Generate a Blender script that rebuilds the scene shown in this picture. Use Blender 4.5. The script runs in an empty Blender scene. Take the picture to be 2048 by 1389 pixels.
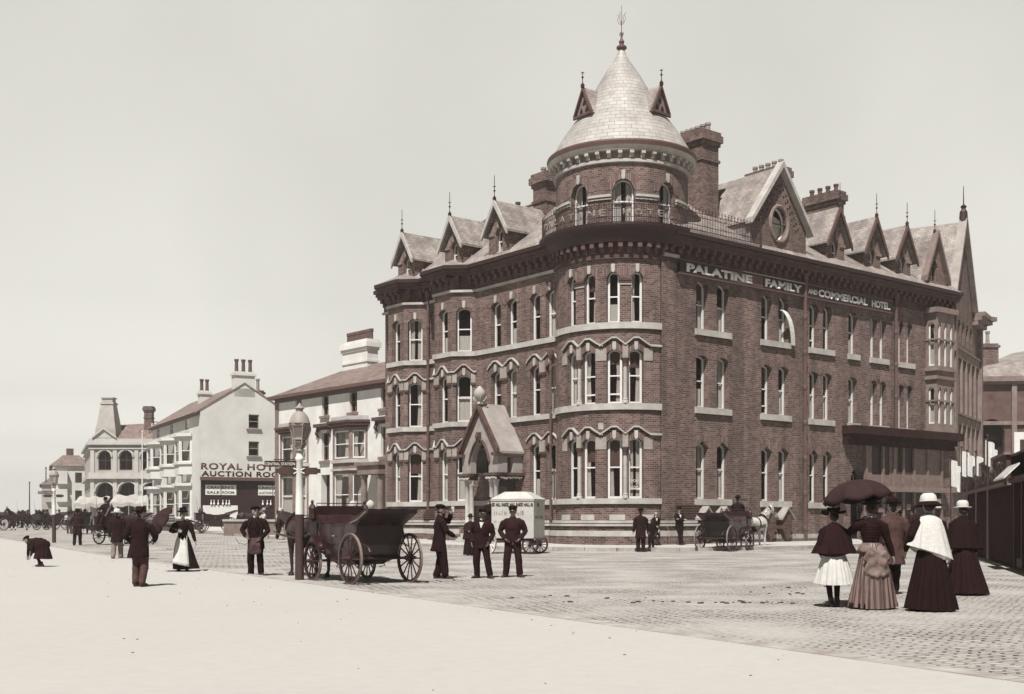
import bpy, bmesh, math, random
from mathutils import Vector, Matrix, noise
random.seed(7)
R_ = math.radians
SC = bpy.context.scene
COL = SC.collection

# ---------------------------------------------------------------- camera, sky, sun, exposure
cam = bpy.data.objects.new('camera', bpy.data.cameras.new('camera'))
COL.objects.link(cam); SC.camera = cam
cam.data.sensor_width = 36; cam.data.lens = 41.15
cam.data.shift_y = 0.1672; cam.data.clip_start = 0.2; cam.data.clip_end = 6000
cam.location = (0, 0, 1.45); cam.rotation_euler = (R_(90), 0, 0)

SUN_DIR = Vector((-0.26, -0.965, 0)).normalized()
SUN_EL = R_(57)
sun = bpy.data.objects.new('sun', bpy.data.lights.new('sun', 'SUN'))
COL.objects.link(sun)
sun.data.energy = 5.0; sun.data.angle = R_(0.5); sun.data.color = (1.0, 0.97, 0.93)
sv = Vector((SUN_DIR.x * math.cos(SUN_EL), SUN_DIR.y * math.cos(SUN_EL), math.sin(SUN_EL)))
sun.rotation_euler = sv.to_track_quat('Z', 'Y').to_euler()
sun.location = (0, -20, 60)

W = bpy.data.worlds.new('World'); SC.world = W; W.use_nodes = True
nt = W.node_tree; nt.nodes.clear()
def wn(t, **k):
    n = nt.nodes.new(t)
    for a, b in k.items(): setattr(n, a, b)
    return n
sky = wn('ShaderNodeTexSky', sky_type='NISHITA', sun_disc=False)
sky.sun_elevation = SUN_EL; sky.sun_rotation = math.atan2(SUN_DIR.x, SUN_DIR.y)
sky.air_density = 1.0; sky.dust_density = 4.0; sky.ozone_density = 1.0
bw = wn('ShaderNodeRGBToBW')
tc = wn('ShaderNodeTexCoord'); sep_ = wn('ShaderNodeSeparateXYZ'); rp = wn('ShaderNodeValToRGB')
el = rp.color_ramp.elements
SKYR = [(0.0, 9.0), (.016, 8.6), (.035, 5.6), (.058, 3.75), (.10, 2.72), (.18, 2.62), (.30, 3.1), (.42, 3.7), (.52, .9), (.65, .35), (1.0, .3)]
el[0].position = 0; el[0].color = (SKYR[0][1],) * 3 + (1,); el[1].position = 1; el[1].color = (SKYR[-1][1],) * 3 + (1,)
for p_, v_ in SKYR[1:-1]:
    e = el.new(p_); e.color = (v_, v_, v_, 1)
nz = wn('ShaderNodeTexNoise'); nz.inputs['Scale'].default_value = 3.0; nz.inputs['Detail'].default_value = 5
nr = wn('ShaderNodeMapRange'); nr.inputs['From Min'].default_value = 0.3; nr.inputs['From Max'].default_value = 0.7
nr.inputs['To Min'].default_value = 0.91; nr.inputs['To Max'].default_value = 1.07
m1 = wn('ShaderNodeMath', operation='MULTIPLY'); m2 = wn('ShaderNodeMath', operation='MULTIPLY')
tint = wn('ShaderNodeMix', data_type='RGBA', blend_type='MULTIPLY'); tint.inputs[0].default_value = 1
tint.inputs[7].default_value = (1.0, 0.983, 0.905, 1)
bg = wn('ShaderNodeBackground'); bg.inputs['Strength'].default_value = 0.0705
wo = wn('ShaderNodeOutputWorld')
LK = nt.links.new
LK(sky.outputs[0], bw.inputs[0]); LK(tc.outputs['Generated'], sep_.inputs[0]); LK(sep_.outputs['Z'], rp.inputs[0])
LK(tc.outputs['Generated'], nz.inputs['Vector']); LK(nz.outputs[0], nr.inputs['Value'])
LK(bw.outputs[0], m1.inputs[0]); LK(rp.outputs[0], m1.inputs[1])
LK(m1.outputs[0], m2.inputs[0]); LK(nr.outputs[0], m2.inputs[1])
# hazy horizon never darker than the sky above it; sky overhead and behind the camera is dimmed to cut shadow fill
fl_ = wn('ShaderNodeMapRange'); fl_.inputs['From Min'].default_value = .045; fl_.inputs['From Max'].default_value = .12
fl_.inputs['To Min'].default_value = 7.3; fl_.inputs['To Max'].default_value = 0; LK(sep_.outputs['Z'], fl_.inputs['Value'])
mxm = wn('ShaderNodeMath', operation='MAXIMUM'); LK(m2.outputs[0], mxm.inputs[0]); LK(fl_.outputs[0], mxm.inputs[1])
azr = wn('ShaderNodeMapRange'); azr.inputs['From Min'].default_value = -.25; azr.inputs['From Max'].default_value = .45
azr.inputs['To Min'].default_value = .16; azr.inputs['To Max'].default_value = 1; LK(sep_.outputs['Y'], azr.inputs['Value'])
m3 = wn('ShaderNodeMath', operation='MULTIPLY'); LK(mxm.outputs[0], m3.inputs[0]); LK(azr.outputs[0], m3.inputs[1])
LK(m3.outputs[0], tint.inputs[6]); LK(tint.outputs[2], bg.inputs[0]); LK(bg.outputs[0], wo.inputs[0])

SC.view_settings.view_transform = 'Standard'; SC.view_settings.look = 'None'
SC.view_settings.exposure = 0.535; SC.view_settings.gamma = 1.0
SC.cycles.max_bounces = 6; SC.cycles.transparent_max_bounces = 8

# ---------------------------------------------------------------- sepia materials
SEP = [(0.0, (.010, .003, .003)), (.02, (.034, .012, .012)), (.05, (.076, .042, .038)), (.10, (.147, .083, .075)),
       (.18, (.232, .152, .134)), (.30, (.338, .285, .256)), (.5, (.52, .50, .468)), (.8, (.81, .795, .755)), (1, (.97, .965, .93))]
ALB = .70      # the print was exposed for the dark brick: slightly lower reflectances, longer exposure
def sep(v):
    for (a, ca), (b, cb) in zip(SEP, SEP[1:]):
        if v <= b:
            t = (v - a) / (b - a); return tuple((x + (y - x) * t) * ALB for x, y in zip(ca, cb)) + (1,)
    return tuple(x * ALB for x in SEP[-1][1]) + (1,)
MATS = {}
def newmat(name):
    m = bpy.data.materials.new(name); m.use_nodes = True
    t = m.node_tree; b = t.nodes['Principled BSDF']; MATS[name] = m
    return m, t, b
def noise_ramp(t, v, amt, scale, coord='Object', detail=6, stretch=None, lo=.3, hi=.7):
    tcn = t.nodes.new('ShaderNodeTexCoord'); n = t.nodes.new('ShaderNodeTexNoise')
    n.inputs['Scale'].default_value = scale; n.inputs['Detail'].default_value = detail
    n.inputs['Roughness'].default_value = .62
    if stretch:
        mp = t.nodes.new('ShaderNodeMapping'); mp.inputs['Scale'].default_value = stretch
        t.links.new(tcn.outputs[coord], mp.inputs[0]); t.links.new(mp.outputs[0], n.inputs['Vector'])
    else: t.links.new(tcn.outputs[coord], n.inputs['Vector'])
    r = t.nodes.new('ShaderNodeValToRGB')
    r.color_ramp.elements[0].position = lo; r.color_ramp.elements[1].position = hi
    r.color_ramp.elements[0].color = sep(max(0, v * (1 - amt))); r.color_ramp.elements[1].color = sep(min(1, v * (1 + amt)))
    t.links.new(n.outputs[0], r.inputs[0])
    return r, n, tcn
def bump(t, b, src, strength, dist):
    bp = t.nodes.new('ShaderNodeBump'); bp.inputs['Strength'].default_value = strength; bp.inputs['Distance'].default_value = dist
    t.links.new(src, bp.inputs['Height']); t.links.new(bp.outputs[0], b.inputs['Normal']); return bp
def M(name, v, rough=.8, amt=.25, scale=3.0, bmp=0.3, dist=.01, bscale=None, stretch=None, spec=.3):
    m, t, b = newmat(name)
    r, n, tcn = noise_ramp(t, v, amt, scale, stretch=stretch)
    t.links.new(r.outputs[0], b.inputs['Base Color'])
    b.inputs['Roughness'].default_value = rough; b.inputs['Specular IOR Level'].default_value = spec
    if bmp:
        n2 = t.nodes.new('ShaderNodeTexNoise'); n2.inputs['Scale'].default_value = bscale or scale * 6; n2.inputs['Detail'].default_value = 4
        t.links.new(tcn.outputs['Object'], n2.inputs['Vector']); bump(t, b, n2.outputs[0], bmp, dist)
    return m
def mixc(t, blend, fac, a, b_):
    x = t.nodes.new('ShaderNodeMix'); x.data_type = 'RGBA'; x.blend_type = blend
    if isinstance(fac, (int, float)): x.inputs[0].default_value = fac
    else: t.links.new(fac, x.inputs[0])
    for i, s in ((6, a), (7, b_)):
        if isinstance(s, tuple): x.inputs[i].default_value = s
        else: t.links.new(s, x.inputs[i])
    return x.outputs[2]
def brick(name, v1, v2, vm, w, h, mortar=.012, rough=.85, offset=.5, bmp=.6, dist=.012, amt=.35, nscale=.9, squash=1.0, big=.25, bias=0.0):
    m, t, b = newmat(name)
    uv = t.nodes.new('ShaderNodeUVMap')
    br = t.nodes.new('ShaderNodeTexBrick')
    br.inputs['Scale'].default_value = 1; br.inputs['Brick Width'].default_value = w; br.inputs['Row Height'].default_value = h
    br.inputs['Mortar Size'].default_value = mortar; br.inputs['Mortar Smooth'].default_value = .2; br.offset = offset; br.inputs['Bias'].default_value = bias
    br.inputs['Color1'].default_value = sep(v1); br.inputs['Color2'].default_value = sep(v2); br.inputs['Mortar'].default_value = sep(vm)
    # slight wobble so that the courses are not ruler-straight
    nzw = t.nodes.new('ShaderNodeTexNoise'); nzw.inputs['Scale'].default_value = 4
    t.links.new(uv.outputs[0], nzw.inputs['Vector'])
    va = t.nodes.new('ShaderNodeVectorMath'); va.operation = 'MULTIPLY_ADD'
    va.inputs[1].default_value = (.008, .005, 0); t.links.new(nzw.outputs['Color'], va.inputs[0]); t.links.new(uv.outputs[0], va.inputs[2])
    t.links.new(va.outputs[0], br.inputs['Vector'])
    tcn = t.nodes.new('ShaderNodeTexCoord')
    n = t.nodes.new('ShaderNodeTexNoise'); n.inputs['Scale'].default_value = nscale; n.inputs['Detail'].default_value = 8; n.inputs['Roughness'].default_value = .7
    t.links.new(tcn.outputs['Object'], n.inputs['Vector'])
    mr = t.nodes.new('ShaderNodeMapRange'); mr.inputs['From Min'].default_value = .3; mr.inputs['From Max'].default_value = .7
    mr.inputs['To Min'].default_value = 1 - big; mr.inputs['To Max'].default_value = 1 + big
    t.links.new(n.outputs[0], mr.inputs['Value'])
    c = t.nodes.new('ShaderNodeCombineColor')
    for i in range(3): t.links.new(mr.outputs[0], c.inputs[i])
    col = mixc(t, 'MULTIPLY', 1.0, br.outputs['Color'], c.outputs[0])
    # rain and soot runs down the face
    mpv = t.nodes.new('ShaderNodeMapping'); mpv.inputs['Scale'].default_value = (1.6, 1.6, .13); t.links.new(tcn.outputs['Object'], mpv.inputs[0])
    nv = t.nodes.new('ShaderNodeTexNoise'); nv.inputs['Scale'].default_value = 1.2; nv.inputs['Detail'].default_value = 6; t.links.new(mpv.outputs[0], nv.inputs['Vector'])
    mv = t.nodes.new('ShaderNodeMapRange'); mv.inputs['From Min'].default_value = .35; mv.inputs['From Max'].default_value = .65; mv.inputs['To Min'].default_value = .74; mv.inputs['To Max'].default_value = 1.14
    t.links.new(nv.outputs[0], mv.inputs['Value']); cv = t.nodes.new('ShaderNodeCombineColor')
    for i in range(3): t.links.new(mv.outputs[0], cv.inputs[i])
    col = mixc(t, 'MULTIPLY', 1.0, col, cv.outputs[0])
    t.links.new(col, b.inputs['Base Color'])
    b.inputs['Roughness'].default_value = rough; b.inputs['Specular IOR Level'].default_value = .25
    iv = t.nodes.new('ShaderNodeMath'); iv.operation = 'SUBTRACT'; iv.inputs[0].default_value = 1; t.links.new(br.outputs['Fac'], iv.inputs[1])
    n3 = t.nodes.new('ShaderNodeTexNoise'); n3.inputs['Scale'].default_value = 30; t.links.new(tcn.outputs['Object'], n3.inputs['Vector'])
    ad = t.nodes.new('ShaderNodeMath'); ad.operation = 'MULTIPLY_ADD'; ad.inputs[1].default_value = .4
    t.links.new(n3.outputs[0], ad.inputs[0]); t.links.new(iv.outputs[0], ad.inputs[2])
    bump(t, b, ad.outputs[0], bmp, dist)
    return m

m_brick = brick('dark_red_brick', .055, .185, .25, .25, .096, .013, big=.25)
m_brickd = brick('darker_brick', .045, .11, .16, .25, .096, .012, big=.25)  # same brick in darker tones, for frieze, back walls, chimneys and garden wall
m_vouss = brick('moulded_arch_brick', .12, .24, .08, .085, .40, .010, big=.2, offset=0)
m_slate = brick('slate_roof', .32, .42, .17, .34, .165, .011, rough=.45, big=.25, dist=.02)
m_slated = brick('grey_slate_roof', .19, .27, .12, .40, .22, .012, rough=.6, big=.25, dist=.015)
m_stone = M('pale_sandstone', .50, .85, .22, 1.6, .35, .015, 14)
m_stone2 = M('impost_sandstone', .36, .85, .22, 1.6, .35, .015, 14)
m_plank = M('tarred_plank', .028, .95, .4, 3, .3, .01, 20, spec=.05)
m_stonem = M('weathered_sandstone', .22, .85, .30, 1.6, .35, .015, 14)
m_dstone = M('dark_stone', .075, .85, .40, 2.0, .35, .015, 14)  # dark stone; also the thin strips beneath sills, hoods and cornice
m_white = M('white_paint', .90, .55, .08, 3, .08, .004)
m_render = M('pale_stucco', .86, .9, .16, .7, .25, .01, 9)
m_render2 = M('cream_stucco', .74, .9, .12, .5, .2, .01, 9)
m_faded = M('weathered_stucco', .46, .9, .2, .5, .2, .01, 9)
m_iron = M('black_iron', .030, .5, .3, 6, .15, .004)
m_dark = M('dark_paint', .020, .5, .3, 4, .1, .004)
m_interior = M('painted_room_dark', .012, .95, .3, 1, 0)  # near-black tone standing in for the darkness of unlit rooms
m_curtain = M('lace_curtain', .92, .9, .22, 5, .4, .02, 16, stretch=(6, 6, .6))
m_blind = M('roller_blind', .12, .85, .12, 2, .1, .004)
m_bracket = M('shade_toned_bracket_stone', .10, .85, .3, 2, .3, .01, 14)  # bracket stone darkened in colour to imitate the cornice shade
m_wood = M('old_timber', .046, .75, .35, 3, .3, .01, 20, stretch=(1, 1, .15))
m_woodl = M('pale_timber', .20, .75, .25, 3, .3, .01, 20)
m_pot = M('clay_pot', .10, .85, .35, 5, .3, .01)
m_potl = M('pale_clay_pot', .32, .85, .25, 5, .3, .01)
m_grey = M('grey_paint', .33, .6, .12, 4, .15, .005)
m_brown = M('brown_paint', .10, .6, .2, 4, .15, .005)
def glass(name, v=.02, alpha=.55):
    m, t, b = newmat(name)
    t.nodes.remove(b)
    tr = t.nodes.new('ShaderNodeBsdfTransparent'); tr.inputs[0].default_value = (.97, .955, .945, 1)
    df = t.nodes.new('ShaderNodeBsdfPrincipled'); df.inputs['Base Color'].default_value = sep(v); df.inputs['Roughness'].default_value = .06
    df.inputs['Specular IOR Level'].default_value = .4
    tcn = t.nodes.new('ShaderNodeTexCoord'); n = t.nodes.new('ShaderNodeTexNoise'); n.inputs['Scale'].default_value = .9
    t.links.new(tcn.outputs['Object'], n.inputs['Vector']); bump(t, df, n.outputs[0], .25, .05)
    mx = t.nodes.new('ShaderNodeMixShader'); mx.inputs[0].default_value = alpha
    t.links.new(tr.outputs[0], mx.inputs[1]); t.links.new(df.outputs[0], mx.inputs[2])
    t.links.new(mx.outputs[0], t.nodes['Material Output'].inputs[0])
    return m
m_glass = glass('window_glass', .018, .14)
m_lampglass = glass('lantern_glass', .35, .45)

# ---------------------------------------------------------------- mesh helpers
class MB:
    def __init__(s): s.v = []; s.f = []; s.mi = []; s.uv = {}; s.cuts = [0]
    def cut(s):
        if len(s.f) > s.cuts[-1]: s.cuts.append(len(s.f))
        return s
    def build_multi(s, name, mats, parent=None, **k):
        """one object per piece between cuts"""
        out = []
        for a, b in zip(s.cuts, s.cuts[1:] + [len(s.f)]):
            if b <= a: continue
            q = MB(); mp = {}
            for i in range(a, b):
                for v in s.f[i]:
                    if v not in mp: mp[v] = len(q.v); q.v.append(s.v[v])
                q.f.append(tuple(mp[v] for v in s.f[i])); q.mi.append(s.mi[i])
                if i in s.uv: q.uv[i - a] = s.uv[i]
            out.append(q.build(name, mats, parent, **k))
        return out
    def add(s, vs, fs, mi=0):
        o = len(s.v); s.v += [tuple(p) for p in vs]
        for f in fs: s.f.append(tuple(i + o for i in f)); s.mi.append(mi)
        return s
    def face(s, pts, mi=0, uv=None):
        o = len(s.v); s.v += [tuple(p) for p in pts]; s.f.append(tuple(range(o, o + len(pts)))); s.mi.append(mi)
        if uv: s.uv[len(s.f) - 1] = uv
    def box(s, x0, x1, y0, y1, z0, z1, mi=0):
        v = [(x0, y0, z0), (x1, y0, z0), (x1, y1, z0), (x0, y1, z0), (x0, y0, z1), (x1, y0, z1), (x1, y1, z1), (x0, y1, z1)]
        return s.add(v, [(0, 3, 2, 1), (4, 5, 6, 7), (0, 1, 5, 4), (1, 2, 6, 5), (2, 3, 7, 6), (3, 0, 4, 7)], mi)
    def prism(s, pts, axis_vec, mi=0):
        """closed polygon pts (3-D) extruded by vector"""
        n = len(pts); a = [Vector(p) for p in pts]; b = [p + Vector(axis_vec) for p in a]
        fs = [tuple(range(n))[::-1], tuple(range(n, 2 * n))] + [(i, (i + 1) % n, n + (i + 1) % n, n + i) for i in range(n)]
        return s.add(a + b, fs, mi)
    def lathe(s, prof, c=(0, 0, 0), n=24, mi=0, ax='z', a0=0, a1=360, cap=True):
        vs = []; full = abs(a1 - a0) >= 360; k = n if full else n + 1
        for r, z in prof:
            for i in range(k):
                a = R_(a0 + (a1 - a0) * i / n); x, y = r * math.cos(a), r * math.sin(a)
                p = (x, y, z) if ax == 'z' else ((z, x, y) if ax == 'x' else (y, z, x))
                vs.append((c[0] + p[0], c[1] + p[1], c[2] + p[2]))
        fs = []
        for j in range(len(prof) - 1):
            for i in range(n):
                i2 = (i + 1) % k if full else i + 1
                fs.append((j * k + i, j * k + i2, (j + 1) * k + i2, (j + 1) * k + i))
        if cap and full:
            if prof[0][0] > 1e-4: fs.append(tuple(range(k))[::-1])
            if prof[-1][0] > 1e-4: fs.append(tuple(range((len(prof) - 1) * k, len(prof) * k)))
        return s.add(vs, fs, mi)
    def tube(s, pts, rad, n=8, mi=0, ref=None, cap=True):
        """rounded tapered tube through pts; rad = number, or (ra, rb) with ra along ref"""
        P = [Vector(p) for p in pts]; k = len(P)
        if isinstance(rad, (int, float)): rad = [rad] * k
        rad = [(r, r) if isinstance(r, (int, float)) else r for r in rad]
        T = []
        for i in range(k):
            t = (P[min(i + 1, k - 1)] - P[max(i - 1, 0)])
            T.append(t.normalized() if t.length > 1e-9 else Vector((0, 0, 1)))
        rings = []
        if cap == 'end':
            b = min(rad[-1]); seq = [(P[i], 1, i) for i in range(k)] + [(P[-1] + T[-1] * b * .6, .8, k - 1), (P[-1] + T[-1] * b * .9, .35, k - 1)]
        elif cap:
            a, b = min(rad[0]), min(rad[-1])
            seq = [(P[0] - T[0] * a * .9, .35, 0), (P[0] - T[0] * a * .6, .8, 0)] + [(P[i], 1, i) for i in range(k)] + [(P[-1] + T[-1] * b * .6, .8, k - 1), (P[-1] + T[-1] * b * .9, .35, k - 1)]
        else: seq = [(P[i], 1, i) for i in range(k)]
        vs = []
        for c, sc, i in seq:
            t = T[i]; rv = Vector(ref) if ref else (Vector((1, 0, 0)) if abs(t.x) < .9 else Vector((0, 1, 0)))
            u = rv - rv.dot(t) * t
            if u.length < 1e-4: u = t.orthogonal()
            u.normalize(); w = t.cross(u)
            for j in range(n):
                a = 2 * math.pi * j / n
                vs.append(c + u * rad[i][0] * sc * math.cos(a) + w * rad[i][1] * sc * math.sin(a))
        m = len(seq); fs = [(q * n + j, q * n + (j + 1) % n, (q + 1) * n + (j + 1) % n, (q + 1) * n + j) for q in range(m - 1) for j in range(n)]
        fs += [tuple(range(n))[::-1], tuple(range((m - 1) * n, m * n))]
        return s.add(vs, fs, mi)
    def ball(s, c, r, n=12, mi=0):
        if isinstance(r, (int, float)): r = (r, r, r)
        m = max(6, n // 2); vs = []; fs = []
        for j in range(m + 1):
            ph = math.pi * j / m
            for i in range(n):
                a = 2 * math.pi * i / n
                vs.append((c[0] + r[0] * math.sin(ph) * math.cos(a), c[1] + r[1] * math.sin(ph) * math.sin(a), c[2] - r[2] * math.cos(ph)))
        for j in range(m):
            for i in range(n): fs.append((j * n + i, j * n + (i + 1) % n, (j + 1) * n + (i + 1) % n, (j + 1) * n + i))
        return s.add(vs, fs, mi)
    def mesh(s, name):
        me = bpy.data.meshes.new(name); me.from_pydata(s.v, [], s.f); me.update()
        me.polygons.foreach_set('material_index', s.mi)
        ul = me.uv_layers.new(name='UVMap')
        for p in me.polygons:
            ex = s.uv.get(p.index)
            if ex:
                for li, q in zip(p.loop_indices, ex): ul.data[li].uv = q
                continue
            n = p.normal
            if abs(n.z) > .97: ax, ay = Vector((1, 0, 0)), Vector((0, 1, 0))
            else:
                ax = Vector((-n.y, n.x, 0)).normalized(); ay = n.cross(ax)
            for li in p.loop_indices:
                c = me.vertices[me.loops[li].vertex_index].co; ul.data[li].uv = (c.dot(ax), c.dot(ay))
        return me
    def build(s, name, mats, parent=None, smooth=False, weld=False, loc=None, rot=None, bevel=0):
        me = s.mesh(name)
        if weld or smooth or bevel:
            b = bmesh.new(); b.from_mesh(me); bmesh.ops.remove_doubles(b, verts=b.verts, dist=.0004)
            bmesh.ops.recalc_face_normals(b, faces=b.faces)
            if bevel:
                ed = [e for e in b.edges if len(e.link_faces) == 2 and e.calc_face_angle(0) > .6]
                bmesh.ops.bevel(b, geom=ed, offset=bevel, segments=2, affect='EDGES', clamp_overlap=True)
            b.to_mesh(me); b.free()
        for mm in (mats if isinstance(mats, (list, tuple)) else [mats]): me.materials.append(mm)
        if smooth:
            me.polygons.foreach_set('use_smooth', [True] * len(me.polygons))
            if smooth != 'all': me.set_sharp_from_angle(angle=R_(40))
        o = bpy.data.objects.new(name, me); COL.objects.link(o)
        if parent: o.parent = parent
        if loc: o.location = loc
        if rot is not None: o.rotation_euler = (0, 0, rot)
        return o
def thing(name, label, cat, loc=(0, 0, 0), rz=0, group=None):
    o = bpy.data.objects.new(name, None); COL.objects.link(o); o.empty_display_size = .3
    o.location = loc; o.rotation_euler = (0, 0, rz); o['label'] = label; o['category'] = cat
    if group: o['group'] = group
    return o
def tag(o, label=None, cat=None, group=None, kind=None):
    if label: o['label'] = label
    if cat: o['category'] = cat
    if group: o['group'] = group
    if kind: o['kind'] = kind
    return o
KIDS = {}
def kids(o): return [c for c in bpy.data.objects if c.parent == o]
def dup(o, loc, rz, label, group=None, cat=None):
    def cp(a, par):
        c = a.copy(); COL.objects.link(c); c.parent = par
        for k in kids(a): cp(k, c)
        return c
    r = cp(o, None); r.location = loc; r.rotation_euler = (0, 0, rz); r['label'] = label
    if group: r['group'] = group
    if cat: r['category'] = cat
    return r
def gz(y):
    return .006 * max(0, min(y, 120) - 45)

# wall faces: P(u, z, d) -> local point; u runs left to right as seen from outside, d is outward
class Flat:
    curved = False
    def __init__(s, o, ang):
        s.o = Vector((o[0], o[1], 0)); s.t = Vector((math.cos(ang), math.sin(ang), 0)); s.n = Vector((s.t.y, -s.t.x, 0))
    def P(s, u, z, d=0): return s.o + s.t * u + s.n * d + Vector((0, 0, z))
class Drum:
    curved = True
    def __init__(s, R): s.R = R
    def P(s, u, z, d=0):
        a = u / s.R; r = s.R + d; return Vector((r * math.cos(a), r * math.sin(a), z))
def seg(F, us):
    if not F.curved: return list(us)
    out = [us[0]]
    for a, b in zip(us, us[1:]):
        k = max(1, int(abs(b - a) / .14)); out += [a + (b - a) * i / k for i in range(1, k + 1)]
    return out
def lerp_at(xs, ys, x):
    for i in range(len(xs) - 1):
        if xs[i] - 1e-9 <= x <= xs[i + 1] + 1e-9:
            w = xs[i + 1] - xs[i]
            return ys[i] if w < 1e-9 else ys[i] + (ys[i + 1] - ys[i]) * (x - xs[i]) / w
    return ys[-1] if x > xs[-1] else ys[0]
def band(mb, F, us, zb, zt, d0, d1, mi=0, back=False):
    if not isinstance(zb, (list, tuple)): zb = [zb] * len(us)
    if not isinstance(zt, (list, tuple)): zt = [zt] * len(us)
    u2 = seg(F, us); b2 = [lerp_at(us, zb, u) for u in u2]; t2 = [lerp_at(us, zt, u) for u in u2]
    for i in range(len(u2) - 1):
        a, b = u2[i], u2[i + 1]
        A, B, C_, D = F.P(a, b2[i], d1), F.P(b, b2[i + 1], d1), F.P(b, t2[i + 1], d1), F.P(a, t2[i], d1)
        mb.face([A, B, C_, D], mi, [(a, b2[i]), (b, b2[i + 1]), (b, t2[i + 1]), (a, t2[i])])
        A0, B0, C0, D0 = F.P(a, b2[i], d0), F.P(b, b2[i + 1], d0), F.P(b, t2[i + 1], d0), F.P(a, t2[i], d0)
        mb.face([D, C_, C0, D0], mi); mb.face([A0, B0, B, A], mi)
        if back: mb.face([B0, A0, D0, C0], mi)
        if i == 0: mb.face([A0, A, D, D0], mi)
        if i == len(u2) - 2: mb.face([B, B0, C0, C_], mi)
def head(u0, u1, zs, kind, rise=None):
    w = u1 - u0; c = (u0 + u1) / 2
    if kind == 'flat': return [(u0, zs), (u1, zs)]
    if kind == 'pt':
        r = rise or w * .38; return [(u0, zs), (c, zs + r), (u1, zs)]
    if kind == 'round': r = w / 2
    else: r = rise or w * .28
    k = 9; out = []
    for i in range(k):
        t = -1 + 2 * i / (k - 1); out.append((c + t * w / 2, zs + r * math.sqrt(max(0, 1 - t * t)) if kind == 'round' else zs + r * (1 - abs(t) ** 2.4)))
    return out
def opening(u0, u1, z0, zs, kind='seg', rise=None, reveal=.24):
    return dict(u0=u0, u1=u1, z0=z0, head=head(u0, u1, zs, kind, rise), reveal=reveal)
def wall(mb, F, u0, u1, z0, z1, ops, mi=0, mir=None):
    if not isinstance(z1, list): z1 = [(u0, z1), (u1, z1)]
    tx, ty = [p[0] for p in z1], [p[1] for p in z1]
    br = {round(u0, 4), round(u1, 4)} | {round(x, 4) for x in tx}
    for o in ops:
        for p in o['head']: br.add(round(p[0], 4))
    br = sorted(min(max(b, u0), u1) for b in br if u0 - 1e-3 <= b <= u1 + 1e-3); br = seg(F, br)
    for a, b in zip(br, br[1:]):
        if b - a < 1e-5: continue
        c = (a + b) / 2; cov = sorted([o for o in ops if o['u0'] < c < o['u1']], key=lambda o: o['z0'])
        ca = cb = z0
        def q(a0, b0, a1, b1):
            if max(a1 - a0, b1 - b0) < 1e-4: return
            mb.face([F.P(a, a0), F.P(b, b0), F.P(b, b1), F.P(a, a1)], mi, [(a, a0), (b, b0), (b, b1), (a, a1)])
        for o in cov:
            q(ca, cb, o['z0'], o['z0'])
            hx, hz = [p[0] for p in o['head']], [p[1] for p in o['head']]
            ca, cb = lerp_at(hx, hz, a), lerp_at(hx, hz, b)
        q(ca, cb, lerp_at(tx, ty, a), lerp_at(tx, ty, b))
    for o in ops:
        loop = [(o['u0'], o['z0'])] + o['head'] + [(o['u1'], o['z0'])]
        loop.append(loop[0])
        for (a, za), (b, zb) in zip(loop, loop[1:]):
            if abs(a - b) + abs(za - zb) < 1e-6: continue
            r = o['reveal']
            mb.face([F.P(a, za), F.P(a, za, -r), F.P(b, zb, -r), F.P(b, zb)], mi if mir is None else mir, [(0, za), (r, za), (r, zb + abs(a - b)), (0, zb + abs(a - b))])
WCOUNT = [0]
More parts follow.
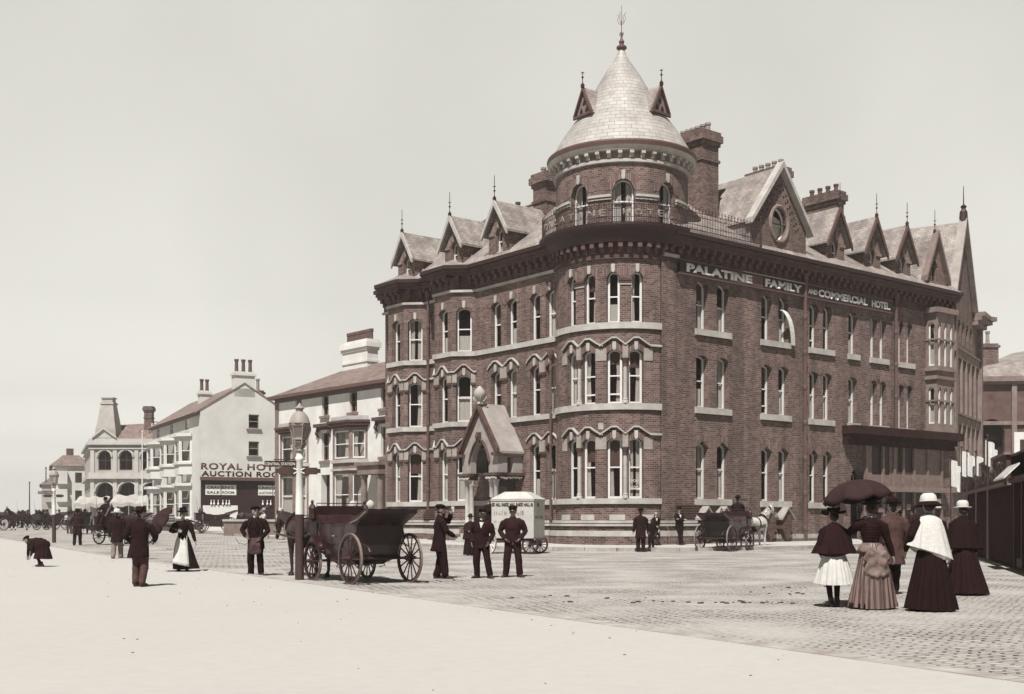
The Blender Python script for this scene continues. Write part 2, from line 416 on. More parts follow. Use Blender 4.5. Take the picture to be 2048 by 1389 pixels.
def window(F, o, parent, frame=None, pane=None, style=None, bars=False, mat=None, two=True, fw=.075):
    """sash window in opening o: frame = part, pane / curtain = sub-parts"""
    rnd = random.Random(WCOUNT[0] * 77 + 5); WCOUNT[0] += 1
    r = o['reveal']; u0, u1, z0 = o['u0'], o['u1'], o['z0']; hd = o['head']
    w = fw; dz = -r + .075; d0 = -r + .005
    top = max(p[1] for p in hd); zm = z0 + (top - z0) * .52
    mb = MB()
    hx, hz = [p[0] for p in hd], [p[1] for p in hd]
    iu0, iu1 = u0 + w, u1 - w
    band(mb, F, [u0, iu0], z0, [lerp_at(hx, hz, u0), lerp_at(hx, hz, iu0)], d0, dz)
    band(mb, F, [iu1, u1], z0, [lerp_at(hx, hz, iu1), lerp_at(hx, hz, u1)], d0, dz)
    band(mb, F, [iu0, iu1], z0, z0 + .10, d0, dz)
    band(mb, F, [iu0, iu1], zm - .03, zm + .03, d0, dz - .01)
    ins = [iu0] + [x for x in hx if iu0 + .01 < x < iu1 - .01] + [iu1]
    ht = [lerp_at(hx, hz, x) for x in ins]
    band(mb, F, ins, [h - .07 for h in ht], [h - .001 for h in ht], d0, dz - .002)
    if bars:
        uc = (u0 + u1) / 2
        band(mb, F, [uc - .018, uc + .018], z0 + .1, lerp_at(hx, hz, uc) - .06, d0, dz - .025)
    if two == 'open':
        band(mb, F, [iu0, iu1], z0 + .42, z0 + .49, d0, dz - .02)
    wo_ = mb.build('window', mat or m_white, parent)
    pb = MB()
    band(pb, F, ins, z0 + .1, [h - .07 for h in ht], d0 - .008, d0 - .002, back=True)
    pb.build('pane', pane or m_glass, wo_)
    st = style or rnd.choice(['blind', 'blind', 'side', 'both', 'full', 'both', 'low', 'pair', 'side', 'none'])
    cd = d0 - .035
    if st in ('blind', 'both'):
        bz = top - (top - z0) * rnd.uniform(.25, .5)
        cb = MB(); band(cb, F, [iu0 - .04, iu1 + .04], bz, top - .02, cd - .01, cd, back=True); cb.build('blind', m_blind, wo_)
    if st in ('side', 'full', 'low', 'both', 'pair'):
        cb = MB()
        def cloth(a, b, zt, flare):
            k = 10
            for i in range(k):
                t0, t1 = i / k, (i + 1) / k
                ua, ub = a + (b - a) * t0, a + (b - a) * t1
                da, db = cd - .02 + .018 * math.sin(t0 * 22), cd - .02 + .018 * math.sin(t1 * 22)
                va, vb = a + (b - a) * t0 * flare, a + (b - a) * t1 * flare
                zmid = (z0 + zt) / 2
                cb.face([F.P(va, zmid, da), F.P(vb, zmid, db), F.P(ub, zt, db), F.P(ua, zt, da)])
                cb.face([F.P(ua, z0 + .05, da), F.P(ub, z0 + .05, db), F.P(vb, zmid, db), F.P(va, zmid, da)])
        W_ = iu1 - iu0
        if st in ('side', 'both'):
            if rnd.random() < .5: cloth(iu1 + .03, iu1 - W_ * .42, top - .05, .8)
            else: cloth(iu0 - .03, iu0 + W_ * .42, top - .05, .8)
        elif st == 'pair': cloth(iu0 - .03, iu0 + W_ * .36, top - .06, 1.05); cloth(iu1 + .03, iu1 - W_ * .36, top - .06, .95)
        elif st == 'full': cloth(iu0 - .03, iu1 + .03, zm + .1, 1)
        else: cloth(iu0 - .03, iu1 + .03, z0 + (top - z0) * .38, 1)
        cb.build('curtain', m_curtain, wo_)
    return wo_
def text_on(F, s, size, u0, z0, d0, d1, width=None, name='lettering', mat=None, parent=None, height=None, spacing=1.0, bold=.0):
    cu = bpy.data.curves.new('t', 'FONT'); cu.body = s; cu.size = size; cu.space_character = spacing; cu.offset = bold * size
    ob = bpy.data.objects.new('t', cu); COL.objects.link(ob)
    dg = bpy.context.evaluated_depsgraph_get(); me = bpy.data.meshes.new_from_object(ob.evaluated_get(dg))
    bpy.data.objects.remove(ob); bpy.data.curves.remove(cu)
    xs = [v.co.x for v in me.vertices]; ys = [v.co.y for v in me.vertices]
    sx = (width / (max(xs) - min(xs))) if width else 1; sy = (height / (max(ys) - min(ys))) if height else 1
    x0, y0 = min(xs), min(ys)
    b = bmesh.new(); b.from_mesh(me); bpy.data.meshes.remove(me)
    if F.curved: bmesh.ops.subdivide_edges(b, edges=[e for e in b.edges if e.calc_length() * sx > .3], cuts=2)
    g = bmesh.ops.extrude_face_region(b, geom=b.faces[:])
    top = {v for v in g['geom'] if isinstance(v, bmesh.types.BMVert)}
    for v in b.verts:
        v.co = F.P(u0 + (v.co.x - x0) * sx, z0 + (v.co.y - y0) * sy, d1 if v in top else d0)
    bmesh.ops.recalc_face_normals(b, faces=b.faces)
    me = bpy.data.meshes.new(name); b.to_mesh(me); b.free(); me.materials.append(mat)
    o = bpy.data.objects.new(name, me); COL.objects.link(o)
    if parent: o.parent = parent
    return o
# ---------------------------------------------------------------- ground
def ground_mat(name, v, amt, scale, joints=None, bmp=.3, wear=0, v2=None):
    m, t, b = newmat(name)
    r, n, tcn = noise_ramp(t, v, amt, scale, detail=9)
    r2, n2, _ = noise_ramp(t, .5, .5, .12, detail=4)
    col = r.outputs[0]
    # broad stains
    mr = t.nodes.new('ShaderNodeMapRange'); mr.inputs['From Min'].default_value = .35; mr.inputs['From Max'].default_value = .65
    mr.inputs['To Min'].default_value = 1 - wear; mr.inputs['To Max'].default_value = 1 + wear * .5
    t.links.new(n2.outputs[0], mr.inputs['Value'])
    cc = t.nodes.new('ShaderNodeCombineColor')
    for i in range(3): t.links.new(mr.outputs[0], cc.inputs[i])
    col = mixc(t, 'MULTIPLY', 1.0, col, cc.outputs[0])
    hgt = n.outputs[0]
    if joints:
        mp = t.nodes.new('ShaderNodeMapping'); mp.inputs['Rotation'].default_value = (0, 0, joints[2])
        nzw = t.nodes.new('ShaderNodeTexNoise'); nzw.inputs['Scale'].default_value = 1.1; nzw.inputs['Detail'].default_value = 5; nzw.inputs['Roughness'].default_value = .65
        t.links.new(tcn.outputs['Object'], nzw.inputs['Vector'])
        va = t.nodes.new('ShaderNodeVectorMath'); va.operation = 'MULTIPLY_ADD'; va.inputs[1].default_value = (.34, .34, 0)
        t.links.new(nzw.outputs['Color'], va.inputs[0]); t.links.new(tcn.outputs['Object'], va.inputs[2])
        t.links.new(va.outputs[0], mp.inputs[0])
        br = t.nodes.new('ShaderNodeTexBrick'); br.inputs['Scale'].default_value = 1
        br.inputs['Brick Width'].default_value = joints[0]; br.inputs['Row Height'].default_value = joints[1]
        br.inputs['Mortar Size'].default_value = joints[3]; br.inputs['Mortar Smooth'].default_value = .6
        br.inputs['Color1'].default_value = (1.10, 1.10, 1.10, 1); br.inputs['Color2'].default_value = (.80, .79, .78, 1); br.inputs['Mortar'].default_value = joints[4]
        t.links.new(mp.outputs[0], br.inputs['Vector'])
        # sett joints silt up in patches
        n4 = t.nodes.new('ShaderNodeTexNoise'); n4.inputs['Scale'].default_value = .5; n4.inputs['Detail'].default_value = 5; t.links.new(tcn.outputs['Object'], n4.inputs['Vector'])
        m4 = t.nodes.new('ShaderNodeMapRange'); m4.inputs['From Min'].default_value = .34; m4.inputs['From Max'].default_value = .62; t.links.new(n4.outputs[0], m4.inputs['Value'])
        col = mixc(t, 'MULTIPLY', m4.outputs[0], col, br.outputs['Color'])
        iv = t.nodes.new('ShaderNodeMath'); iv.operation = 'SUBTRACT'; iv.inputs[0].default_value = 1; t.links.new(br.outputs['Fac'], iv.inputs[1])
        m5 = t.nodes.new('ShaderNodeMath'); m5.operation = 'MULTIPLY'; t.links.new(iv.outputs[0], m5.inputs[0]); t.links.new(m4.outputs[0], m5.inputs[1])
        m6 = t.nodes.new('ShaderNodeMath'); m6.operation = 'MULTIPLY_ADD'; m6.inputs[1].default_value = .5; t.links.new(n.outputs[0], m6.inputs[0]); t.links.new(m5.outputs[0], m6.inputs[2])
        hgt = m6.outputs[0]
    t.links.new(col, b.inputs['Base Color']); b.inputs['Roughness'].default_value = .92; b.inputs['Specular IOR Level'].default_value = .15
    bump(t, b, hgt, bmp, .03)
    return m
m_setts = ground_mat('granite_setts', .49, .16, 9, (.25, .14, R_(28), .024, (.22, .19, .175, 1)), .8, .05)
m_prom = ground_mat('pale_asphalt', .53, .04, 6, None, .10, .03)
m_pave = ground_mat('flagstones', .55, .10, 3, (1.0, .75, R_(38.6), .012, (.66, .63, .60, 1)), .15, .08)
m_sand = ground_mat('pale_sand', .46, .1, .5, None, .1, .08)
m_kerb = M('kerb_stone', .42, .9, .3, 2, .3, .01, 12)

def sheet(name, pts, zoff, mat, kerb=0, label=None):
    """flat polygon in plan, following the gentle rise of the ground"""
    b = bmesh.new(); vs = [b.verts.new((x, y, 0)) for x, y in pts]; b.faces.new(vs)
    for yy in (45, 120):
        bmesh.ops.bisect_plane(b, geom=b.verts[:] + b.edges[:] + b.faces[:], plane_co=(0, yy, 0), plane_no=(0, 1, 0))
    bmesh.ops.recalc_face_normals(b, faces=b.faces)
    if b.faces[:][0].normal.z < 0: bmesh.ops.reverse_faces(b, faces=b.faces)
    if kerb:
        ed = [e for e in b.edges if e.is_boundary]
        g = bmesh.ops.extrude_edge_only(b, edges=ed)
        low = {v for v in g['geom'] if isinstance(v, bmesh.types.BMVert)}
    else: low = set()
    for v in b.verts: v.co.z = gz(v.co.y) + zoff - (kerb + .05 if v in low else 0)
    me = bpy.data.meshes.new(name); b.to_mesh(me); b.free(); me.materials.append(mat)
    o = bpy.data.objects.new(name, me); COL.objects.link(o); o['kind'] = 'structure'
    return o
sheet('ground', [(-3000, -300), (3000, -300), (3000, 4000), (-3000, 4000)], -.06, m_sand)
# the promenade edge runs away to the left
PE = lambda t: (4.48 - .5 * t, 10.25 + .866 * t)
e0, e1 = PE(-30), PE(330)
sheet('road', [e0, (60, -16), (75, 60), (60, 140), (20, 300), e1], 0, m_setts)
sheet('promenade', [(-240, -60), (30, -60), e0, e1, (-300, 300)], .045, m_prom, .1)
# pavement round the hotel, its kerb in front of the hotel and the terrace
sheet('pavement', [(-34, 111), (-25.6, 94), (-12.6, 68.5), (-9.5, 63.2), (-2.5, 54.5), (.5, 51.4), (4.5, 50.0), (8.5, 50.6), (13, 53.2), (36, 71.6), (46, 84), (50, 130), (0, 160), (-40, 140)], .15, m_pave, .17)
# the opposite pavement on the right
sheet('footway', [(10.6, 22.5), (15, 31), (17.5, 34.8), (30, 45), (60, 55), (60, 20), (14, 18)], .12, m_pave, .14)
pk_ = MB()
for i in range(330):
    (xa, ya), (xb, yb) = PE(-18 + i * .9 + .012), PE(-18 + (i + 1) * .9 - .012)
    if yb > 120: break
    z = gz((ya + yb) / 2); n_ = Vector((.866, .5, 0)); a, c = Vector((xa, ya, z - .1)), Vector((xb, yb, z - .1))
    pk_.prism([a + n_ * .03, c + n_ * .03, c - n_ * .24, a - n_ * .24], (0, 0, .152 + random.uniform(-.002, .003)))
tag(pk_.build('promenade_kerb', m_kerb), kind='structure')
gr0_ = MB(); rnd = random.Random(31)
for i in range(170):
    t_ = rnd.uniform(-4, 60); x, y = PE(t_); w = abs(rnd.gauss(0, 2.2)) if i % 3 else rnd.uniform(0, 9); x -= w; r = rnd.uniform(.004, .014)
    gr0_.ball((x, y, .047), (r * 1.4, r, r * .6), 6)
tag(gr0_.build('grit', M('dark_grit', .10, .9, .4, 4, 0)), kind='stuff')
kb = MB()
kp = [(-34, 111), (-25.6, 94), (-12.6, 68.5), (-9.5, 63.2), (-2.5, 54.5), (.5, 51.4), (4.5, 50.0), (8.5, 50.6), (13, 53.2), (36, 71.6)]
for (xa, ya), (xb, yb) in zip(kp, kp[1:]):
    t = Vector((xb - xa, yb - ya, 0)); L_ = t.length; t.normalize(); n_ = Vector((t.y, -t.x, 0)); k = max(1, int(L_ / 1.1))
    for i in range(k):
        a = Vector((xa, ya, 0)) + t * (L_ * i / k + .01); c = Vector((xa, ya, 0)) + t * (L_ * (i + 1) / k - .01)
        z = gz((a.y + c.y) / 2)
        kb.prism([a + n_ * .16 + Vector((0, 0, z - .1)), c + n_ * .16 + Vector((0, 0, z - .1)), c - n_ * .02 + Vector((0, 0, z - .1)), a - n_ * .02 + Vector((0, 0, z - .1))], (0, 0, .256))
tag(kb.build('kerb', m_kerb), kind='structure')

# ---------------------------------------------------------------- the corner hotel
TC = (5.43, 58.0); HR = math.atan2(.6245, .781)
hotel = thing('corner_hotel', 'dark brick corner hotel with a round tower under a pale conical roof', 'hotel', (TC[0], TC[1], 0), HR)
RT = 3.25
FD = Drum(RT); FR = Flat((0, -RT), 0.0); FL = Flat((-2.6, 0), R_(-90))
BD = .92
def bay_faces(c):   # canted bay on the left wing centred at y=c: right canted, front, left canted (each: face, width)
    hw = .82
    s2 = BD * math.sqrt(2)
    fr = Flat((-2.6 - BD, c + hw), R_(-90))                                  # front, u 0..2hw
    ca = Flat((-2.6 - BD, c - hw), R_(-45)); cl = Flat((-2.6, c + hw + BD), R_(-135))
    return (fr, 2 * hw), (ca, s2), (cl, s2)
BAYS = (10.3, 15.0)
S3, S2, S1 = 10.62, 6.83, 2.38; T3, T2, T1 = 13.0, 9.36, 5.2
dl = -.18    # the left wing sits slightly lower
deg = lambda a: R_(a) * RT
wb = MB(); im = MB(); st = MB(); vo = MB(); lo = MB(); cp = MB(); cl_ = MB()
WIN = []
def arch(F, o, wd=.30, key=True, d=.02):
    hd = o['head']; us = [p[0] for p in hd]; c = (us[0] + us[-1]) / 2; hw = (us[-1] - us[0]) / 2
    top = max(p[1] for p in hd); zs = hd[0][1]
    k = 10; outer = []; inner = []
    xs = [c + (hw + wd) * (-1 + 2 * i / k) for i in range(k + 1)]
    for x in xs:
        t = (x - c) / (hw + wd); outer.append(zs + (top - zs + wd) * math.sqrt(max(0, 1 - abs(t) ** 2.2)) if abs(t) < 1 else zs)
        inner.append(lerp_at(us, [p[1] for p in hd], x) if us[0] <= x <= us[-1] else zs)
    vo.cut(); band(vo, F, xs, inner, [max(a, b) for a, b in zip(outer, inner)], 0, d)
    if key:
        w = .085; band(st, F, [c - w, c - w * .5, c + w * .5, c + w], [top + .05, top - .03, top - .03, top + .05], [top + wd + .06] * 4, 0, .08)
def hood(F, pair, zc, rise, h=.075, d=.15, ext=.32, flat=None):
    """zig-zag label mould over a pair of windows; flat = how far the level ends run"""
    pts = []
    for o in pair:
        a, b = o['u0'], o['u1']; c = (a + b) / 2; top = max(p[1] for p in o['head'])
        pts.append((c, top + .50))
    (ca, za), (cb, zb) = pts[0], pts[-1]
    lo_z = za - rise
    us = [pair[0]['u0'] - ext - (flat or 0), pair[0]['u0'] - ext, pair[0]['u0'] - .05, ca - .12, ca + .12]
    zs = [lo_z, lo_z, lo_z + rise * .45, za, za]
    if len(pair) == 2:
        us += [(ca + cb) / 2 - .02, (ca + cb) / 2 + .02]; zs += [lo_z + rise * .15] * 2
        us += [cb - .12, cb + .12]; zs += [zb, zb]
    us += [pair[-1]['u1'] + .05, pair[-1]['u1'] + ext, pair[-1]['u1'] + ext + (flat or 0)]; zs += [lo_z + rise * .45, lo_z, lo_z]
    if not flat: us = us[1:-1]; zs = zs[1:-1]
    band(st, F, us, zs, [z + h for z in zs], 0, d)
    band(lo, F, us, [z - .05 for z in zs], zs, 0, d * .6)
def impost(F, ua, ub, zt, zb, d=.05):
    im.cut(); band(im, F, [ua, ub], zb, zt, 0, d)
def sill(F, ua, ub, z, h=.26, d=.14):
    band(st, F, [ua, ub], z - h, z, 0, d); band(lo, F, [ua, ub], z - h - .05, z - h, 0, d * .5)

# --- tower drum: three storeys of paired windows
ops = []; A0, A1 = deg(-214), deg(-99.7)
for zc, (sz, tz, kind) in enumerate(((S1, T1, 'seg'), (S2, T2, 'seg'), (S3, T3, 'round'))):
    for c in (-131, -171.5, -208 if False else None):
        if c is None: continue
        if zc < 2: ws = [(c - 15.2, c - 2.6), (c + 2.6, c + 15.2)]
        else: ws = [(c - 15.2, c - 4.6), (c + 4.6, c + 15.2)]
        pr = []
        for a, b in ws:
            w = deg(b) - deg(a); o = opening(deg(a), deg(b), sz, tz - (w / 2 if kind == 'round' else .20), kind, .20, .30); ops.append(o); pr.append(o); WIN.append((FD, o))
            arch(FD, o)
        if zc < 2:
            hood(FD, pr, c, .36, flat=.0)
            zt, zb = tz + .12, tz - .55
            impost(FD, pr[0]['u1'] + .02, pr[1]['u0'] - .02, tz + .28, tz - .42, .10)
            impost(FD, pr[0]['u0'] - .46, pr[0]['u0'] - .02, tz + .06, tz - .52, .03)
            impost(FD, pr[1]['u1'] + .02, pr[1]['u1'] + .46, tz + .06, tz - .52, .03)
            # column between the lights
            um = (pr[0]['u1'] + pr[1]['u0']) / 2
            p = FD.P(um, 0, .02); z0 = sz; z1 = tz - .42
            cl_.cut(); cp.cut(); cl_.lathe([(.15, z0), (.15, z0 + .10), (.12, z0 + .14), (.13, z0 + .2), (.095, z0 + .24), (.09, z1 - .38)], (p.x, p.y, 0), 12)
            cp.lathe([(.09, z1 - .38), (.12, z1 - .36), (.10, z1 - .32), (.13, z1 - .2), (.19, z1 - .06), (.20, z1)], (p.x, p.y, 0), 10)
        else:
            for k in range(3): band(lo if k else st, FD, [pr[0]['u1'] - .03, pr[1]['u0'] + .03], tz - .62 + k * .10, tz - .54 + k * .10, 0, .05 + .03 * k)
for sz, h in ((S1, .26), (S2, .30), (S3, .30)):
    band(st, FD, [deg(-212), A1], sz - h, sz, 0, .12); band(lo, FD, [deg(-212), A1], sz - h - .05, sz - h, 0, .06)
wall(wb, FD, A0, A1, 1.16, 15.1, ops)
# level strings that join the hoods of the two pairs
for tz in (T1, T2):
    for a, b in ((-155.5, -147), (-115.3, -99.8)):
        aa = deg(a) + .32 if a < -150 else deg(a) + .3; z = tz + .14
        band(st, FD, [aa, deg(b) - (.0 if b > -101 else .12)], z, z + .10, 0, .13)
# --- right wing
pairs = [((1.85, 2.72), (3.35, 4.22)), ((6.72, 7.55), (8.08, 8.92)), ((10.66, 11.44), (11.84, 12.62)), ((14.1, 14.93),), ((16.15, 16.8), (17.04, 17.7)), ((18.88, 19.44), (19.7, 20.3))]
ops = []
for sz, tz, kind, rise in ((S1, T1, 'pt', .30), (S2, T2, 'seg', .16), (S3, T3, 'seg', .30)):
    for k, p in enumerate(pairs):
        if sz == S1 and k >= 3: continue
        sh = -.012 * (p[0][0] - 2)
        for a, b in p:
            o = opening(a, b, sz + sh, tz - rise + sh, kind, rise, .38); ops.append(o); WIN.append((FR, o))
            arch(FR, o, .28, key=False, d=.008)
        sill(FR, p[0][0] - .10, p[-1][1] + .12, sz + sh, .30, .13)
ops.append(opening(14.3, 15.6, .25, 3.6, 'round', reveal=.5))
wall(wb, FR, -.56, 24.4, .0, 15.1, ops)
band(wb, FR, [-.56, .42], 1.16, 13.8, 0, .06)                                  # corner pilaster
band(wb, FR, [1.42, 1.62], 2.4, 13.6, 0, .015); band(wb, FR, [4.75, 5.6], 2.4, 13.6, 0, .02)
# --- left wing
lp = [((1.98, 2.76), (3.18, 3.99)), ((5.06, 5.86), (6.38, 7.22))]
ops = []
def pr_ops(F, spans, sz, tz, z3):
    pr = []
    for a, b in spans:
        o = opening(a, b, sz, tz - .22, 'seg', .22, .34); pr.append(o); WIN.append((F, o)); arch(F, o)
    return pr
for li, (sz, tz) in enumerate(((S1, T1), (S2 + dl, T2 + dl), (S3 + dl, T3 + dl))):
    for k, p in enumerate(lp):
        if li == 0 and k == 1: continue
        sp = [(-b, -a) for a, b in p][::-1]
        pr = pr_ops(FL, sp, sz, tz, li == 2); ops += pr
        if li < 2:
            hood(FL, pr, 0, .40, ext=.22, d=.11)
            impost(FL, pr[0]['u1'] + .0, pr[1]['u0'] - .0, tz + .16, tz - .42, .07)
            band(lo, FL, [pr[0]['u1'] - .05, pr[1]['u0'] + .05], tz - .54, tz - .42, 0, .10)
    h = .26
    band(st, FL, [-8.56, -1.9], sz - h, sz, 0, .12); band(lo, FL, [-8.56, -1.9], sz - h - .05, sz - h, 0, .06)
    band(st, FL, [-13.3, -12.05], sz - h, sz, 0, .12)
    if li < 2: band(st, FL, [-13.3, -12.05], tz + .12, tz + .22, 0, .10)
wall(wb, FL, -8.56, -1.9, 0, 15.1, ops); wall(wb, FL, -13.28, -12.02, 0, 15.1, []); wall(wb, FL, -17.6, -16.72, 0, 15.1, [])
for c in BAYS:
    for bi, (F, w) in enumerate(bay_faces(c)):
        o3 = []
        for li, (sz, tz) in enumerate(((S1, T1), (S2 + dl, T2 + dl), (S3 + dl, T3 + dl))):
            m_ = w / 2; pr = pr_ops(F, [(m_ - .42, m_ + .42)], sz, tz, li == 2); o3 += pr
            a, b = 0, w
            band(st, F, [-.04, w + .04], sz - .26, sz, 0, .12); band(lo, F, [0, w], sz - .31, sz - .26, 0, .06)
            if li < 2:
                z = tz + .12; us = [-.04, m_ - .52, m_ - .1, m_ + .1, m_ + .52, w + .04]; zs = [z, z, z + .38, z + .38, z, z]
                band(st, F, us, zs, [q + .075 for q in zs], 0, .13); band(lo, F, us, [q - .05 for q in zs], zs, 0, .06)
                for a, b in ((0.02, m_ - .39), (m_ + .39, w - .02)):
                    im.cut(); band(im, F, [a, b], tz - .42, tz + .06, 0, .05); band(lo, F, [a, b], tz - .54, tz - .42, 0, .09)
        wall(wb, F, 0, w, 0, 15.1, o3)
wb.build('wall', m_brick, hotel); im.build_multi('impost_block', m_stone2, hotel)
vo.build_multi('window_arch', m_vouss, hotel)
# --- cornice: string, frieze, brackets, slab and gutter along every face
CN = 13.62; segs = []
segs.append((FR, -.3, 24.5, 0)); segs.append((FL, -8.56, -1.2, 0)); segs.append((FL, -13.3, -12.0, 0)); segs.append((FL, -17.7, -16.7, 0))
for c in BAYS:
    for F, w in bay_faces(c): segs.append((F, -.02, w + .02, 1))
gut = MB(); brk = MB(); fr_ = MB()
for F, a, b, kind in segs:
    e = .25 if kind else 0
    band(st if F is not FR else lo, F, [a - .05, b + .05], CN, CN + .13, 0, .14)
    band(fr_, F, [a, b], CN + .13, 14.45, 0, .03)
    n = max(2, round((b - a) / .56)); 
    for i in range(n):
        u = a + (b - a) * (i + .5) / n
        band(brk, F, [u - .10, u + .10], 14.02, 14.24, .03, .22); band(brk, F, [u - .10, u + .10], 14.24, 14.45, .03, .40)
        band(lo, F, [u - .14, u - .10, u + .10, u + .14], [13.80, 13.75, 13.75, 13.80], [13.95] * 4, .03, .06)
    band(lo, F, [a - e, b + e], 14.45, 14.60, 0, .50); band(lo, F, [a - e, b + e], 14.60, 14.76, 0, .62)
    band(gut, F, [a - e * 1.2, b + e * 1.2], 14.76, 14.96, 0, .78)
band(st, FR, [5.0, 9.9], CN + .13, CN + .16, 0, .30); band(st, FR, [-.5, .5], 13.8, 13.95, 0, .2)
# tower gallery under the railing
for a, b in ((13.60, 13.78),): band(lo, FD, [deg(-215), deg(-97)], a, b, 0, .13)
band(fr_, FD, [deg(-215), deg(-97)], 13.78, 14.3, 0, .05)
for i in range(17):
    u = deg(-214 + i * 7.2); band(brk, FD, [u - .09, u + .09], 13.86, 14.08, .03, .20); band(brk, FD, [u - .09, u + .09], 14.08, 14.32, .03, .42)
prof = [(RT, 14.30), (RT + .45, 14.30), (RT + .50, 14.42), (RT + .58, 14.62), (RT + .70, 14.80), (RT + .80, 14.90), (RT + .84, 15.00), (RT + .84, 15.09), (RT - .2, 15.10)]
gut.lathe(prof, n=72, cap=False, a0=-225, a1=-82)
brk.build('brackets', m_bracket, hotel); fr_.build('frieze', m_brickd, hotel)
gut.build('gutter', m_dark, hotel)
# --- plinth: battered brick base with stone courses, all round
pl = MB()
def plinth(F, a, b):
    wb2.cut()
    band(wb2, F, [a, b], -.05, .60, 0, .38); band(st, F, [a, b], .60, .86, 0, .40)
    band(wb2, F, [a, b], .86, 1.08, 0, .26); band(st, F, [a, b], 1.08, 1.18, 0, .36); band(lo, F, [a, b], 1.05, 1.08, 0, .32); band(st, F, [a, b], 1.22, 1.34, 0, .22); band(lo, F, [a, b], 1.18, 1.22, 0, .20)
wb2 = MB()
plinth(FD, deg(-216), deg(-98)); plinth(FR, -.4, 1.75)
wall(wb, FR, 0, .01, 0, .01, [])
for F, a, b in ((FL, -8.56, -7.7), (FL, -4.45, -2.0), (FL, -13.2, -12.05), (FL, -17.6, -16.7)): plinth(F, a, b)
for c in BAYS:
    for F, w in bay_faces(c): plinth(F, -.12, w + .12)
band(st, FR, [5.2, 12.9], .40, .62, 0, .16); band(st, FR, [1.7, 5.2], .95, 1.05, 0, .16); band(wb2, FR, [1.75, 12.9], -.05, .40, 0, .22)
for a in range(4): band(st, FD, [deg(-196 + a * 26), deg(-183 + a * 26)], 1.36, 1.62, 0, .03)
wb2.build_multi('plinth', m_brick, hotel)
# small number plate
band(st, FD, [deg(-153.5), deg(-149)], 5.62, 5.92, 0, .03)
# slatted board low on the tower's right flank
lv = MB()
for i in range(7): band(lv, FR, [.30, 2.0], 1.36 + .115 * i, 1.42 + .115 * i, 0, .10)
lv.cut()
for i in range(6): band(lv, FL, [-13.25, -11.9], 1.42 + .1 * i, 1.47 + .1 * i, 0, .3)
lv.build_multi('ventilator', m_brown, hotel)
# --- back and hidden walls, roof
bk = MB()
bk.box(-2.4, 3.0, 16.9, 17.55, 0, 15.1); bk.box(4.2, 4.5, 4.4, 17.5, 0, 15.1); bk.box(4.2, 24.4, 4.4, 4.7, 0, 15.1); bk.box(24.2, 24.4, -3.2, 4.4, 0, 15.1)
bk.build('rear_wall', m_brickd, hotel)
it = MB()
band(it, FL, [-16.8, -1.2], .1, 14.8, -1.35, -1.3, back=True); band(it, FR, [-1, 24], .1, 14.8, -1.35, -1.3, back=True); band(it, FD, [deg(-216), deg(-96)], .1, 14.8, -1.35, -1.3, back=True)
for c in BAYS: it.box(-2.3, -2.25, c - 1.7, c + 1.7, .1, 14.8)
it.build('room_dark_sheet', m_interior, hotel)  # dark sheets set behind the windows, room shade put into their colour
rf = MB()
ZE, ZR = 14.98, 19.2
rf.face([(-3.2, 17.9, ZE), (-3.2, 0, ZE), (2, 2.0, ZR), (2, 13.6, ZR)])                       # left wing slope
rf.face([(-3.2, 17.9, ZE), (2, 13.6, ZR), (4.6, 17.9, ZE)])
rf.face([(2, 2, ZR), (4.6, 4.6, ZE), (4.6, 17.9, ZE), (2, 13.6, ZR)])
rf.face([(0, -3.9, ZE), (24.6, -3.9, ZE), (24.6, 2, ZR), (2, 2, ZR)])                           # right wing slope
rf.face([(24.6, -3.9, ZE), (24.6, 4.8, ZE), (24.6, 2, ZR)]); rf.face([(2, 2, ZR), (24.6, 2, ZR), (24.6, 4.8, ZE), (4.6, 4.6, ZE)])
for c in BAYS:                                                                                 # bay roofs run back to the main slope
    rf.face([(-2.6 - BD - .72, c - 1.15, ZE), (-2.55, c - 2.1, ZE), (-2.2, c - .8, ZE + .95), (-2.2, c + .8, ZE + .95), (-2.6 - BD - .72, c + 1.15, ZE)][::-1])
    rf.face([(-2.6 - BD - .72, c + 1.15, ZE), (-2.2, c + .8, ZE + .95), (-2.55, c + 2.1, ZE)][::-1])
roof = rf.build('roof', m_slate, hotel)
rg = MB(); rg.tube([(2, 2, ZR + .05), (2, 13.6, ZR + .05), (-3.1, 17.8, ZE + .05)], .10, 6); rg.tube([(2, 2, ZR + .05), (24.5, 2, ZR + .05)], .10, 6); rg.build('ridge_tiles', m_stonem, roof)

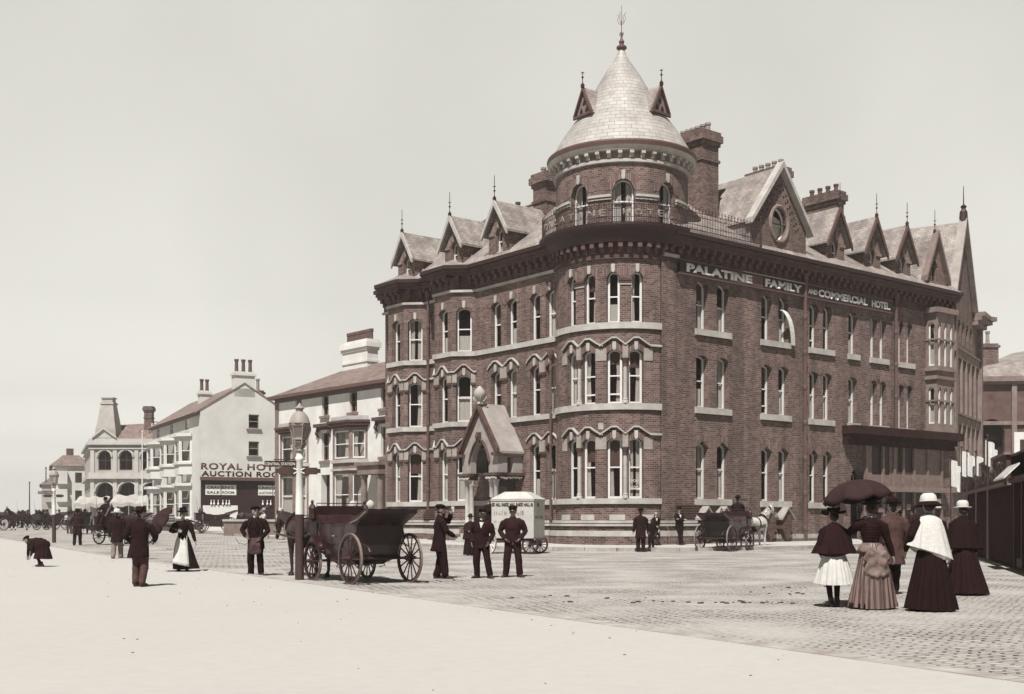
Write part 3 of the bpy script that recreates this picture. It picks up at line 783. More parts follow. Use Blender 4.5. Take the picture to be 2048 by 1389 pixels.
# --- dormers
def finial(mb, x, y, z, h=.9):
    mb.lathe([(.09, z - .05), (.10, z + .10), (.05, z + .16), (.02, z + .22), (.02, z + .40), (.07, z + .46), (.02, z + .52), (.016, z + h), (0, z + h + .05)], (x, y, 0), 8)
    mb.tube([(x - .09, y, z + .68), (x + .09, y, z + .68)], .014, 5); mb.tube([(x, y - .09, z + .68), (x, y + .09, z + .68)], .014, 5)
def gable_dormer(F, c, hw, ze, za, ov, depth, zb=14.95, wz=15.3, barge=m_stone, cheek=True, fin=True, name='dormer'):
    """steep gabled dormer: brick front with arched window, slate roof, stone coping"""
    w_ = MB(); o = opening(c - .29, c + .29, wz, wz + 1.0, 'round', reveal=.3)
    za_w = ze + (za - ze) * .90
    wall(w_, F, c - hw, c + hw, zb, [(c - hw, ze), (c, za_w), (c + hw, ze)], [o])
    for s in (-1, 1):
        u = c + s * hw
        w_.face([F.P(u, zb), F.P(u, ze), F.P(u, ze, -depth), F.P(u, zb, -depth)])
    d = w_.build(name, m_brick, hotel)
    s_ = MB(); arch_o = o; hd = o['head']
    us = [p[0] for p in hd]; zz = [p[1] for p in hd]
    xs = [c - .55] + us + [c + .55]
    band(s_, F, [c - .09, c + .09], max(zz) + .04, max(zz) + .5, 0, .09)
    for s in (-1, 1):   # kneelers beside the window
        a, b = sorted((c + s * .36, c + s * (hw + .05))); band(s_, F, [a, b], wz + .98, wz + 1.14, 0, .07); 
        a, b = sorted((c + s * .30, c + s * (hw + .0))); 
        band(s_, F, [a, b] , wz + 1.14, [wz + 1.62 if s > 0 else wz + 1.14, wz + 1.14 if s > 0 else wz + 1.62], 0, .04)
    band(s_, F, [c - .4, c + .4], wz - .12, wz, 0, .12)
    s_.build('stone_dressing', m_stonem, d)
    r_ = MB(); th = .10
    for s in (-1, 1):
        e0 = F.P(c + s * (hw + ov), ze - ov * (za - ze) / hw * .8, .30); a0 = F.P(c, za, .30)
        e1 = F.P(c + s * (hw + ov), ze - ov * (za - ze) / hw * .8, -depth); a1 = F.P(c, za, -depth)
        up = Vector((0, 0, th)); q = [e0, a0, a1, e1] if s < 0 else [a0, e0, e1, a1]
        r_.face([p + up for p in q]); r_.face(q[::-1])
        r_.face([e0, e0 + up, e1 + up, e1] if s > 0 else [e0 + up, e0, e1, e1 + up])
    r_.build('dormer_roof', m_slate, d)
    b_ = MB()
    for s in (-1, 1):
        e0 = F.P(c + s * (hw + ov), ze - ov * (za - ze) / hw * .8, 0); a0 = F.P(c, za, 0); n = F.n
        q = [e0 + Vector((0, 0, -.16)), a0 + Vector((0, 0, -.20)), a0 + Vector((0, 0, .16)), e0 + Vector((0, 0, .14))]
        b_.prism([p + n * .28 for p in q], n * .10)
    b_.build('bargeboard', barge, d)
    wo_ = window(F, o, d, style='low')
    if fin:
        f_ = MB(); p = F.P(c, za + .12, .3); finial(f_, p.x, p.y, p.z, 1.25); f_.build('finial', m_iron, d)
    return d
FLd = Flat((-2.75, 0), R_(-90)); FRd = Flat((0, -3.05), 0.0)
for c in (-6.35, -10.35, -15.1): gable_dormer(FLd, c, .86, 16.55, 17.95, .22, 3.3)
for c in (13.2, 16.6, 19.6): gable_dormer(FRd, c, .80, 16.75, 18.3, .30, 3.4, barge=m_brown)
# big gable over the right wing with an oculus
FG = Flat((0, -RT - .12), 0.0)
gw = MB(); gc = 7.95; ghw = 2.25
oc = dict(u0=gc - .62, u1=gc + .62, z0=16.6, head=[(gc - .62 + 1.24 * i / 12, 16.6 + .02 + .84 * math.sqrt(max(0, 1 - (-1 + i / 6) ** 2))) for i in range(13)], reveal=.3)
wall(gw, FG, gc - ghw, gc + ghw, 16.6, [(gc - ghw, 16.62), (gc - ghw + .01, 16.64), (gc, 19.45), (gc + ghw - .01, 16.64), (gc + ghw, 16.62)], [oc])
wall(gw, FG, gc - ghw, gc + ghw, 14.9, 15.76, [])
def zlow(u): t = (u - gc) / .62; return 16.6 - .84 * math.sqrt(max(0, 1 - t * t))
us = [gc - ghw] + [gc - .62 + 1.24 * i / 12 for i in range(13)] + [gc + ghw]
for a, b in zip(us, us[1:]):
    za = zlow(a) if abs(a - gc) <= .6201 else 16.6; zb = zlow(b) if abs(b - gc) <= .6201 else 16.6
    gw.face([FG.P(a, 15.76), FG.P(b, 15.76), FG.P(b, zb), FG.P(a, za)], 0, [(a, 15.76), (b, 15.76), (b, zb), (a, za)])
    if abs(a - gc) <= .6201 and abs(b - gc) <= .6201: gw.face([FG.P(a, za), FG.P(b, zb), FG.P(b, zb, -.3), FG.P(a, za, -.3)])
gable = gw.build('gable', m_brick, hotel)
rn = MB(); mold = [FG.P(gc + .70 * math.cos(R_(a)), 16.6 + .92 * math.sin(R_(a)), .03) for a in range(0, 361, 15)]
rn.tube(mold, .10, 8, cap=False); rn.build('oculus_moulding', m_stonem, gable)
ow = MB(); cir = [FG.P(gc + .60 * math.cos(R_(a)), 16.6 + .82 * math.sin(R_(a)), -.24) for a in range(0, 361, 15)]
ow.tube(cir, .06, 6, cap=False); ow.tube([FG.P(gc - .6, 16.6, -.22), FG.P(gc + .6, 16.6, -.22)], .03, 6); owf = ow.build('window', m_white, gable)
op = MB(); op.face([FG.P(gc + .6 * math.cos(R_(a)), 16.6 + .82 * math.sin(R_(a)), -.26) for a in range(0, 360, 15)]); op.build('pane', m_glass, owf)
oq = MB(); oq.face([FG.P(gc - .05, 15.9, -.34), FG.P(gc + .55, 15.9, -.34), FG.P(gc + .55, 16.9, -.34), FG.P(gc - .05, 17.1, -.34)]); oq.build('curtain', m_curtain, owf)
ob_ = MB(); ob_.box(gc - 1, gc + 1, -2.4, -2.35, 15.2, 18); ob_.build('room_dark_sheet', m_interior, gable)
dm = MB()                                                                     # dark diaper bricks along the rakes
for s in (-1, 1):
    for i in range(9):
        t = .12 + i * .095; u = gc + s * (ghw * (1 - t) * .80); z = 16.64 + 2.81 * t - .42
        band(dm, FG, [u - .05, u + .05], z - .06, z + .06, 0, .012)
        u2 = gc + s * (ghw * (1 - t) * .80 - .17); band(dm, FG, [u2 - .05, u2 + .05], z - .16, z - .06, 0, .012)
dm.build('diaper_bricks', m_dark, gable)
gr_ = MB()
for s in (-1, 1):
    e = FG.P(gc + s * (ghw + .12), 16.5 - .1, .1); a = FG.P(gc, 19.55, .1); e1 = FG.P(gc + s * (ghw + .12), 16.4, -3.4); a1 = FG.P(gc, 19.55, -5.2)
    gr_.face([e, a, a1, e1] if s < 0 else [a, e, e1, a1])
    gr_.face([FG.P(gc + s * ghw, 14.9, 0), FG.P(gc + s * ghw, 16.5, 0), FG.P(gc + s * ghw, 16.5, -3.4), FG.P(gc + s * ghw, 14.9, -3.4)])
gr_.build('gable_roof', m_slate, gable)
gcop = MB()
for s in (-1, 1):
    q = [FG.P(gc + s * (ghw + .22), 16.26, -.1), FG.P(gc, 19.48, -.1), FG.P(gc, 19.80, -.1), FG.P(gc + s * (ghw + .22), 16.55, -.1)]
    gcop.prism(q, FG.n * .45)
gcop.build('coping', m_stone, gable)
# --- chimneys
def chimney(x0, x1, y0, y1, zt, npot, along='y', name='chimney', parent=None, mat=None, pot=None, zb=15, ph=.45):
    b = MB(); b.box(x0, x1, y0, y1, zb, zt - .75)
    b.box(x0 - .07, x1 + .07, y0 - .07, y1 + .07, zt - 1.6, zt - 1.45)
    b.box(x0 - .08, x1 + .08, y0 - .08, y1 + .08, zt - .75, zt - .55); b.box(x0 - .18, x1 + .18, y0 - .18, y1 + .18, zt - .55, zt - .2); b.box(x0 - .10, x1 + .10, y0 - .10, y1 + .10, zt - .2, zt)
    c = b.build(name, mat or m_brick, parent or hotel)
    for i in range(npot):
        t = (i + .5) / npot; x, y = ((x0 + x1) / 2, y0 + (y1 - y0) * t) if along == 'y' else (x0 + (x1 - x0) * t, (y0 + y1) / 2)
        p = MB(); p.lathe([(.15, zt), (.13, zt + ph * .2), (.125, zt + ph * .7), (.16, zt + ph * .75), (.16, zt + ph), (.11, zt + ph), (.10, zt + .1)], (x, y, 0), 10); p.build('chimney_pot', pot or m_potl, c)
    return c
chimney(5.0, 6.25, -.8, 1.3, 21.6, 6)
chimney(12.1, 13.0, -.1, 2.2, 21.2, 5); chimney(17.25, 17.95, -.2, 2.1, 20.7, 4, pot=m_pot); chimney(.2, 1.2, 6.0, 7.1, 20.1, 2)
chimney(2.6, 3.1, 11.2, 12.2, 19.6, 1, pot=m_pot)
# --- top stage of the tower and its cone
tops = []
for c in (-172.5, -132.5, -92.5):
    o = opening(deg(c - 9.2), deg(c + 9.2), 15.25, 16.82, 'round', reveal=.34); tops.append(o)
up = MB(); wall(up, FD, deg(-240), deg(-40), 15.05, 18.15, tops)
up.lathe([(RT, 15.05), (RT, 18.15)], n=40, a0=-40, a1=120, cap=False)
tstage = up.build('tower_stage', m_brick, hotel)
us_ = MB(); uv_ = MB(); vo = MB(); st_keep = st; st = MB()
for o in tops: arch(FD, o, .34)
for a, b in ((-222, -182.5), (-162.5, -142.5), (-122.5, -102.5), (-82.5, -60)):
    st.cut()
    band(st, FD, [deg(a), deg(b)], 16.50, 16.62, 0, .12); band(st, FD, [deg(a), deg(b)], 16.38, 16.46, 0, .07)
st.build_multi('impost_band', m_stone, tstage); vo.build_multi('window_arch', m_vouss, tstage)
st = st_keep
for o in tops:
    window(FD, o, tstage, style='pair')
ti = MB(); band(ti, FD, [deg(-225), deg(-45)], 15.1, 18.1, -1.2, -1.15, back=True); ti.build('room_dark_sheet', m_interior, tstage)
tb = MB()
tb.lathe([(RT, 18.10), (RT + .12, 18.12), (RT + .12, 18.26), (RT + .03, 18.26)], n=72, cap=False)
tb.lathe([(RT + .03, 18.26), (RT + .03, 18.62)], n=72, mi=1, cap=False)
tb.lathe([(RT + .03, 18.62), (RT + .30, 18.64), (RT + .30, 18.72), (RT + .42, 18.84)], n=72, cap=False)
tb.lathe([(RT + .42, 18.84), (RT + .46, 19.02), (RT + .44, 19.10), (RT + .3, 19.12)], n=72, mi=2, cap=False)
tb.build('tower_cornice', [m_stone, m_stonem, m_brown], tstage)
tk = MB()
for i in range(40):
    u = 2 * math.pi * RT * i / 40; band(tk, FD, [u - .09, u + .09], 18.30, 18.48, .03, .15); band(tk, FD, [u - .09, u + .09], 18.48, 18.63, .03, .28)
tk.build('brackets', m_stone, tstage)
def cone_mat():
    m, t, b = newmat('conical_slates'); tcn = t.nodes.new('ShaderNodeTexCoord')
    s = t.nodes.new('ShaderNodeSeparateXYZ'); t.links.new(tcn.outputs['Object'], s.inputs[0])
    at = t.nodes.new('ShaderNodeMath'); at.operation = 'ARCTAN2'; t.links.new(s.outputs['Y'], at.inputs[0]); t.links.new(s.outputs['X'], at.inputs[1])
    mu = t.nodes.new('ShaderNodeMath'); mu.operation = 'MULTIPLY'; mu.inputs[1].default_value = 2.4; t.links.new(at.outputs[0], mu.inputs[0])
    c = t.nodes.new('ShaderNodeCombineXYZ'); t.links.new(mu.outputs[0], c.inputs[0]); t.links.new(s.outputs['Z'], c.inputs[1])
    br = t.nodes.new('ShaderNodeTexBrick'); br.inputs['Scale'].default_value = 1; br.inputs['Brick Width'].default_value = .42; br.inputs['Row Height'].default_value = .21
    br.inputs['Mortar Size'].default_value = .010; br.inputs['Mortar Smooth'].default_value = .5
    br.inputs['Color1'].default_value = sep(.42); br.inputs['Color2'].default_value = sep(.52); br.inputs['Mortar'].default_value = sep(.2)
    t.links.new(c.outputs[0], br.inputs['Vector'])
    n = t.nodes.new('ShaderNodeTexNoise'); n.inputs['Scale'].default_value = 1.2; n.inputs['Detail'].default_value = 6; t.links.new(tcn.outputs['Object'], n.inputs['Vector'])
    mr = t.nodes.new('ShaderNodeMapRange'); mr.inputs['From Min'].default_value = .3; mr.inputs['From Max'].default_value = .7; mr.inputs['To Min'].default_value = .78; mr.inputs['To Max'].default_value = 1.12; t.links.new(n.outputs[0], mr.inputs['Value'])
    cc = t.nodes.new('ShaderNodeCombineColor')
    for i in range(3): t.links.new(mr.outputs[0], cc.inputs[i])
    t.links.new(mixc(t, 'MULTIPLY', 1.0, br.outputs['Color'], cc.outputs[0]), b.inputs['Base Color']); b.inputs['Roughness'].default_value = .5
    iv = t.nodes.new('ShaderNodeMath'); iv.operation = 'SUBTRACT'; iv.inputs[0].default_value = 1; t.links.new(br.outputs['Fac'], iv.inputs[1]); bump(t, b, iv.outputs[0], .5, .02)
    return m
m_cone = cone_mat()
co = MB(); co.lathe([(3.58, 19.10), (3.45, 19.25), (3.02, 20.0), (2.72, 20.45), (2.12, 21.3), (1.66, 22.05), (1.27, 22.7), (.95, 23.25), (.70, 23.65), (.42, 24.05), (.23, 24.4), (.13, 24.7)], n=72, cap=False)
cone = co.build('conical_roof', m_cone, hotel, smooth='all')
fn = MB(); fn.lathe([(.11, 24.6), (.26, 24.72), (.26, 24.80), (.10, 24.92), (.14, 25.05), (.06, 25.2), (.03, 25.4), (.06, 25.48), (.02, 25.55), (.018, 26.0), (.04, 26.06), (.014, 26.1), (.01, 26.85), (0, 26.9)], n=12)
for a in range(0, 360, 90):
    dx, dy = math.cos(R_(a + 20)), math.sin(R_(a + 20))
    fn.tube([(0, 0, 25.9), (dx * .16, dy * .16, 26.0), (dx * .22, dy * .22, 26.2), (dx * .15, dy * .15, 26.36), (dx * .22, dy * .22, 26.46)], .011, 5)
    fn.tube([(0, 0, 25.3), (dx * .10, dy * .10, 25.38), (dx * .10, dy * .10, 25.5)], .016, 5)
fn.build('finial', m_brown, cone)
for ang in (-181, -86):    # two gablets on the cone
    a = R_(ang); t = Vector((-math.sin(a), math.cos(a), 0)); n = Vector((math.cos(a), math.sin(a), 0))
    FgL = Flat((0, 0), 0); FgL.o = n * 2.46; FgL.t = t; FgL.n = n
    g = MB(); wall(g, FgL, -.54, .54, 20.95, [(-.54, 20.96), (0, 22.1), (.54, 20.96)], [])
    gg = g.build('gablet', m_stonem, cone)
    g2 = MB()
    for s in (-1, 1):
        e = FgL.P(s * .64, 20.88, .12); ap = FgL.P(0, 22.24, .12); e1 = FgL.P(s * .64, 20.88, -1.2); a1 = FgL.P(0, 22.24, -1.6)
        g2.face([e, ap, a1, e1] if s < 0 else [ap, e, e1, a1])
    g2.build('gablet_roof', m_slate, gg)
    g3 = MB()
    for s in (-1, 1):
        q = [FgL.P(s * .66, 20.80, .02), FgL.P(0, 22.08, .02), FgL.P(0, 22.26, .02), FgL.P(s * .66, 20.98, .02)]; g3.prism(q, n * .12)
    band(g3, FgL, [-.64, .64], 20.83, 20.93, 0, .14)
    g3.build('gablet_frame', m_brown, gg)
    g4 = MB()
    for u, z in ((-.2, 21.14), (.18, 21.14), (0, 21.48)):
        band(g4, FgL, [u - .1, u, u + .1], [z - .10] * 3, [z - .02, z + .16, z - .02], 0, .015)
    g4.build('louvre', m_dark, gg)
    g5 = MB(); p = FgL.P(0, 22.25, .1); finial(g5, p.x, p.y, p.z, .7); g5.build('finial', m_iron, gg)
# --- iron gallery railing with the hotel's name
rl = MB(); RG = RT + .68; FGal = Drum(RG); FGr = Flat((0, -RT - .68), 0.0)
def rail(F, a, b, ends=True):
    n = int((b - a) / .115)
    for i in range(n + 1):
        u = a + (b - a) * i / n; p = F.P(u, 0)
        rl.tube([p + Vector((0, 0, 15.10)), p + Vector((0, 0, 15.98 + (.12 if i % 2 else 0)))], .017, 4)
        if i % 2:
            z = 16.12; t0 = F.P(u - .05, z); t1 = F.P(u + .05, z)
            rl.tube([t0, t1], .017, 4); rl.ball((p.x, p.y, z + .07), .032, 6); rl.ball((p.x, p.y, z - .1), .026, 6)
        if i % 3 == 0 and i < n:
            q = F.P(u + .055, 0)
            rl.tube([F.P(u + .055 + .10 * math.cos(k), 15.88 + .06 * math.sin(k)) for k in (0, 1.2, 2.4, 3.6, 4.8, 6.2)], .010, 4, cap=False)
            rl.tube([F.P(u + .06 + .09 * math.cos(k), 15.28 + .09 * math.sin(k)) for k in (0, 1.2, 2.4, 3.6, 4.8, 6.2)], .010, 4, cap=False)
    for z, r in ((15.16, .022), (15.40, .016), (15.78, .016), (15.98, .018)):
        k = max(2, int((b - a) / .2)); rl.tube([F.P(a + (b - a) * i / k, z) for i in range(k + 1)], r, 5)
dg = lambda a: R_(a) * RG
rail(FGal, dg(-222), dg(-90)); rail(FGr, 0.05, 5.85)
rl.tube([FGr.P(5.85, 15.0), FGr.P(5.85, 16.4)], .04, 6); rl.ball(FGr.P(5.85, 16.5), .07, 8)
railing = rl.build('gallery_railing', m_iron, hotel)
def letters(F, s, a0, step, z, h, mat, parent, d0=.02, d1=.05):
    for i, ch in enumerate(s):
        if ch == ' ': continue
        w = {'I': .08, 'L': .30}.get(ch, .36); text_on(F, ch, .5, a0 + i * step - w / 2, z, d0, d1, width=w, height=h, name='letter', mat=mat, parent=parent, bold=.02)
m_gilt = M('worn_gilding', .24, .5, .3, 9, .2, .004)
letters(FGal, 'PALATINE HOTEL', dg(-203), dg(8.05) - dg(0), 15.44, .32, m_gilt, railing)
# --- name board across the right wing
sb = MB(); band(sb, FR, [.52, 17.9], 13.14, 13.74, 0.005, .20); sb2 = sb.build('name_board', m_dark, hotel)
sp = MB(); band(sp, FR, [4.1, 6.6], 13.18, 13.70, .20, .208); sp.build('brown_patch', m_brown, sb2)  # lighter brown patch over part of the board
se = MB(); band(se, FR, [.46, 17.96], 13.74, 13.80, 0.005, .26); band(se, FR, [.46, 17.96], 13.07, 13.14, 0.005, .24); se.build('board_moulding', m_brown, sb2)
for s, a, b, h, z in (('PALATINE', .95, 5.75, .42, 13.23), ('FAMILY', 6.75, 9.75, .42, 13.23), ('AND', 10.25, 11.05, .26, 13.30), ('COMMERCIAL', 11.15, 15.55, .42, 13.23), ('HOTEL.', 15.95, 17.75, .42, 13.23)):
    text_on(FR, s, .5, a, z, .212, .23, width=b - a, height=h, name='lettering', mat=m_white, parent=sb2, bold=.045)
# --- windows
rs = {}
for i, (F, o) in enumerate(WIN):
    w_ = window(F, o, hotel, two='open' if i in (1, 4, 7, 20, 33) else True, fw=.105)
for s_, z_ in (('SMOKE', 3.15), ('ROOM', 2.85)): text_on(FD, s_, .2, deg(-126.2), z_, -.215, -.21, width=.42 if s_ == 'SMOKE' else .36, height=.13, name='lettering', mat=m_render2, parent=hotel)
# --- rainwater pipes
dp = MB()
def pipe(F, u, z0, z1, d=.16, r=.075):
    dp.cut()
    p0, p1 = F.P(u, z0, d), F.P(u, z1, d); dp.tube([p0, p1], r, 8)
    z = z0 + .6
    while z < z1: dp.tube([F.P(u, z - .06, d), F.P(u, z + .06, d)], r * 1.35, 8); z += 1.85
    hp = F.P(u, z1, d); dp.lathe([(.09, z1 - .3), (.17, z1 - .1), (.18, z1 + .12), (.1, z1 + .12)], (hp.x, hp.y, 0), 8)
pipe(FR, 10.05, .3, 14.2, .2, .10); pipe(FR, 18.35, 5.9, 14.2, .2, .09); pipe(FL, -12.85, .6, 14.2, .18); pipe(FL, -2.02, .8, 9.6, .3, .06)
dp.build_multi('rainwater_pipe', m_brown, hotel)

# --- entrance porch on the left wing
PW = Flat((-2.6 - 1.6, 6.1), R_(-90))    # front of the porch, u -1.5..1.5
po = MB(); hw = 1.5
ao = opening(-.76, .76, 3.75, 4.55, 'round', reveal=.35)
ao['head'] = [(-.76 + 1.52 * i / 14, 4.35 + 1.0 * (1 - abs(-1 + i / 7) ** 1.9) ** .8) for i in range(15)]
wall(po, PW, -hw, hw, 3.75, [(-hw, 5.0), (0, 7.05), (hw, 5.0)], [ao])
for s in (-1, 1):
    u = s * hw; F2 = Flat(PW.P(u, 0, 0)[:2], 0.0 if s > 0 else R_(180))
    if s > 0:
        so = opening(.62, 1.0, 3.75, 4.4, 'round', reveal=.2); wall(po, F2, 0, 1.6, 3.75, 5.0, [so])
    else:
        po.face([PW.P(u, 3.75), PW.P(u, 5.0), PW.P(u, 5.0, -1.6), PW.P(u, 3.75, -1.6)])
po.face([PW.P(-hw, 3.75), PW.P(-.76, 3.75), PW.P(-.76, 3.75, -1.6), PW.P(-hw, 3.75, -1.6)]); po.face([PW.P(.76, 3.75), PW.P(hw, 3.75), PW.P(hw, 3.75, -1.6), PW.P(.76, 3.75, -1.6)])
po.face([PW.P(-hw, 5.05, -.3), PW.P(hw, 5.05, -.3), PW.P(hw, 5.05, -1.6), PW.P(-hw, 5.05, -1.6)])
porch = po.build('porch', m_stone2, hotel)
pr_ = MB()
for s in (-1, 1):
    for d0, d1, dz in ((.18, -1.6, 0),):
        e = PW.P(s * (hw + .15), 4.85, d0); a = PW.P(0, 7.35, d0); e1 = PW.P(s * (hw + .15), 4.85, d1); a1 = PW.P(0, 7.35, d1); up_ = Vector((0, 0, -.12))
        pr_.face([e, a, a1, e1] if s < 0 else [a, e, e1, a1]); pr_.face([e + up_, e, e1, e1 + up_] if s > 0 else [e, e + up_, e1 + up_, e1])
pr_.build('porch_roof', m_stone2, porch)
pc = MB()
for k, (off, th, d) in enumerate(((0, .26, .20), (.30, .10, .10), (.48, .08, .05))):
    for s in (-1, 1):
        q = [PW.P(s * (hw + .16 - off * .55), 4.72 + (0 if k == 0 else .10), 0), PW.P(0, 7.36 - th - off, 0), PW.P(0, 7.36 - off, 0), PW.P(s * (hw + .16 - off * .55), 4.72 + th + (0 if k == 0 else .1), 0)]
        pc.prism(q, PW.n * d)
band(pc, PW, [-hw - .16, -hw + .25], 4.62, 4.78, -.1, .24); band(pc, PW, [hw - .25, hw + .16], 4.62, 4.78, -.1, .24)
F2 = Flat(PW.P(hw, 0, 0)[:2], 0.0); band(pc, F2, [-.1, 1.6], 4.62, 4.80, 0, .14)
pts = [PW.P(x[0] * 1.12, 4.35 + (x[1] - 4.35) * 1.12, .04) for x in ao['head']]; pc.tube(pts, .07, 6)
pc.build('porch_mouldings', m_dstone, porch)
pk = MB(); band(pk, PW, [-.13, -.09, .09, .13], [5.44, 5.32, 5.32, 5.44], [5.86] * 4, 0, .16); pk.ball(PW.P(0, 5.64, .18), (.11, .11, .15), 8); pk.build('carved_keystone', m_dstone, porch)
pf = MB(); p = PW.P(0, 0, .0)
pf.lathe([(.10, 7.25), (.20, 7.32), (.12, 7.42), (.10, 7.5), (.24, 7.62), (.31, 7.80), (.29, 7.96), (.18, 8.10), (.06, 8.22), (0, 8.26)], (p.x, p.y, 0), 14)
for a in range(0, 360, 60): pf.tube([(p.x + .1 * math.cos(R_(a)), p.y + .1 * math.sin(R_(a)), 7.4), (p.x + .3 * math.cos(R_(a)), p.y + .3 * math.sin(R_(a)), 7.52), (p.x + .36 * math.cos(R_(a)), p.y + .36 * math.sin(R_(a)), 7.66)], .035, 5)
pf.build('ball_finial', m_stone, porch, smooth=True)
pcap = MB()
for a, b in ((-hw - .22, -.60), (.60, hw + .22)):
    band(pcap, PW, [a, b], 3.62, 3.76, -.5, .22); band(pcap, PW, [a + .08, b - .08], 3.42, 3.62, -.4, .12)
band(pcap, F2, [.0, 1.6], 3.62, 3.76, -.4, .22); band(pcap, F2, [.0, 1.6], 3.42, 3.62, -.3, .12)
pcap.build('capital_slab', m_dstone, porch)
rnd = random.Random(3); pl_ = MB()
for a, b in ((-hw - .1, -.7), (.7, hw + .1)):
    for i in range(11):
        u = a + (b - a) * (i + .5) / 11; pl_.ball(PW.P(u, 3.50 + rnd.uniform(-.04, .04), .14), (.065, .065, .075), 6)
for i in range(12): pl_.ball(F2.P(.1 + i * .12, 3.5 + rnd.uniform(-.04, .04), .14), (.06, .06, .07), 6)
pl_.build('carved_foliage', m_stone, porch)
for u in (-1.22, -.86, .86, 1.22):
    c_ = MB(); q = PW.P(u, 0, -.12); c_.lathe([(.19, .98), (.19, 1.12), (.15, 1.18), (.17, 1.24), (.125, 1.3), (.12, 3.12), (.15, 3.16), (.13, 3.22), (.20, 3.42)], (q.x, q.y, 0), 14); c_.build('column', m_stone, porch, smooth=True)
pb_ = MB()
for a, b in ((-hw - .1, -.62), (.62, hw + .1)): band(pb_, PW, [a, b], 0, .98, -1.5, .12)
pb_.build('porch_base', m_brick, porch)
ps = MB()
for i in range(4): band(ps, PW, [-1.0, 1.0], .1 + i * .19 - .2, .1 + (i + 1) * .19, -1.5, 1.1 - i * .30)
ps.build('steps', m_stone, porch)
pd = MB(); FLp = FL; band(pd, FL, [-7.0, -5.2], .8, 4.9, .01, .05)
pdo = pd.build('door', m_dark, porch)
pg = MB(); band(pg, FL, [-6.45, -5.75], 1.2, 3.1, .05, .07); band(pg, FL, [-6.8, -5.4], 3.5, 4.5, .05, .07); pg.build('pane', m_blind, pdo)
# --- shop front and canopy at the far end of the right wing
sf = MB(); band(sf, FR, [13.6, 24.3], 5.75, 6.05, 0, .50); band(sf, FR, [13.5, 24.4], 6.05, 6.5, 0, .85); band(sf, FR, [13.55, 24.35], 5.5, 5.75, 0, .30); sf.build('shop_canopy', m_plank, hotel)
sc_ = MB(); band(sc_, FR, [13.6, 15.5], 2.95, 3.2, 0, .28); band(sc_, FR, [15.5, 23.6], 2.95, 3.25, .0, .55); sc_.build('shop_cornice', m_stonem, hotel)
sw = MB()
for a, b in ((15.5, 16.2), (17.9, 18.7), (20.4, 23.4)): band(sw, FR, [a, b], 3.25, 5.5, 0, .06)
for u in (15.6, 17.2, 18.3, 19.2, 20.3, 21.7, 23.2): band(sw, FR, [u - .09, u + .09], .3, 5.5, 0, .16)
band(sw, FR, [15.5, 23.4], .2, .95, 0, .12); band(sw, FR, [16.2, 17.9], 3.25, 3.9, 0, .05); band(sw, FR, [18.7, 20.4], 3.25, 4.1, 0, .05)
sw.build('shop_front', m_woodl, hotel)
gd = MB(); rnd = random.Random(17); u = 15.8
while u < 23.0:
    w = rnd.uniform(.18, .5); z = rnd.uniform(.95, 2.1); h = rnd.uniform(.2, .7); gd.cut(); band(gd, FR, [u, u + w], z, z + h, .03, rnd.uniform(.10, .26), mi=rnd.choice((0, 1, 1, 2)), back=True); u += w + rnd.uniform(.08, .35)
gd.build_multi('displayed_goods', [m_curtain, m_stonem, m_brown], hotel)
sg = MB(); band(sg, FR, [15.6, 23.2], .95, 5.5, 0.004, .03); sg.build('shop_window', m_dark, hotel)
sd = MB(); band(sd, FR, [12.2, 12.95], .25, 2.35, 0, .05); band(sd, FR, [13.2, 13.5], .25, 2.5, 0, .12); band(sd, FR, [12.0, 13.6], 2.35, 2.6, 0, .3); sd.build('side_door', m_brown, hotel)
# cellar-light hoods against the right wing
ch = MB(); cc_ = MB()
for u in (2.2, 3.5, 7.0, 8.3):
    ch.cut(); cc_.cut(); band(ch, FR, [u - .38, u, u + .38], [.9, .25, .9], [1.45, 1.85, 1.45], 0, .42)
    for s in (-1, 1):
        q = [FR.P(u + s * .52, 1.36, 0), FR.P(u, 1.95, 0), FR.P(u, 2.04, 0), FR.P(u + s * .52, 1.45, 0)]; cc_.prism(q, FR.n * .52)
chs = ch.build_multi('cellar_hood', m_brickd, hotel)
for o_, q_ in zip(cc_.build_multi('hood_coping', m_stone2, hotel), chs): o_.parent = q_
# stone oriel near the end of the right wing
oc_ = MB(); ow_ = []
for F, a, b in ((Flat(FR.P(21.7, 0, 0)[:2], R_(-90)), 0, .7), (Flat(FR.P(21.7, 0, .7)[:2], 0), 0, 1.9)):
    oo = []
    for z0, z1 in ((7.0, 9.2), (10.4, 13.0)):
        k = 1 if b < 1 else 3
        for i in range(k):
            w = b / k; oo.append(opening(a + w * i + .14, a + w * (i + 1) - .14, z0, z1 - .25, 'seg', .2, .16))
    wall(oc_, F, a, b, 6.5, 13.5, oo); ow_ += [(F, o) for o in oo]
    for z, h, d in ((6.5, .3, .12), (9.6, .18, .14), (10.1, .2, .14), (11.9, .1, .06), (8.3, .1, .06), (13.5, .3, .22)): band(oc_, F, [a - .1, b + .1], z, z + h, -.05, d)
Fq = Flat(FR.P(23.6, 0, .7)[:2], R_(90)); wall(oc_, Fq, 0, .7, 6.5, 13.5, [])
oriel = oc_.build('oriel', m_stonem, hotel)
for F, o in ow_: window(F, o, oriel, style='full')
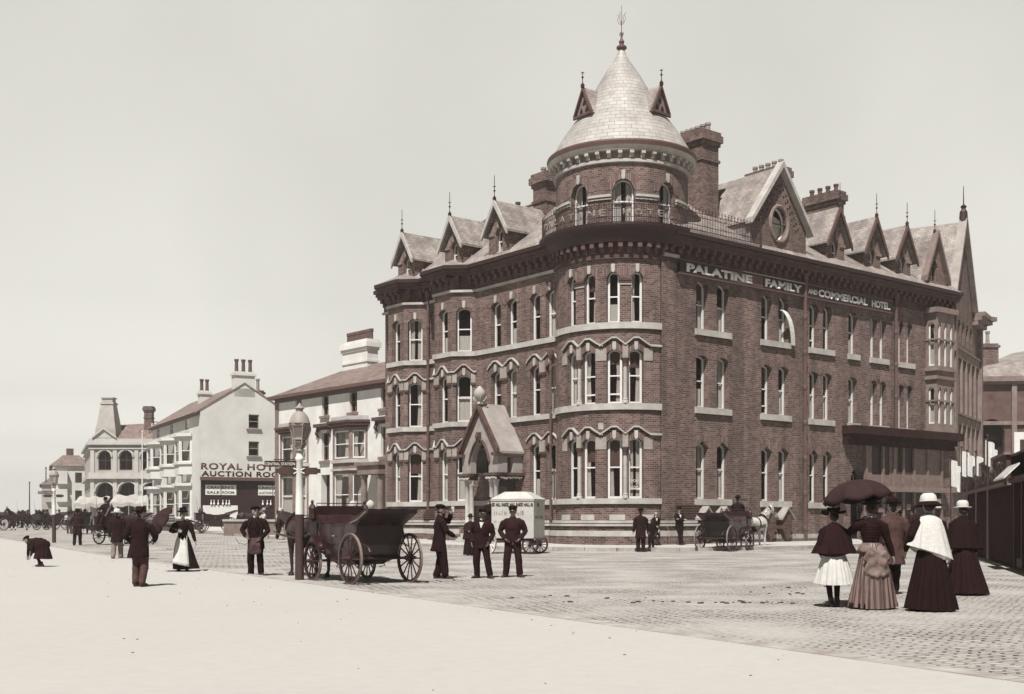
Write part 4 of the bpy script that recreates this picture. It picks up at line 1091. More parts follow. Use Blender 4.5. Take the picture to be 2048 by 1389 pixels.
# gable above the oriel
g = MB(); wall(g, FG, 21.3, 23.6, 14.9, [(21.3, 15.6), (22.45, 18.2), (23.6, 15.6)], [opening(22.15, 22.75, 15.5, 16.4, 'pt', .35, .3)])
gb = g.build('gable', m_brick, hotel); g2 = MB(); g3 = MB()
for s in (-1, 1):
    g2.prism([FG.P(22.45 + s * 1.28, 15.35, -.1), FG.P(22.45, 18.2, -.1), FG.P(22.45, 18.5, -.1), FG.P(22.45 + s * 1.28, 15.65, -.1)], FG.n * .4)
    e, a, a1, e1 = FG.P(22.45 + s * 1.2, 15.5, .1), FG.P(22.45, 18.3, .1), FG.P(22.45, 18.3, -4.5), FG.P(22.45 + s * 1.2, 15.5, -3.4)
    g3.face([e, a, a1, e1] if s < 0 else [a, e, e1, a1])
    g3.face([FG.P(22.45 + s * 1.15, 14.9, 0), FG.P(22.45 + s * 1.15, 15.55, 0), FG.P(22.45 + s * 1.15, 15.55, -3.4), FG.P(22.45 + s * 1.15, 14.9, -3.4)])
g2.build('coping', m_stonem, gb); g3.build('gable_roof', m_slate, gb); f_ = MB(); p = FG.P(22.45, 18.4, 0); finial(f_, p.x, p.y, p.z, 1.3); f_.build('finial', m_iron, gb)
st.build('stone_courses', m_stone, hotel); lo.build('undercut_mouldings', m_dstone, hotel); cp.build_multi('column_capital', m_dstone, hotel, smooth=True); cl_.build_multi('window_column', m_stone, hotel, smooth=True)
# laundry hung from one upper window
lw = MB()
for i in range(8):
    t0, t1 = i / 8, (i + 1) / 8; P0 = lambda t, s: FR.P(8.25 + .75 * t + s * .16, 12.2 - 1.75 * t ** 1.6, .08 + .25 * math.sin(t * 2.6))
    lw.face([P0(t0, -1), P0(t0, 1), P0(t1, 1), P0(t1, -1)])
lwo = lw.build('hanging_cloth', m_curtain)
lwo.matrix_world = hotel.matrix_world if False else (Matrix.Translation((TC[0], TC[1], 0)) @ Matrix.Rotation(HR, 4, 'Z'))
sm_ = lwo.modifiers.new('thickness', 'SOLIDIFY'); sm_.thickness = .03
tag(lwo, 'white cloth blown out of a top-floor window under the word FAMILY', 'cloth')
# ---------------------------------------------------------------- stuccoed terrace beside the hotel
terr = thing('terrace_house', 'pale stucco terrace with two-storey bay windows and a low slate roof beside the brick hotel', 'house', (-17.1, 84.6, 0), R_(-49.5))
FT = Flat((0, 0), 0.0); g0 = .30
tw = MB(); ts = MB(); td = MB(); ops = []; TW = []
for a, b in ((2.85, 3.68), (6.4, 7.24), (9.85, 10.75), (13.5, 14.35), (16.8, 17.6)):
    o = opening(a, b, 8.4, 9.75, 'flat', reveal=.22); ops.append(o); TW.append((FT, o)); band(ts, FT, [a - .16, b + .16], 8.22, 8.40, 0, .14)
for a, b in ((6.36, 7.28), (13.5, 14.4)):
    o = opening(a, b, 5.35, 7.25, 'flat', reveal=.25); ops.append(o); TW.append((FT, o)); band(ts, FT, [a - .16, b + .16], 5.15, 5.35, 0, .14)
    band(td, FT, [a - .45, b + .45], 7.62, 7.84, 0, .42); band(td, FT, [a - .40, b + .40], 7.45, 7.62, 0, .2)
    for u in (a - .28, b + .28): td.tube([FT.P(u, 7.5, .12), FT.P(u, 7.2, .26), FT.P(u, 6.95, .08)], [.12, .12, .05], 6)
do = opening(6.3, 7.4, g0 + .4, 4.4, 'flat', reveal=.5); ops.append(do)
dp_ = opening(13.4, 14.6, g0 + .4, 4.2, 'flat', reveal=.5); ops.append(dp_)
wall(tw, FT, 0, 19, 0, 10.0, ops); Fe = Flat((0, 8.5), R_(-90)); wall(tw, Fe, 0, 8.5, 0, 10, [])
tw.box(0.2, 19, 8.2, 8.5, 0, 10); tw.box(18.8, 19, .1, 8.3, 0, 10)
band(ts, FT, [0, .5], .3, 10, 0, .05)
tw.build('wall', m_render, terr)
tdo = MB(); band(tdo, FT, [6.3, 7.4], g0, 4.4, -.5, -.44); tdo.cut(); band(tdo, FT, [13.4, 14.6], g0, 4.2, -.5, -.44); tdo.build_multi('door', m_dark, terr)
# bays: canted, two storeys
def tbay(c, hw, cant, d, zt):
    b = MB(); s_ = MB(); obs = []
    for F, w, n in ((Flat((c - hw - cant, 0), -math.atan2(d, cant)), math.hypot(d, cant), 1), (Flat((c - hw, -d), 0), 2 * hw, 1), (Flat((c + hw, -d), math.atan2(d, cant)), math.hypot(d, cant), 1)):
        oo = []
        for z0, z1 in ((g0 + 1.2, 4.35), (5.35, 7.15)): oo.append(opening(.16, w - .16, z0, z1, 'flat', reveal=.14))
        wall(b, F, 0, w, 0, 7.5, oo); obs += [(F, o) for o in oo]
        for z, h, dd in ((7.35, .12, .10), (7.47, .18, .28), (7.65, .15, .36), (7.80, .28, .12), (4.55, .12, .14), (5.05, .22, .12), (g0 + .95, .18, .12)): band(s_ if z < 7.3 or z > 7.79 else td, F, [-.05 - (.15 if 7.4 < z < 7.79 else 0), w + .05 + (.15 if 7.4 < z < 7.79 else 0)], z, z + h, 0, dd)
    b.face([(c - hw - cant, 0, 7.9), (c - hw, -d, 7.9), (c + hw, -d, 7.9), (c + hw + cant, 0, 7.9)])
    o = b.build('bay', m_stonem, terr); s_.build('bay_moulding', m_stone, o)
    for F, oo in obs: window(F, oo, o, style=random.choice(['low', 'side', 'full', 'low']), two=True)
tbay(2.95, .95, .75, .75, 8); tbay(10.1, 1.05, .85, .8, 8)
for F, o in TW: window(F, o, terr, bars=True, style='none', mat=m_woodl)
ts.build('sills', m_stonem, terr); 
# portico by the hotel corner
po_ = MB()
for u in (13.1, 14.9): po_.lathe([(.26, g0), (.26, g0 + .3), (.2, g0 + .36), (.18, 3.9), (.26, 4.05), (.26, 4.2)], (u, -1.0, 0), 12)
band(po_, FT, [12.75, 15.2], 4.2, 4.75, 0, 1.3); band(po_, FT, [12.65, 15.3], 4.75, 4.95, 0, 1.45); po_.build('portico', m_stonem, terr)
td.build('cornices', m_dstone, terr)
tr_ = MB(); er = 10.15
tr_.face([(-.42, -.42, er), (19.5, -.42, er), (19.5, 4.2, 12.4), (3.0, 4.2, 12.3)]); tr_.face([(-.42, 9.2, er), (-.42, -.42, er), (3.0, 4.2, 12.3)]); tr_.face([(19.5, 9.2, er), (-.42, 9.2, er), (3.0, 4.2, 12.3), (19.5, 4.2, 12.4)])
trf = tr_.build('roof', m_slated, terr)
eb = MB(); eb.box(-.44, 19.5, -.45, -.38, 9.98, 10.2); eb.box(-.45, -.38, -.38, 9.2, 9.98, 10.2); eb.box(-.38, 19.4, -.38, 0, 9.98, 10.02); eb.box(-.38, 0, 0, 9.2, 9.98, 10.02); band(eb, FT, [0, 19], 9.72, 9.98, 0, .06); eb.build('eaves_board', m_brown, terr)
chimney(2.95, 6.2, 3.8, 4.7, 14.1, 11, along='x', parent=terr, mat=m_render, pot=m_pot, zb=11, ph=.75)
chimney(5.5, 6.0, 5.5, 6.0, 12.6, 0, parent=terr, mat=m_brickd, zb=10.5); chimney(.4, 1.1, 6.4, 7.2, 12.0, 0, parent=terr, mat=m_brickd, zb=10)
# ---------------------------------------------------------------- gabled auction-room house
roy = thing('gabled_house', 'cream gabled house with an auction room shopfront lettered in black on its end wall', 'house', (-26.65, 100, 0), 0)
FGb = Flat((0, 0), R_(28)); FFr = Flat((-.47 * 20.4, .883 * 20.4), R_(-62)); gr0 = .33
rw = MB(); ops = [opening(4.2, 5.12, 9.25, 10.5, 'flat', reveal=.16), opening(4.2, 5.12, 6.85, 8.15, 'flat', reveal=.16)]
wall(rw, FGb, 0, 7.9, 0, [(0, 10.75), (3.0, 12.7), (4.75, 12.75), (7.9, 10.75)], ops)
fo = []; FW = []
for c in (2.7, 9.0, 15.4):
    o = opening(c - .62, c + .62, 9.35, 10.35, 'flat', reveal=.2); fo.append(o)
wall(rw, FFr, 0, 20.4, 0, 10.7, fo)
rw.add([FGb.P(7.9, 0), FGb.P(7.9, 10.7), FFr.P(0, 10.7, -8), FFr.P(0, 0, -8)], [(0, 1, 2, 3)]); rw.add([FFr.P(0, 0, -8), FFr.P(0, 10.7, -8), FFr.P(0, 10.7), FFr.P(0, 0)], [(0, 1, 2, 3)])
rw.build('wall', m_render2, roy)
for o in ops: window(FGb, o, roy, style='blind', mat=m_grey); 
rs_ = MB()
for o in ops: band(rs_, FGb, [o['u0'] - .2, o['u1'] + .2], o['z0'] - .15, o['z0'], 0, .14)
for o in fo: window(FFr, o, roy, style='none')
for c, d in ((2.7, .9), (9.0, .9), (15.4, .9)):
    for z0, z1, zc in ((6.4, 8.3, 8.75), (1.5, 3.9, 4.4)):
        b = MB(); obs = []
        for F, w in ((Flat(FFr.P(c - 2.0, 0)[:2], R_(-62) - .72), 1.36), (Flat(FFr.P(c - .98, 0, .9)[:2], R_(-62)), 1.96), (Flat(FFr.P(c + .98, 0, .9)[:2], R_(-62) + .72), 1.36)):
            oo = opening(.18, w - .18, z0, z1, 'flat', reveal=.12); wall(b, F, 0, w, z0 - 1.1 if z0 > 3 else 0, zc - .1, [oo]); obs.append((F, oo))
            band(b, F, [-.1, w + .1], zc - .1, zc + .15, -.3, .25); band(b, F, [-.05, w + .05], z0 - .2, z0, 0, .14)
        bo = b.build('bay', m_render2, roy)
        for F, oo in obs: window(F, oo, bo, style=random.choice(['side', 'none', 'low']))
rs_.build('sills', m_stonem, roy)
rr_ = MB()
def RP(u, z, d): return FGb.P(u, z, d)
for a, za, b, zb in ((-.45, 10.5, 3.85, 13.25), (3.85, 13.25, 8.3, 10.5)):
    q = [RP(a, za, .05), RP(b, zb, .05), RP(b, zb, -21), RP(a, za, -21)]
    rr_.face(q[::-1] if a < 0 else q[::-1]); rr_.face([p + Vector((0, 0, -.14)) for p in q])
    rr_.face([RP(a, za, .05), RP(b, zb, .05), RP(b, zb - .14, .05), RP(a, za - .14, .05)])
rr_.build('roof', m_slated, roy)
fw2 = MB(); band(fw2, FFr, [-.2, 20.4], 10.3, 10.55, 0, .35); fw2.build('eaves_board', m_brown, roy)
def gchim(F, u0, u1, d0, d1, z0, z1, n, mat, pot, parent):
    b = MB(); b.prism([F.P(u0, z0, d0), F.P(u1, z0, d0), F.P(u1, z0, d1), F.P(u0, z0, d1)], (0, 0, z1 - z0)); e = .12
    b.prism([F.P(u0 - e, z1 - .35, d0 + e), F.P(u1 + e, z1 - .35, d0 + e), F.P(u1 + e, z1 - .35, d1 - e), F.P(u0 - e, z1 - .35, d1 - e)], (0, 0, .2))
    c = b.build('chimney', mat, parent)
    for i in range(n):
        p = F.P(u0 + (u1 - u0) * (i + .5) / n, z1, (d0 + d1) / 2); q = MB(); q.lathe([(.19, z1 - .02), (.16, z1 + .3), (.15, z1 + .9), (.2, z1 + .95), (.2, z1 + 1.1), (.12, z1 + 1.1), (.12, z1 + .4)], (p.x, p.y, 0), 10); q.build('chimney_pot', pot, c)
gchim(FGb, 2.95, 4.75, .0, -.9, 12.0, 14.2, 3, m_render2, m_pot, roy); gchim(FGb, 2.2, 3.2, -9.4, -10.4, 11.0, 13.4, 2, m_render2, m_pot, roy); gchim(FGb, 6.1, 7.0, -5, -6, 11.3, 13.2, 1, m_brickd, m_potl, roy)
# the shop front
sh = MB(); band(sh, FGb, [0.05, 7.85], gr0, 4.9, .01, .12); shp = sh.build('shop_front', m_dark, roy)
sh2 = MB(); band(sh2, FGb, [-.05, 7.9], 4.70, 4.98, .12, .5); sh2.build('shop_cornice', m_brown, shp)
pan = MB()
for a, b in ((.42, 1.72), (1.80, 3.08), (5.0, 6.28), (6.36, 7.6)): pan.cut(); band(pan, FGb, [a, b], 3.45, 4.32, .12, .14)
sst = MB(); band(sst, FGb, [.2, 3.2], gr0 + .1, 2.55, .12, .16); sst.build('stall_riser', m_white, shp)
pan.build_multi('shop_sign', m_white, shp)
for s, a, b, z, h, m in (('CRAV', .58, 1.66, 3.98, .24, m_dark), ("EN'S", 1.84, 2.86, 3.98, .24, m_dark), ('SALE', .55, 1.62, 3.56, .22, m_dark), ('ROOM.', 1.86, 2.95, 3.56, .22, m_dark), ('CRAV', 5.04, 6.22, 3.98, .24, m_dark), ("EN'S", 6.42, 7.4, 3.98, .24, m_dark), ('AUCTION', 5.06, 6.24, 3.56, .2, m_dark), ('ROOM', 6.42, 7.4, 3.56, .2, m_dark)):
    text_on(FGb, s, .3, a, z, .14, .15, width=b - a, height=h, name='lettering', mat=m, parent=shp, bold=.02)
text_on(FGb, 'ROYAL HOTEL', .6, .08, 5.64, .003, .02, width=7.5, height=.56, name='lettering', mat=m_brown, parent=roy, bold=.03, spacing=1.15)
text_on(FGb, 'AUCTION ROOM', .6, .12, 5.06, .003, .02, width=7.5, height=.46, name='lettering', mat=m_dark, parent=roy, bold=.03, spacing=1.15)
orn = MB()
for u in (.9, 1.15, 1.5, 1.9, 2.2, 2.45, 5.4, 5.8, 6.1):
    p = FGb.P(u, 0, .2); orn.lathe([(.07, 2.6), (.09, 2.68), (.05, 2.78), (.03, 2.9), (.05, 2.98), (.02, 3.03)], (p.x, p.y, 0), 8)
orn.build('ornaments', m_white, shp)
# ---------------------------------------------------------------- the domed assembly building further off
aq = thing('arched_hall', 'pale arcaded hall with a pedimented corner and a tapering roof tower', 'hall', (-54, 150, 0), 0)
FA = Flat((0, 0), 0.0); FA2 = Flat((-8.8, 22), math.atan2(-22, 8.8))
aw = MB(); ao_ = [opening(1.0, 2.6, 7.6, 9.3, 'round', reveal=.3), opening(3.7, 5.35, 7.6, 9.3, 'round', reveal=.3), opening(6.45, 8.05, 7.6, 9.3, 'round', reveal=.3), opening(.7, 3.0, 1.5, 4.85, 'round', reveal=.5), opening(3.6, 6.0, 1.5, 4.85, 'round', reveal=.5), opening(6.6, 8.9, 1.5, 4.85, 'round', reveal=.5)]
wall(aw, FA, 0, 11, .3, 11, ao_)
L2 = math.hypot(8.8, 22); a2 = [opening(1.5 + i * 3.2, 3.4 + i * 3.2, 7.6, 9.3, 'round', reveal=.3) for i in range(7)] + [opening(1.5 + i * 3.2, 3.4 + i * 3.2, 1.5, 4.9, 'round', reveal=.4) for i in range(7)]
wall(aw, FA2, 0, L2, .3, 11, a2); aw.box(10.9, 11, .2, 22, .3, 11); aw.build('wall', m_faded, aq)
am = MB()
for F, w in ((FA, 11), (FA2, L2)):
    for z, h, d in ((6.5, .25, .45), (6.75, .55, .2), (10.3, .2, .25), (10.85, .3, .5), (11.15, .5, .15)): band(am, F, [-.2 if F is FA else 0, w], z, z + h, 0, d)
for o in ao_:
    c = (o['u0'] + o['u1']) / 2; r = (o['u1'] - o['u0']) / 2 + .12; zs = o['head'][0][1]
    am.tube([FA.P(c + r * math.cos(R_(a)), zs + r * math.sin(R_(a)), .06) for a in range(0, 181, 15)], .13, 6, cap=False)
for u in (.25, 3.15, 5.9, 8.6): band(am, FA, [u - .25, u + .25], .3, 10.3, 0, .14)
am.face([FA.P(.35, 11.7, .1), FA.P(3.3, 11.7, .1), FA.P(1.75, 12.95, .1)])
for s, (a, b) in enumerate(((.25, 1.75), (1.75, 3.4))):
    q = [FA.P(a, 11.65 if s == 0 else 12.85, .1), FA.P(b, 12.85 if s == 0 else 11.65, .1), FA.P(b, 13.1 if s == 0 else 11.85, .1), FA.P(a, 11.85 if s == 0 else 13.1, .1)]; am.prism(q, FA.n * .25)
am.box(.1, 3.5, -.1, 2, 11.2, 11.75)
am.build('mouldings', M('grey_stucco_moulding', .55, .9, .15, .5, .2, .01, 9), aq)
for i, o in enumerate(ao_): window(FA, o, aq, bars=True, style='none', mat=m_brown)
for o in a2: window(FA2, o, aq, style='none', mat=m_brown)
ai = MB(); band(ai, FA, [.2, 10.8], .4, 10.8, -1.4, -1.35, back=True); band(ai, FA2, [.2, L2 - .8], .4, 10.8, -1.4, -1.35, back=True); ai.build('room_dark_sheet', m_interior, aq)
ar = MB(); ar.face([(0, .2, 11.3), (11, .2, 11.3), (9.5, 5, 14.2), (2, 5, 13.8)]); ar.face([(-8.6, 22, 11.3), (0, .2, 11.3), (2, 5, 13.8), (-6, 20, 13.8)]); ar.face([(11, .2, 11.3), (11, 22, 11.3), (9.5, 5, 14.2)]); ar.face([(-8.6, 22, 11.3), (-6, 20, 13.8), (2, 5, 13.8), (9.5, 5, 14.2), (11, 22, 11.3)])
ar.build('roof', m_slated, aq)
at_ = MB()
for (w0, z0), (w1, z1) in (((1.35, 11.5), (1.30, 13.0)), ((1.25, 13.0), (.78, 16.2)), ((.9, 16.2), (.85, 16.45)), ((.7, 16.45), (.66, 16.95)), ((.8, 16.95), (.78, 17.1))):
    c = (1.65, 2.0); lowr = [(c[0] + sx * w0, c[1] + sy * w0, z0) for sx, sy in ((-1, -1), (1, -1), (1, 1), (-1, 1))]; upr = [(c[0] + sx * w1, c[1] + sy * w1, z1) for sx, sy in ((-1, -1), (1, -1), (1, 1), (-1, 1))]
    at_.add(lowr + upr, [(0, 1, 5, 4), (1, 2, 6, 5), (2, 3, 7, 6), (3, 0, 4, 7), (4, 5, 6, 7), (3, 2, 1, 0)])
at_.build('roof_tower', m_faded, aq)
chimney(5.9, 6.9, 3, 4, 16.1, 0, parent=aq, mat=m_brick, zb=12)
gsb = MB()
for z in (12.3, 14.0): gsb.tube([(6.9, 2.2, z + .1), (9.6, 3.2, z - .25)], .05, 5)
for t in range(6): gsb.tube([(6.9 + t * .54, 2.2 + t * .2, 12.3 - t * .05), (6.9 + t * .54, 2.2 + t * .2, 14.0 - t * .05)], .05, 5)
gs = gsb.build('roof_sign', m_brown, aq); FSg = Flat((6.95, 2.2), math.atan2(1.0, 2.7))
text_on(FSg, 'AQUARIUM', .8, .05, 13.25, .02, .08, width=2.7, height=.6, name='lettering', mat=m_render2, parent=gs, bold=.03)
text_on(FSg, 'S AR', .8, .6, 12.5, .02, .08, width=1.9, height=.55, name='lettering', mat=m_render2, parent=gs, bold=.03)
# white awnings at its foot
awn = MB()
for a, b, z0, z1, d in ((-1.4, 2.6, 4.2, 3.3, 2.0), (3.2, 8.0, 4.4, 3.4, 2.2)):
    k = 12
    for i in range(k):
        u0, u1 = a + (b - a) * i / k, a + (b - a) * (i + 1) / k; s0, s1 = .12 * math.sin(i * 1.3), .12 * math.sin((i + 1) * 1.3)
        awn.face([FA.P(u0, z1 + s0, d), FA.P(u1, z1 + s1, d), FA.P(u1, z0 + s1, .2), FA.P(u0, z0 + s0, .2)]); awn.face([FA.P(u0, z1 + s0 - .45, d), FA.P(u1, z1 + s1 - .45, d), FA.P(u1, z1 + s1, d), FA.P(u0, z1 + s0, d)])
    for u in (a + .1, (a + b) / 2, b - .1): awn.tube([FA.P(u, .4, d), FA.P(u, z1, d)], .05, 5)
awn.build('canvas_awning', m_faded, aq)
# houses beyond, nearly end-on
def far_house(loc, w, d, h, zr, label, mat, storeys, rz):
    t = thing('promenade_house', label, 'house', loc, rz, 'houses far down the promenade')
    F1 = Flat((0, 0), 0.0); F2 = Flat((0, d), R_(-90)); b = MB(); oo = []; o2 = []
    for s in range(storeys):
        z = 1.4 + s * (h - 1.2) / storeys
        for u in (w * .25, w * .7): oo.append(opening(u - .5, u + .5, z, z + 1.6, 'flat', reveal=.2))
        for k in range(int(d / 3)): o2.append(opening(1 + k * 3, 2 + k * 3, z, z + 1.6, 'flat', reveal=.2))
    wall(b, F1, 0, w, 0, h, oo); wall(b, F2, 0, d, 0, h, o2); b.box(w - .1, w, .1, d, 0, h); b.box(0.1, w - .2, d - .2, d - .1, 0, h); b.build('wall', mat, t)
    g = MB()
    for F, l in ((F1, oo), (F2, o2)):
        for o in l: band(g, F, [o['u0'], o['u1']], o['z0'], o['head'][0][1], -.22, -.2)
    g.build('window', m_glass, t)
    r = MB(); r.face([(-.4, -.4, h), (w + .4, -.4, h), (w * .75, d * .3, zr), (w * .3, d * .3, zr)]); r.face([(-.4, d + .4, h), (-.4, -.4, h), (w * .3, d * .3, zr), (w * .3, d * .7, zr)]); r.face([(w + .4, -.4, h), (w + .4, d + .4, h), (w * .75, d * .7, zr), (w * .75, d * .3, zr)]); r.face([(w + .4, d + .4, h), (-.4, d + .4, h), (w * .3, d * .7, zr), (w * .75, d * .7, zr)])
    rfo = r.build('roof', m_slated, t)
    c = MB(); c.box(w * .4, w * .6, d * .4, d * .5, zr - 1, zr + 1.2); c.build('chimney', m_brickd, t)
    bb = MB()
    for s in range(storeys): bb.box(w * .12, w * .4, -.9, 0, 1.2 + s * (h - 1.2) / storeys, 3.2 + s * (h - 1.2) / storeys)
    bb.build('bay', mat, t)
far_house((-71.5, 182, 0), 5.5, 20, 9.6, 11.6, 'pale three-storey house with deep eaves just left of the arcaded hall', m_render2, 3, .38)
far_house((-86, 214, 0), 6, 24, 7.6, 9.4, 'farthest pale house, smallest of the row on the promenade', m_faded, 2, .38)
# ---------------------------------------------------------------- brick block to the right of the hotel
blk = thing('gabled_block', 'tall dark brick block with a sharp stone-coped gable to the right of the hotel', 'building', (26.55, 70.8, 0), 0)
FB = Flat((0, 0), R_(58.5)); bw_ = MB(); bs = MB(); oo = []
for z0, z1 in ((7.9, 10.9), (3.9, 6.9)):
    for i in range(5): oo.append(opening(1.5 + i * 1.5, 2.4 + i * 1.5, z0, z1, 'flat', reveal=.35))
oo += [opening(2.2 + i * 1.3, 3.0 + i * 1.3, 12.4, 13.6, 'seg', .25, .3) for i in range(4)]
wall(bw_, FB, 0, 9.4, 0, [(0, 15.0), (.3, 15.0), (3.4, 19.9), (6.8, 15.0), (9.4, 14.2)], oo)
Fb2 = Flat(FB.P(9.4, 0)[:2], R_(120)); wall(bw_, Fb2, 0, 10, 0, 14.2, [])
bw_.add([FB.P(0, 0), FB.P(0, 15), FB.P(0, 15, -9), FB.P(0, 0, -9)], [(0, 1, 2, 3)])
bw_.build('wall', m_brick, blk)
for z, h, d in ((11.4, .5, .12), (11.9, .12, .2), (7.3, .5, .12), (7.85, .12, .22), (3.2, .5, .3)): band(bs, FB, [1.0, 9.4], z, z + h, 0, d)
for u in (.6, 9.2): band(bs, FB, [u - .3, u + .2], 3, 14.5, 0, .25)
for i in range(6): band(bs, FB, [1.3 + i * 1.5, 1.45 + i * 1.5], 3.9, 11.4, 0, .15)
for z, d in ((14.1, .35), (14.4, .6), (14.65, .8)): band(bs, FB, [6.9, 9.6], z, z + .28, 0, d); 
for z, d in ((14.1, .35), (14.4, .6), (14.65, .8)): band(bs, Fb2, [-d, 4], z, z + .28, 0, d)
bs.build('stone_bands', m_stonem, blk)
for o in oo: window(FB, o, blk, style='none', mat=m_brown)
bi = MB(); band(bi, FB, [.2, 9.2], .3, 14, -1.4, -1.35, back=True); bi.build('room_dark_sheet', m_interior, blk)
b2 = MB(); b3 = MB()
for a, za, b, zb in ((-.1, 14.6, 3.4, 20.1), (3.4, 20.1, 7.1, 14.6)):
    b2.prism([FB.P(a, za, -.15), FB.P(b, zb, -.15), FB.P(b, zb + .4, -.15), FB.P(a, za + .35, -.15)], FB.n * .5)
    q = [FB.P(a, za, .05), FB.P(b, zb, .05), FB.P(b, zb, -9), FB.P(a, za, -9)]; b3.face(q[::-1])
b3.face([FB.P(9.6, 14.3, .2), FB.P(6.5, 14.9, .2), FB.P(6.5, 17.5, -6), FB.P(9.6, 16.5, -6)]); b3.build('roof', m_slate, blk); b2.build('coping', m_stone2, blk)
f_ = MB(); p = FB.P(3.4, 20.4, .1); f_.lathe([(.3, 19.9), (.25, 20.7), (.12, 20.9), (.2, 21.05), (.04, 21.2), (.02, 22.3), (0, 22.4)], (p.x, p.y, 0), 8); f_.build('finial', m_iron, blk)
# building across the end of the street
fb = thing('street_end_building', 'dark building closing the street on the right, with a hipped pale roof and one chimney', 'building', (37, 95, 0), 0)
Ff = Flat((0, 0), R_(-4)); fw_ = MB(); oo = [opening(.9, 2.9, .4, 8.5, 'round', reveal=.5), opening(7.6, 9.2, 4.5, 8.0, 'round', reveal=.4), opening(10.5, 12.5, .4, 8.5, 'round', reveal=.5), opening(6.3, 7.1, 9.8, 11.5, 'flat', reveal=.2), opening(8.5, 9.5, 9.8, 11.5, 'flat', reveal=.2)]
wall(fw_, Ff, 0, 16, 0, 12.8, oo); fw_.box(-.02, 0.2, .3, 9, 0, 12.6); m_soot = M('sooty_brick_front', .11, .9, .35, 1.2, .4, .02, 9); fw_.build('wall', m_soot, fb)
fi = MB(); band(fi, Ff, [.2, 15.8], .1, 12.5, -.95, -.9); fi.build('room_dark_sheet', m_interior, fb)
fm = MB()
for z, h, d in ((12.3, .2, .3), (12.5, .4, .5), (9.0, .3, .2)): band(fm, Ff, [-.3, 16], z, z + h, 0, d)
for u in (.4, 3.6, 5.7, 9.8): band(fm, Ff, [u - .2, u + .2], .1, 12.3, 0, .25)
fm.build('mouldings', m_stonem, fb)
fr2 = MB(); fr2.face([Ff.P(-.5, 12.9, .5), Ff.P(16, 12.9, .5), Ff.P(16, 17.5, -6), Ff.P(5.5, 15.6, -6)]); fr2.face([Ff.P(-.5, 12.9, -9), Ff.P(-.5, 12.9, .5), Ff.P(5.5, 15.6, -6)])
fr2.build('roof', m_slate, fb); gchim(Ff, 1.9, 3.3, -2.6, -3.8, 13.5, 16.0, 1, m_brick, m_potl, fb)
pp = MB(); band(pp, Ff, [3.55, 5.35], 5.3, 8.4, .26, .32); po2 = pp.build('wall_poster', m_white, fb)
pf_ = MB(); band(pf_, Ff, [4.0, 4.9], 5.8, 7.8, .32, .33); pf_.build('poster_print', m_wood, po2)
# low timber shops along the right of the street
sx = thing('market_shops', 'dark single-storey timber shops under long lettered fascia boards at the right edge', 'shop', (11.8, 25.0, 0), 0)
FS = Flat((0, 0), math.atan2(1, .3))     # runs away from the camera along the footway
FS.n = Vector((-FS.t.y, FS.t.x, 0))
s1 = MB()
for i in range(46):
    u = -6.0 + i * .30; band(s1, FS, [u, u + .285], .1, 2.42, -.06, (i % 3) * .02)
band(s1, FS, [7.8, 26], .1, 2.2, -.3, 0)
s1.prism([FS.P(-6, 0.05, -.07), FS.P(26, 0.05, -.07), FS.P(26, 0.05, -3.5), FS.P(-6, .05, -3.5)], (0, 0, 2.5))
s1.build('plank_wall', m_plank, sx)
s2 = MB(); band(s2, FS, [-6, 7.8], 2.42, 2.56, -.1, .25); band(s2, FS, [-6, 7.8], .1, .35, 0, .06); s2.build('shop_rail', m_wood, sx)
for k in range(9):
    pt = MB(); band(pt, FS, [-5.5 + k * 1.65, -5.36 + k * 1.65], .1, 2.42, 0, .12); pt.build('shop_post', m_wood, sx)
s3 = MB(); band(s3, FS, [9.5, 26], 2.5, 3.3, 0, .12); s3b = s3.build('fascia_board', m_wood, sx)
s5 = MB(); band(s5, FS, [9.4, 26], 3.3, 3.38, 0, .2); band(s5, FS, [9.4, 26], 2.42, 2.5, 0, .2); s5.build('fascia_trim', m_woodl, s3b)
class FlipX:
    curved = False
    def __init__(s, F, L): s.F = F; s.L = L
    def P(s, u, z, d=0): return s.F.P(s.L - u, z, d)
text_on(FlipX(FS, 25.6), 'FRUIT MERCHANTS', .6, .2, 2.62, .12, .14, width=15.4, height=.56, name='lettering', mat=m_woodl, parent=s3b, bold=.01)
s6 = MB(); band(s6, FS, [-3.4, 3.0], 2.95, 3.75, 0, .12); s6b = s6.build('fascia_board', m_wood, sx)
text_on(FlipX(FS, 2.8), 'SELL', .6, .3, 3.05, .12, .14, width=5.2, height=.56, name='lettering', mat=m_woodl, parent=s6b, bold=.01)
s4 = MB(); a, b, c, d = FS.P(6.6, 2.95, .1), FS.P(9.2, 2.95, .1), FS.P(9.2, 2.56, .5), FS.P(6.6, 2.56, .5); s4.face([a, b, c, d]); s4.prism([a, b, c, d], (0, 0, -.05)); s4.build('canvas_awning', m_curtain, sx)
s9 = MB(); s9.prism([FS.P(-6, 3.4, -.4), FS.P(26, 3.4, -.4), FS.P(26, 2.6, -3.6), FS.P(-6, 2.6, -3.6)], (0, 0, .08)); s9.build('shop_roof', m_slated, sx)
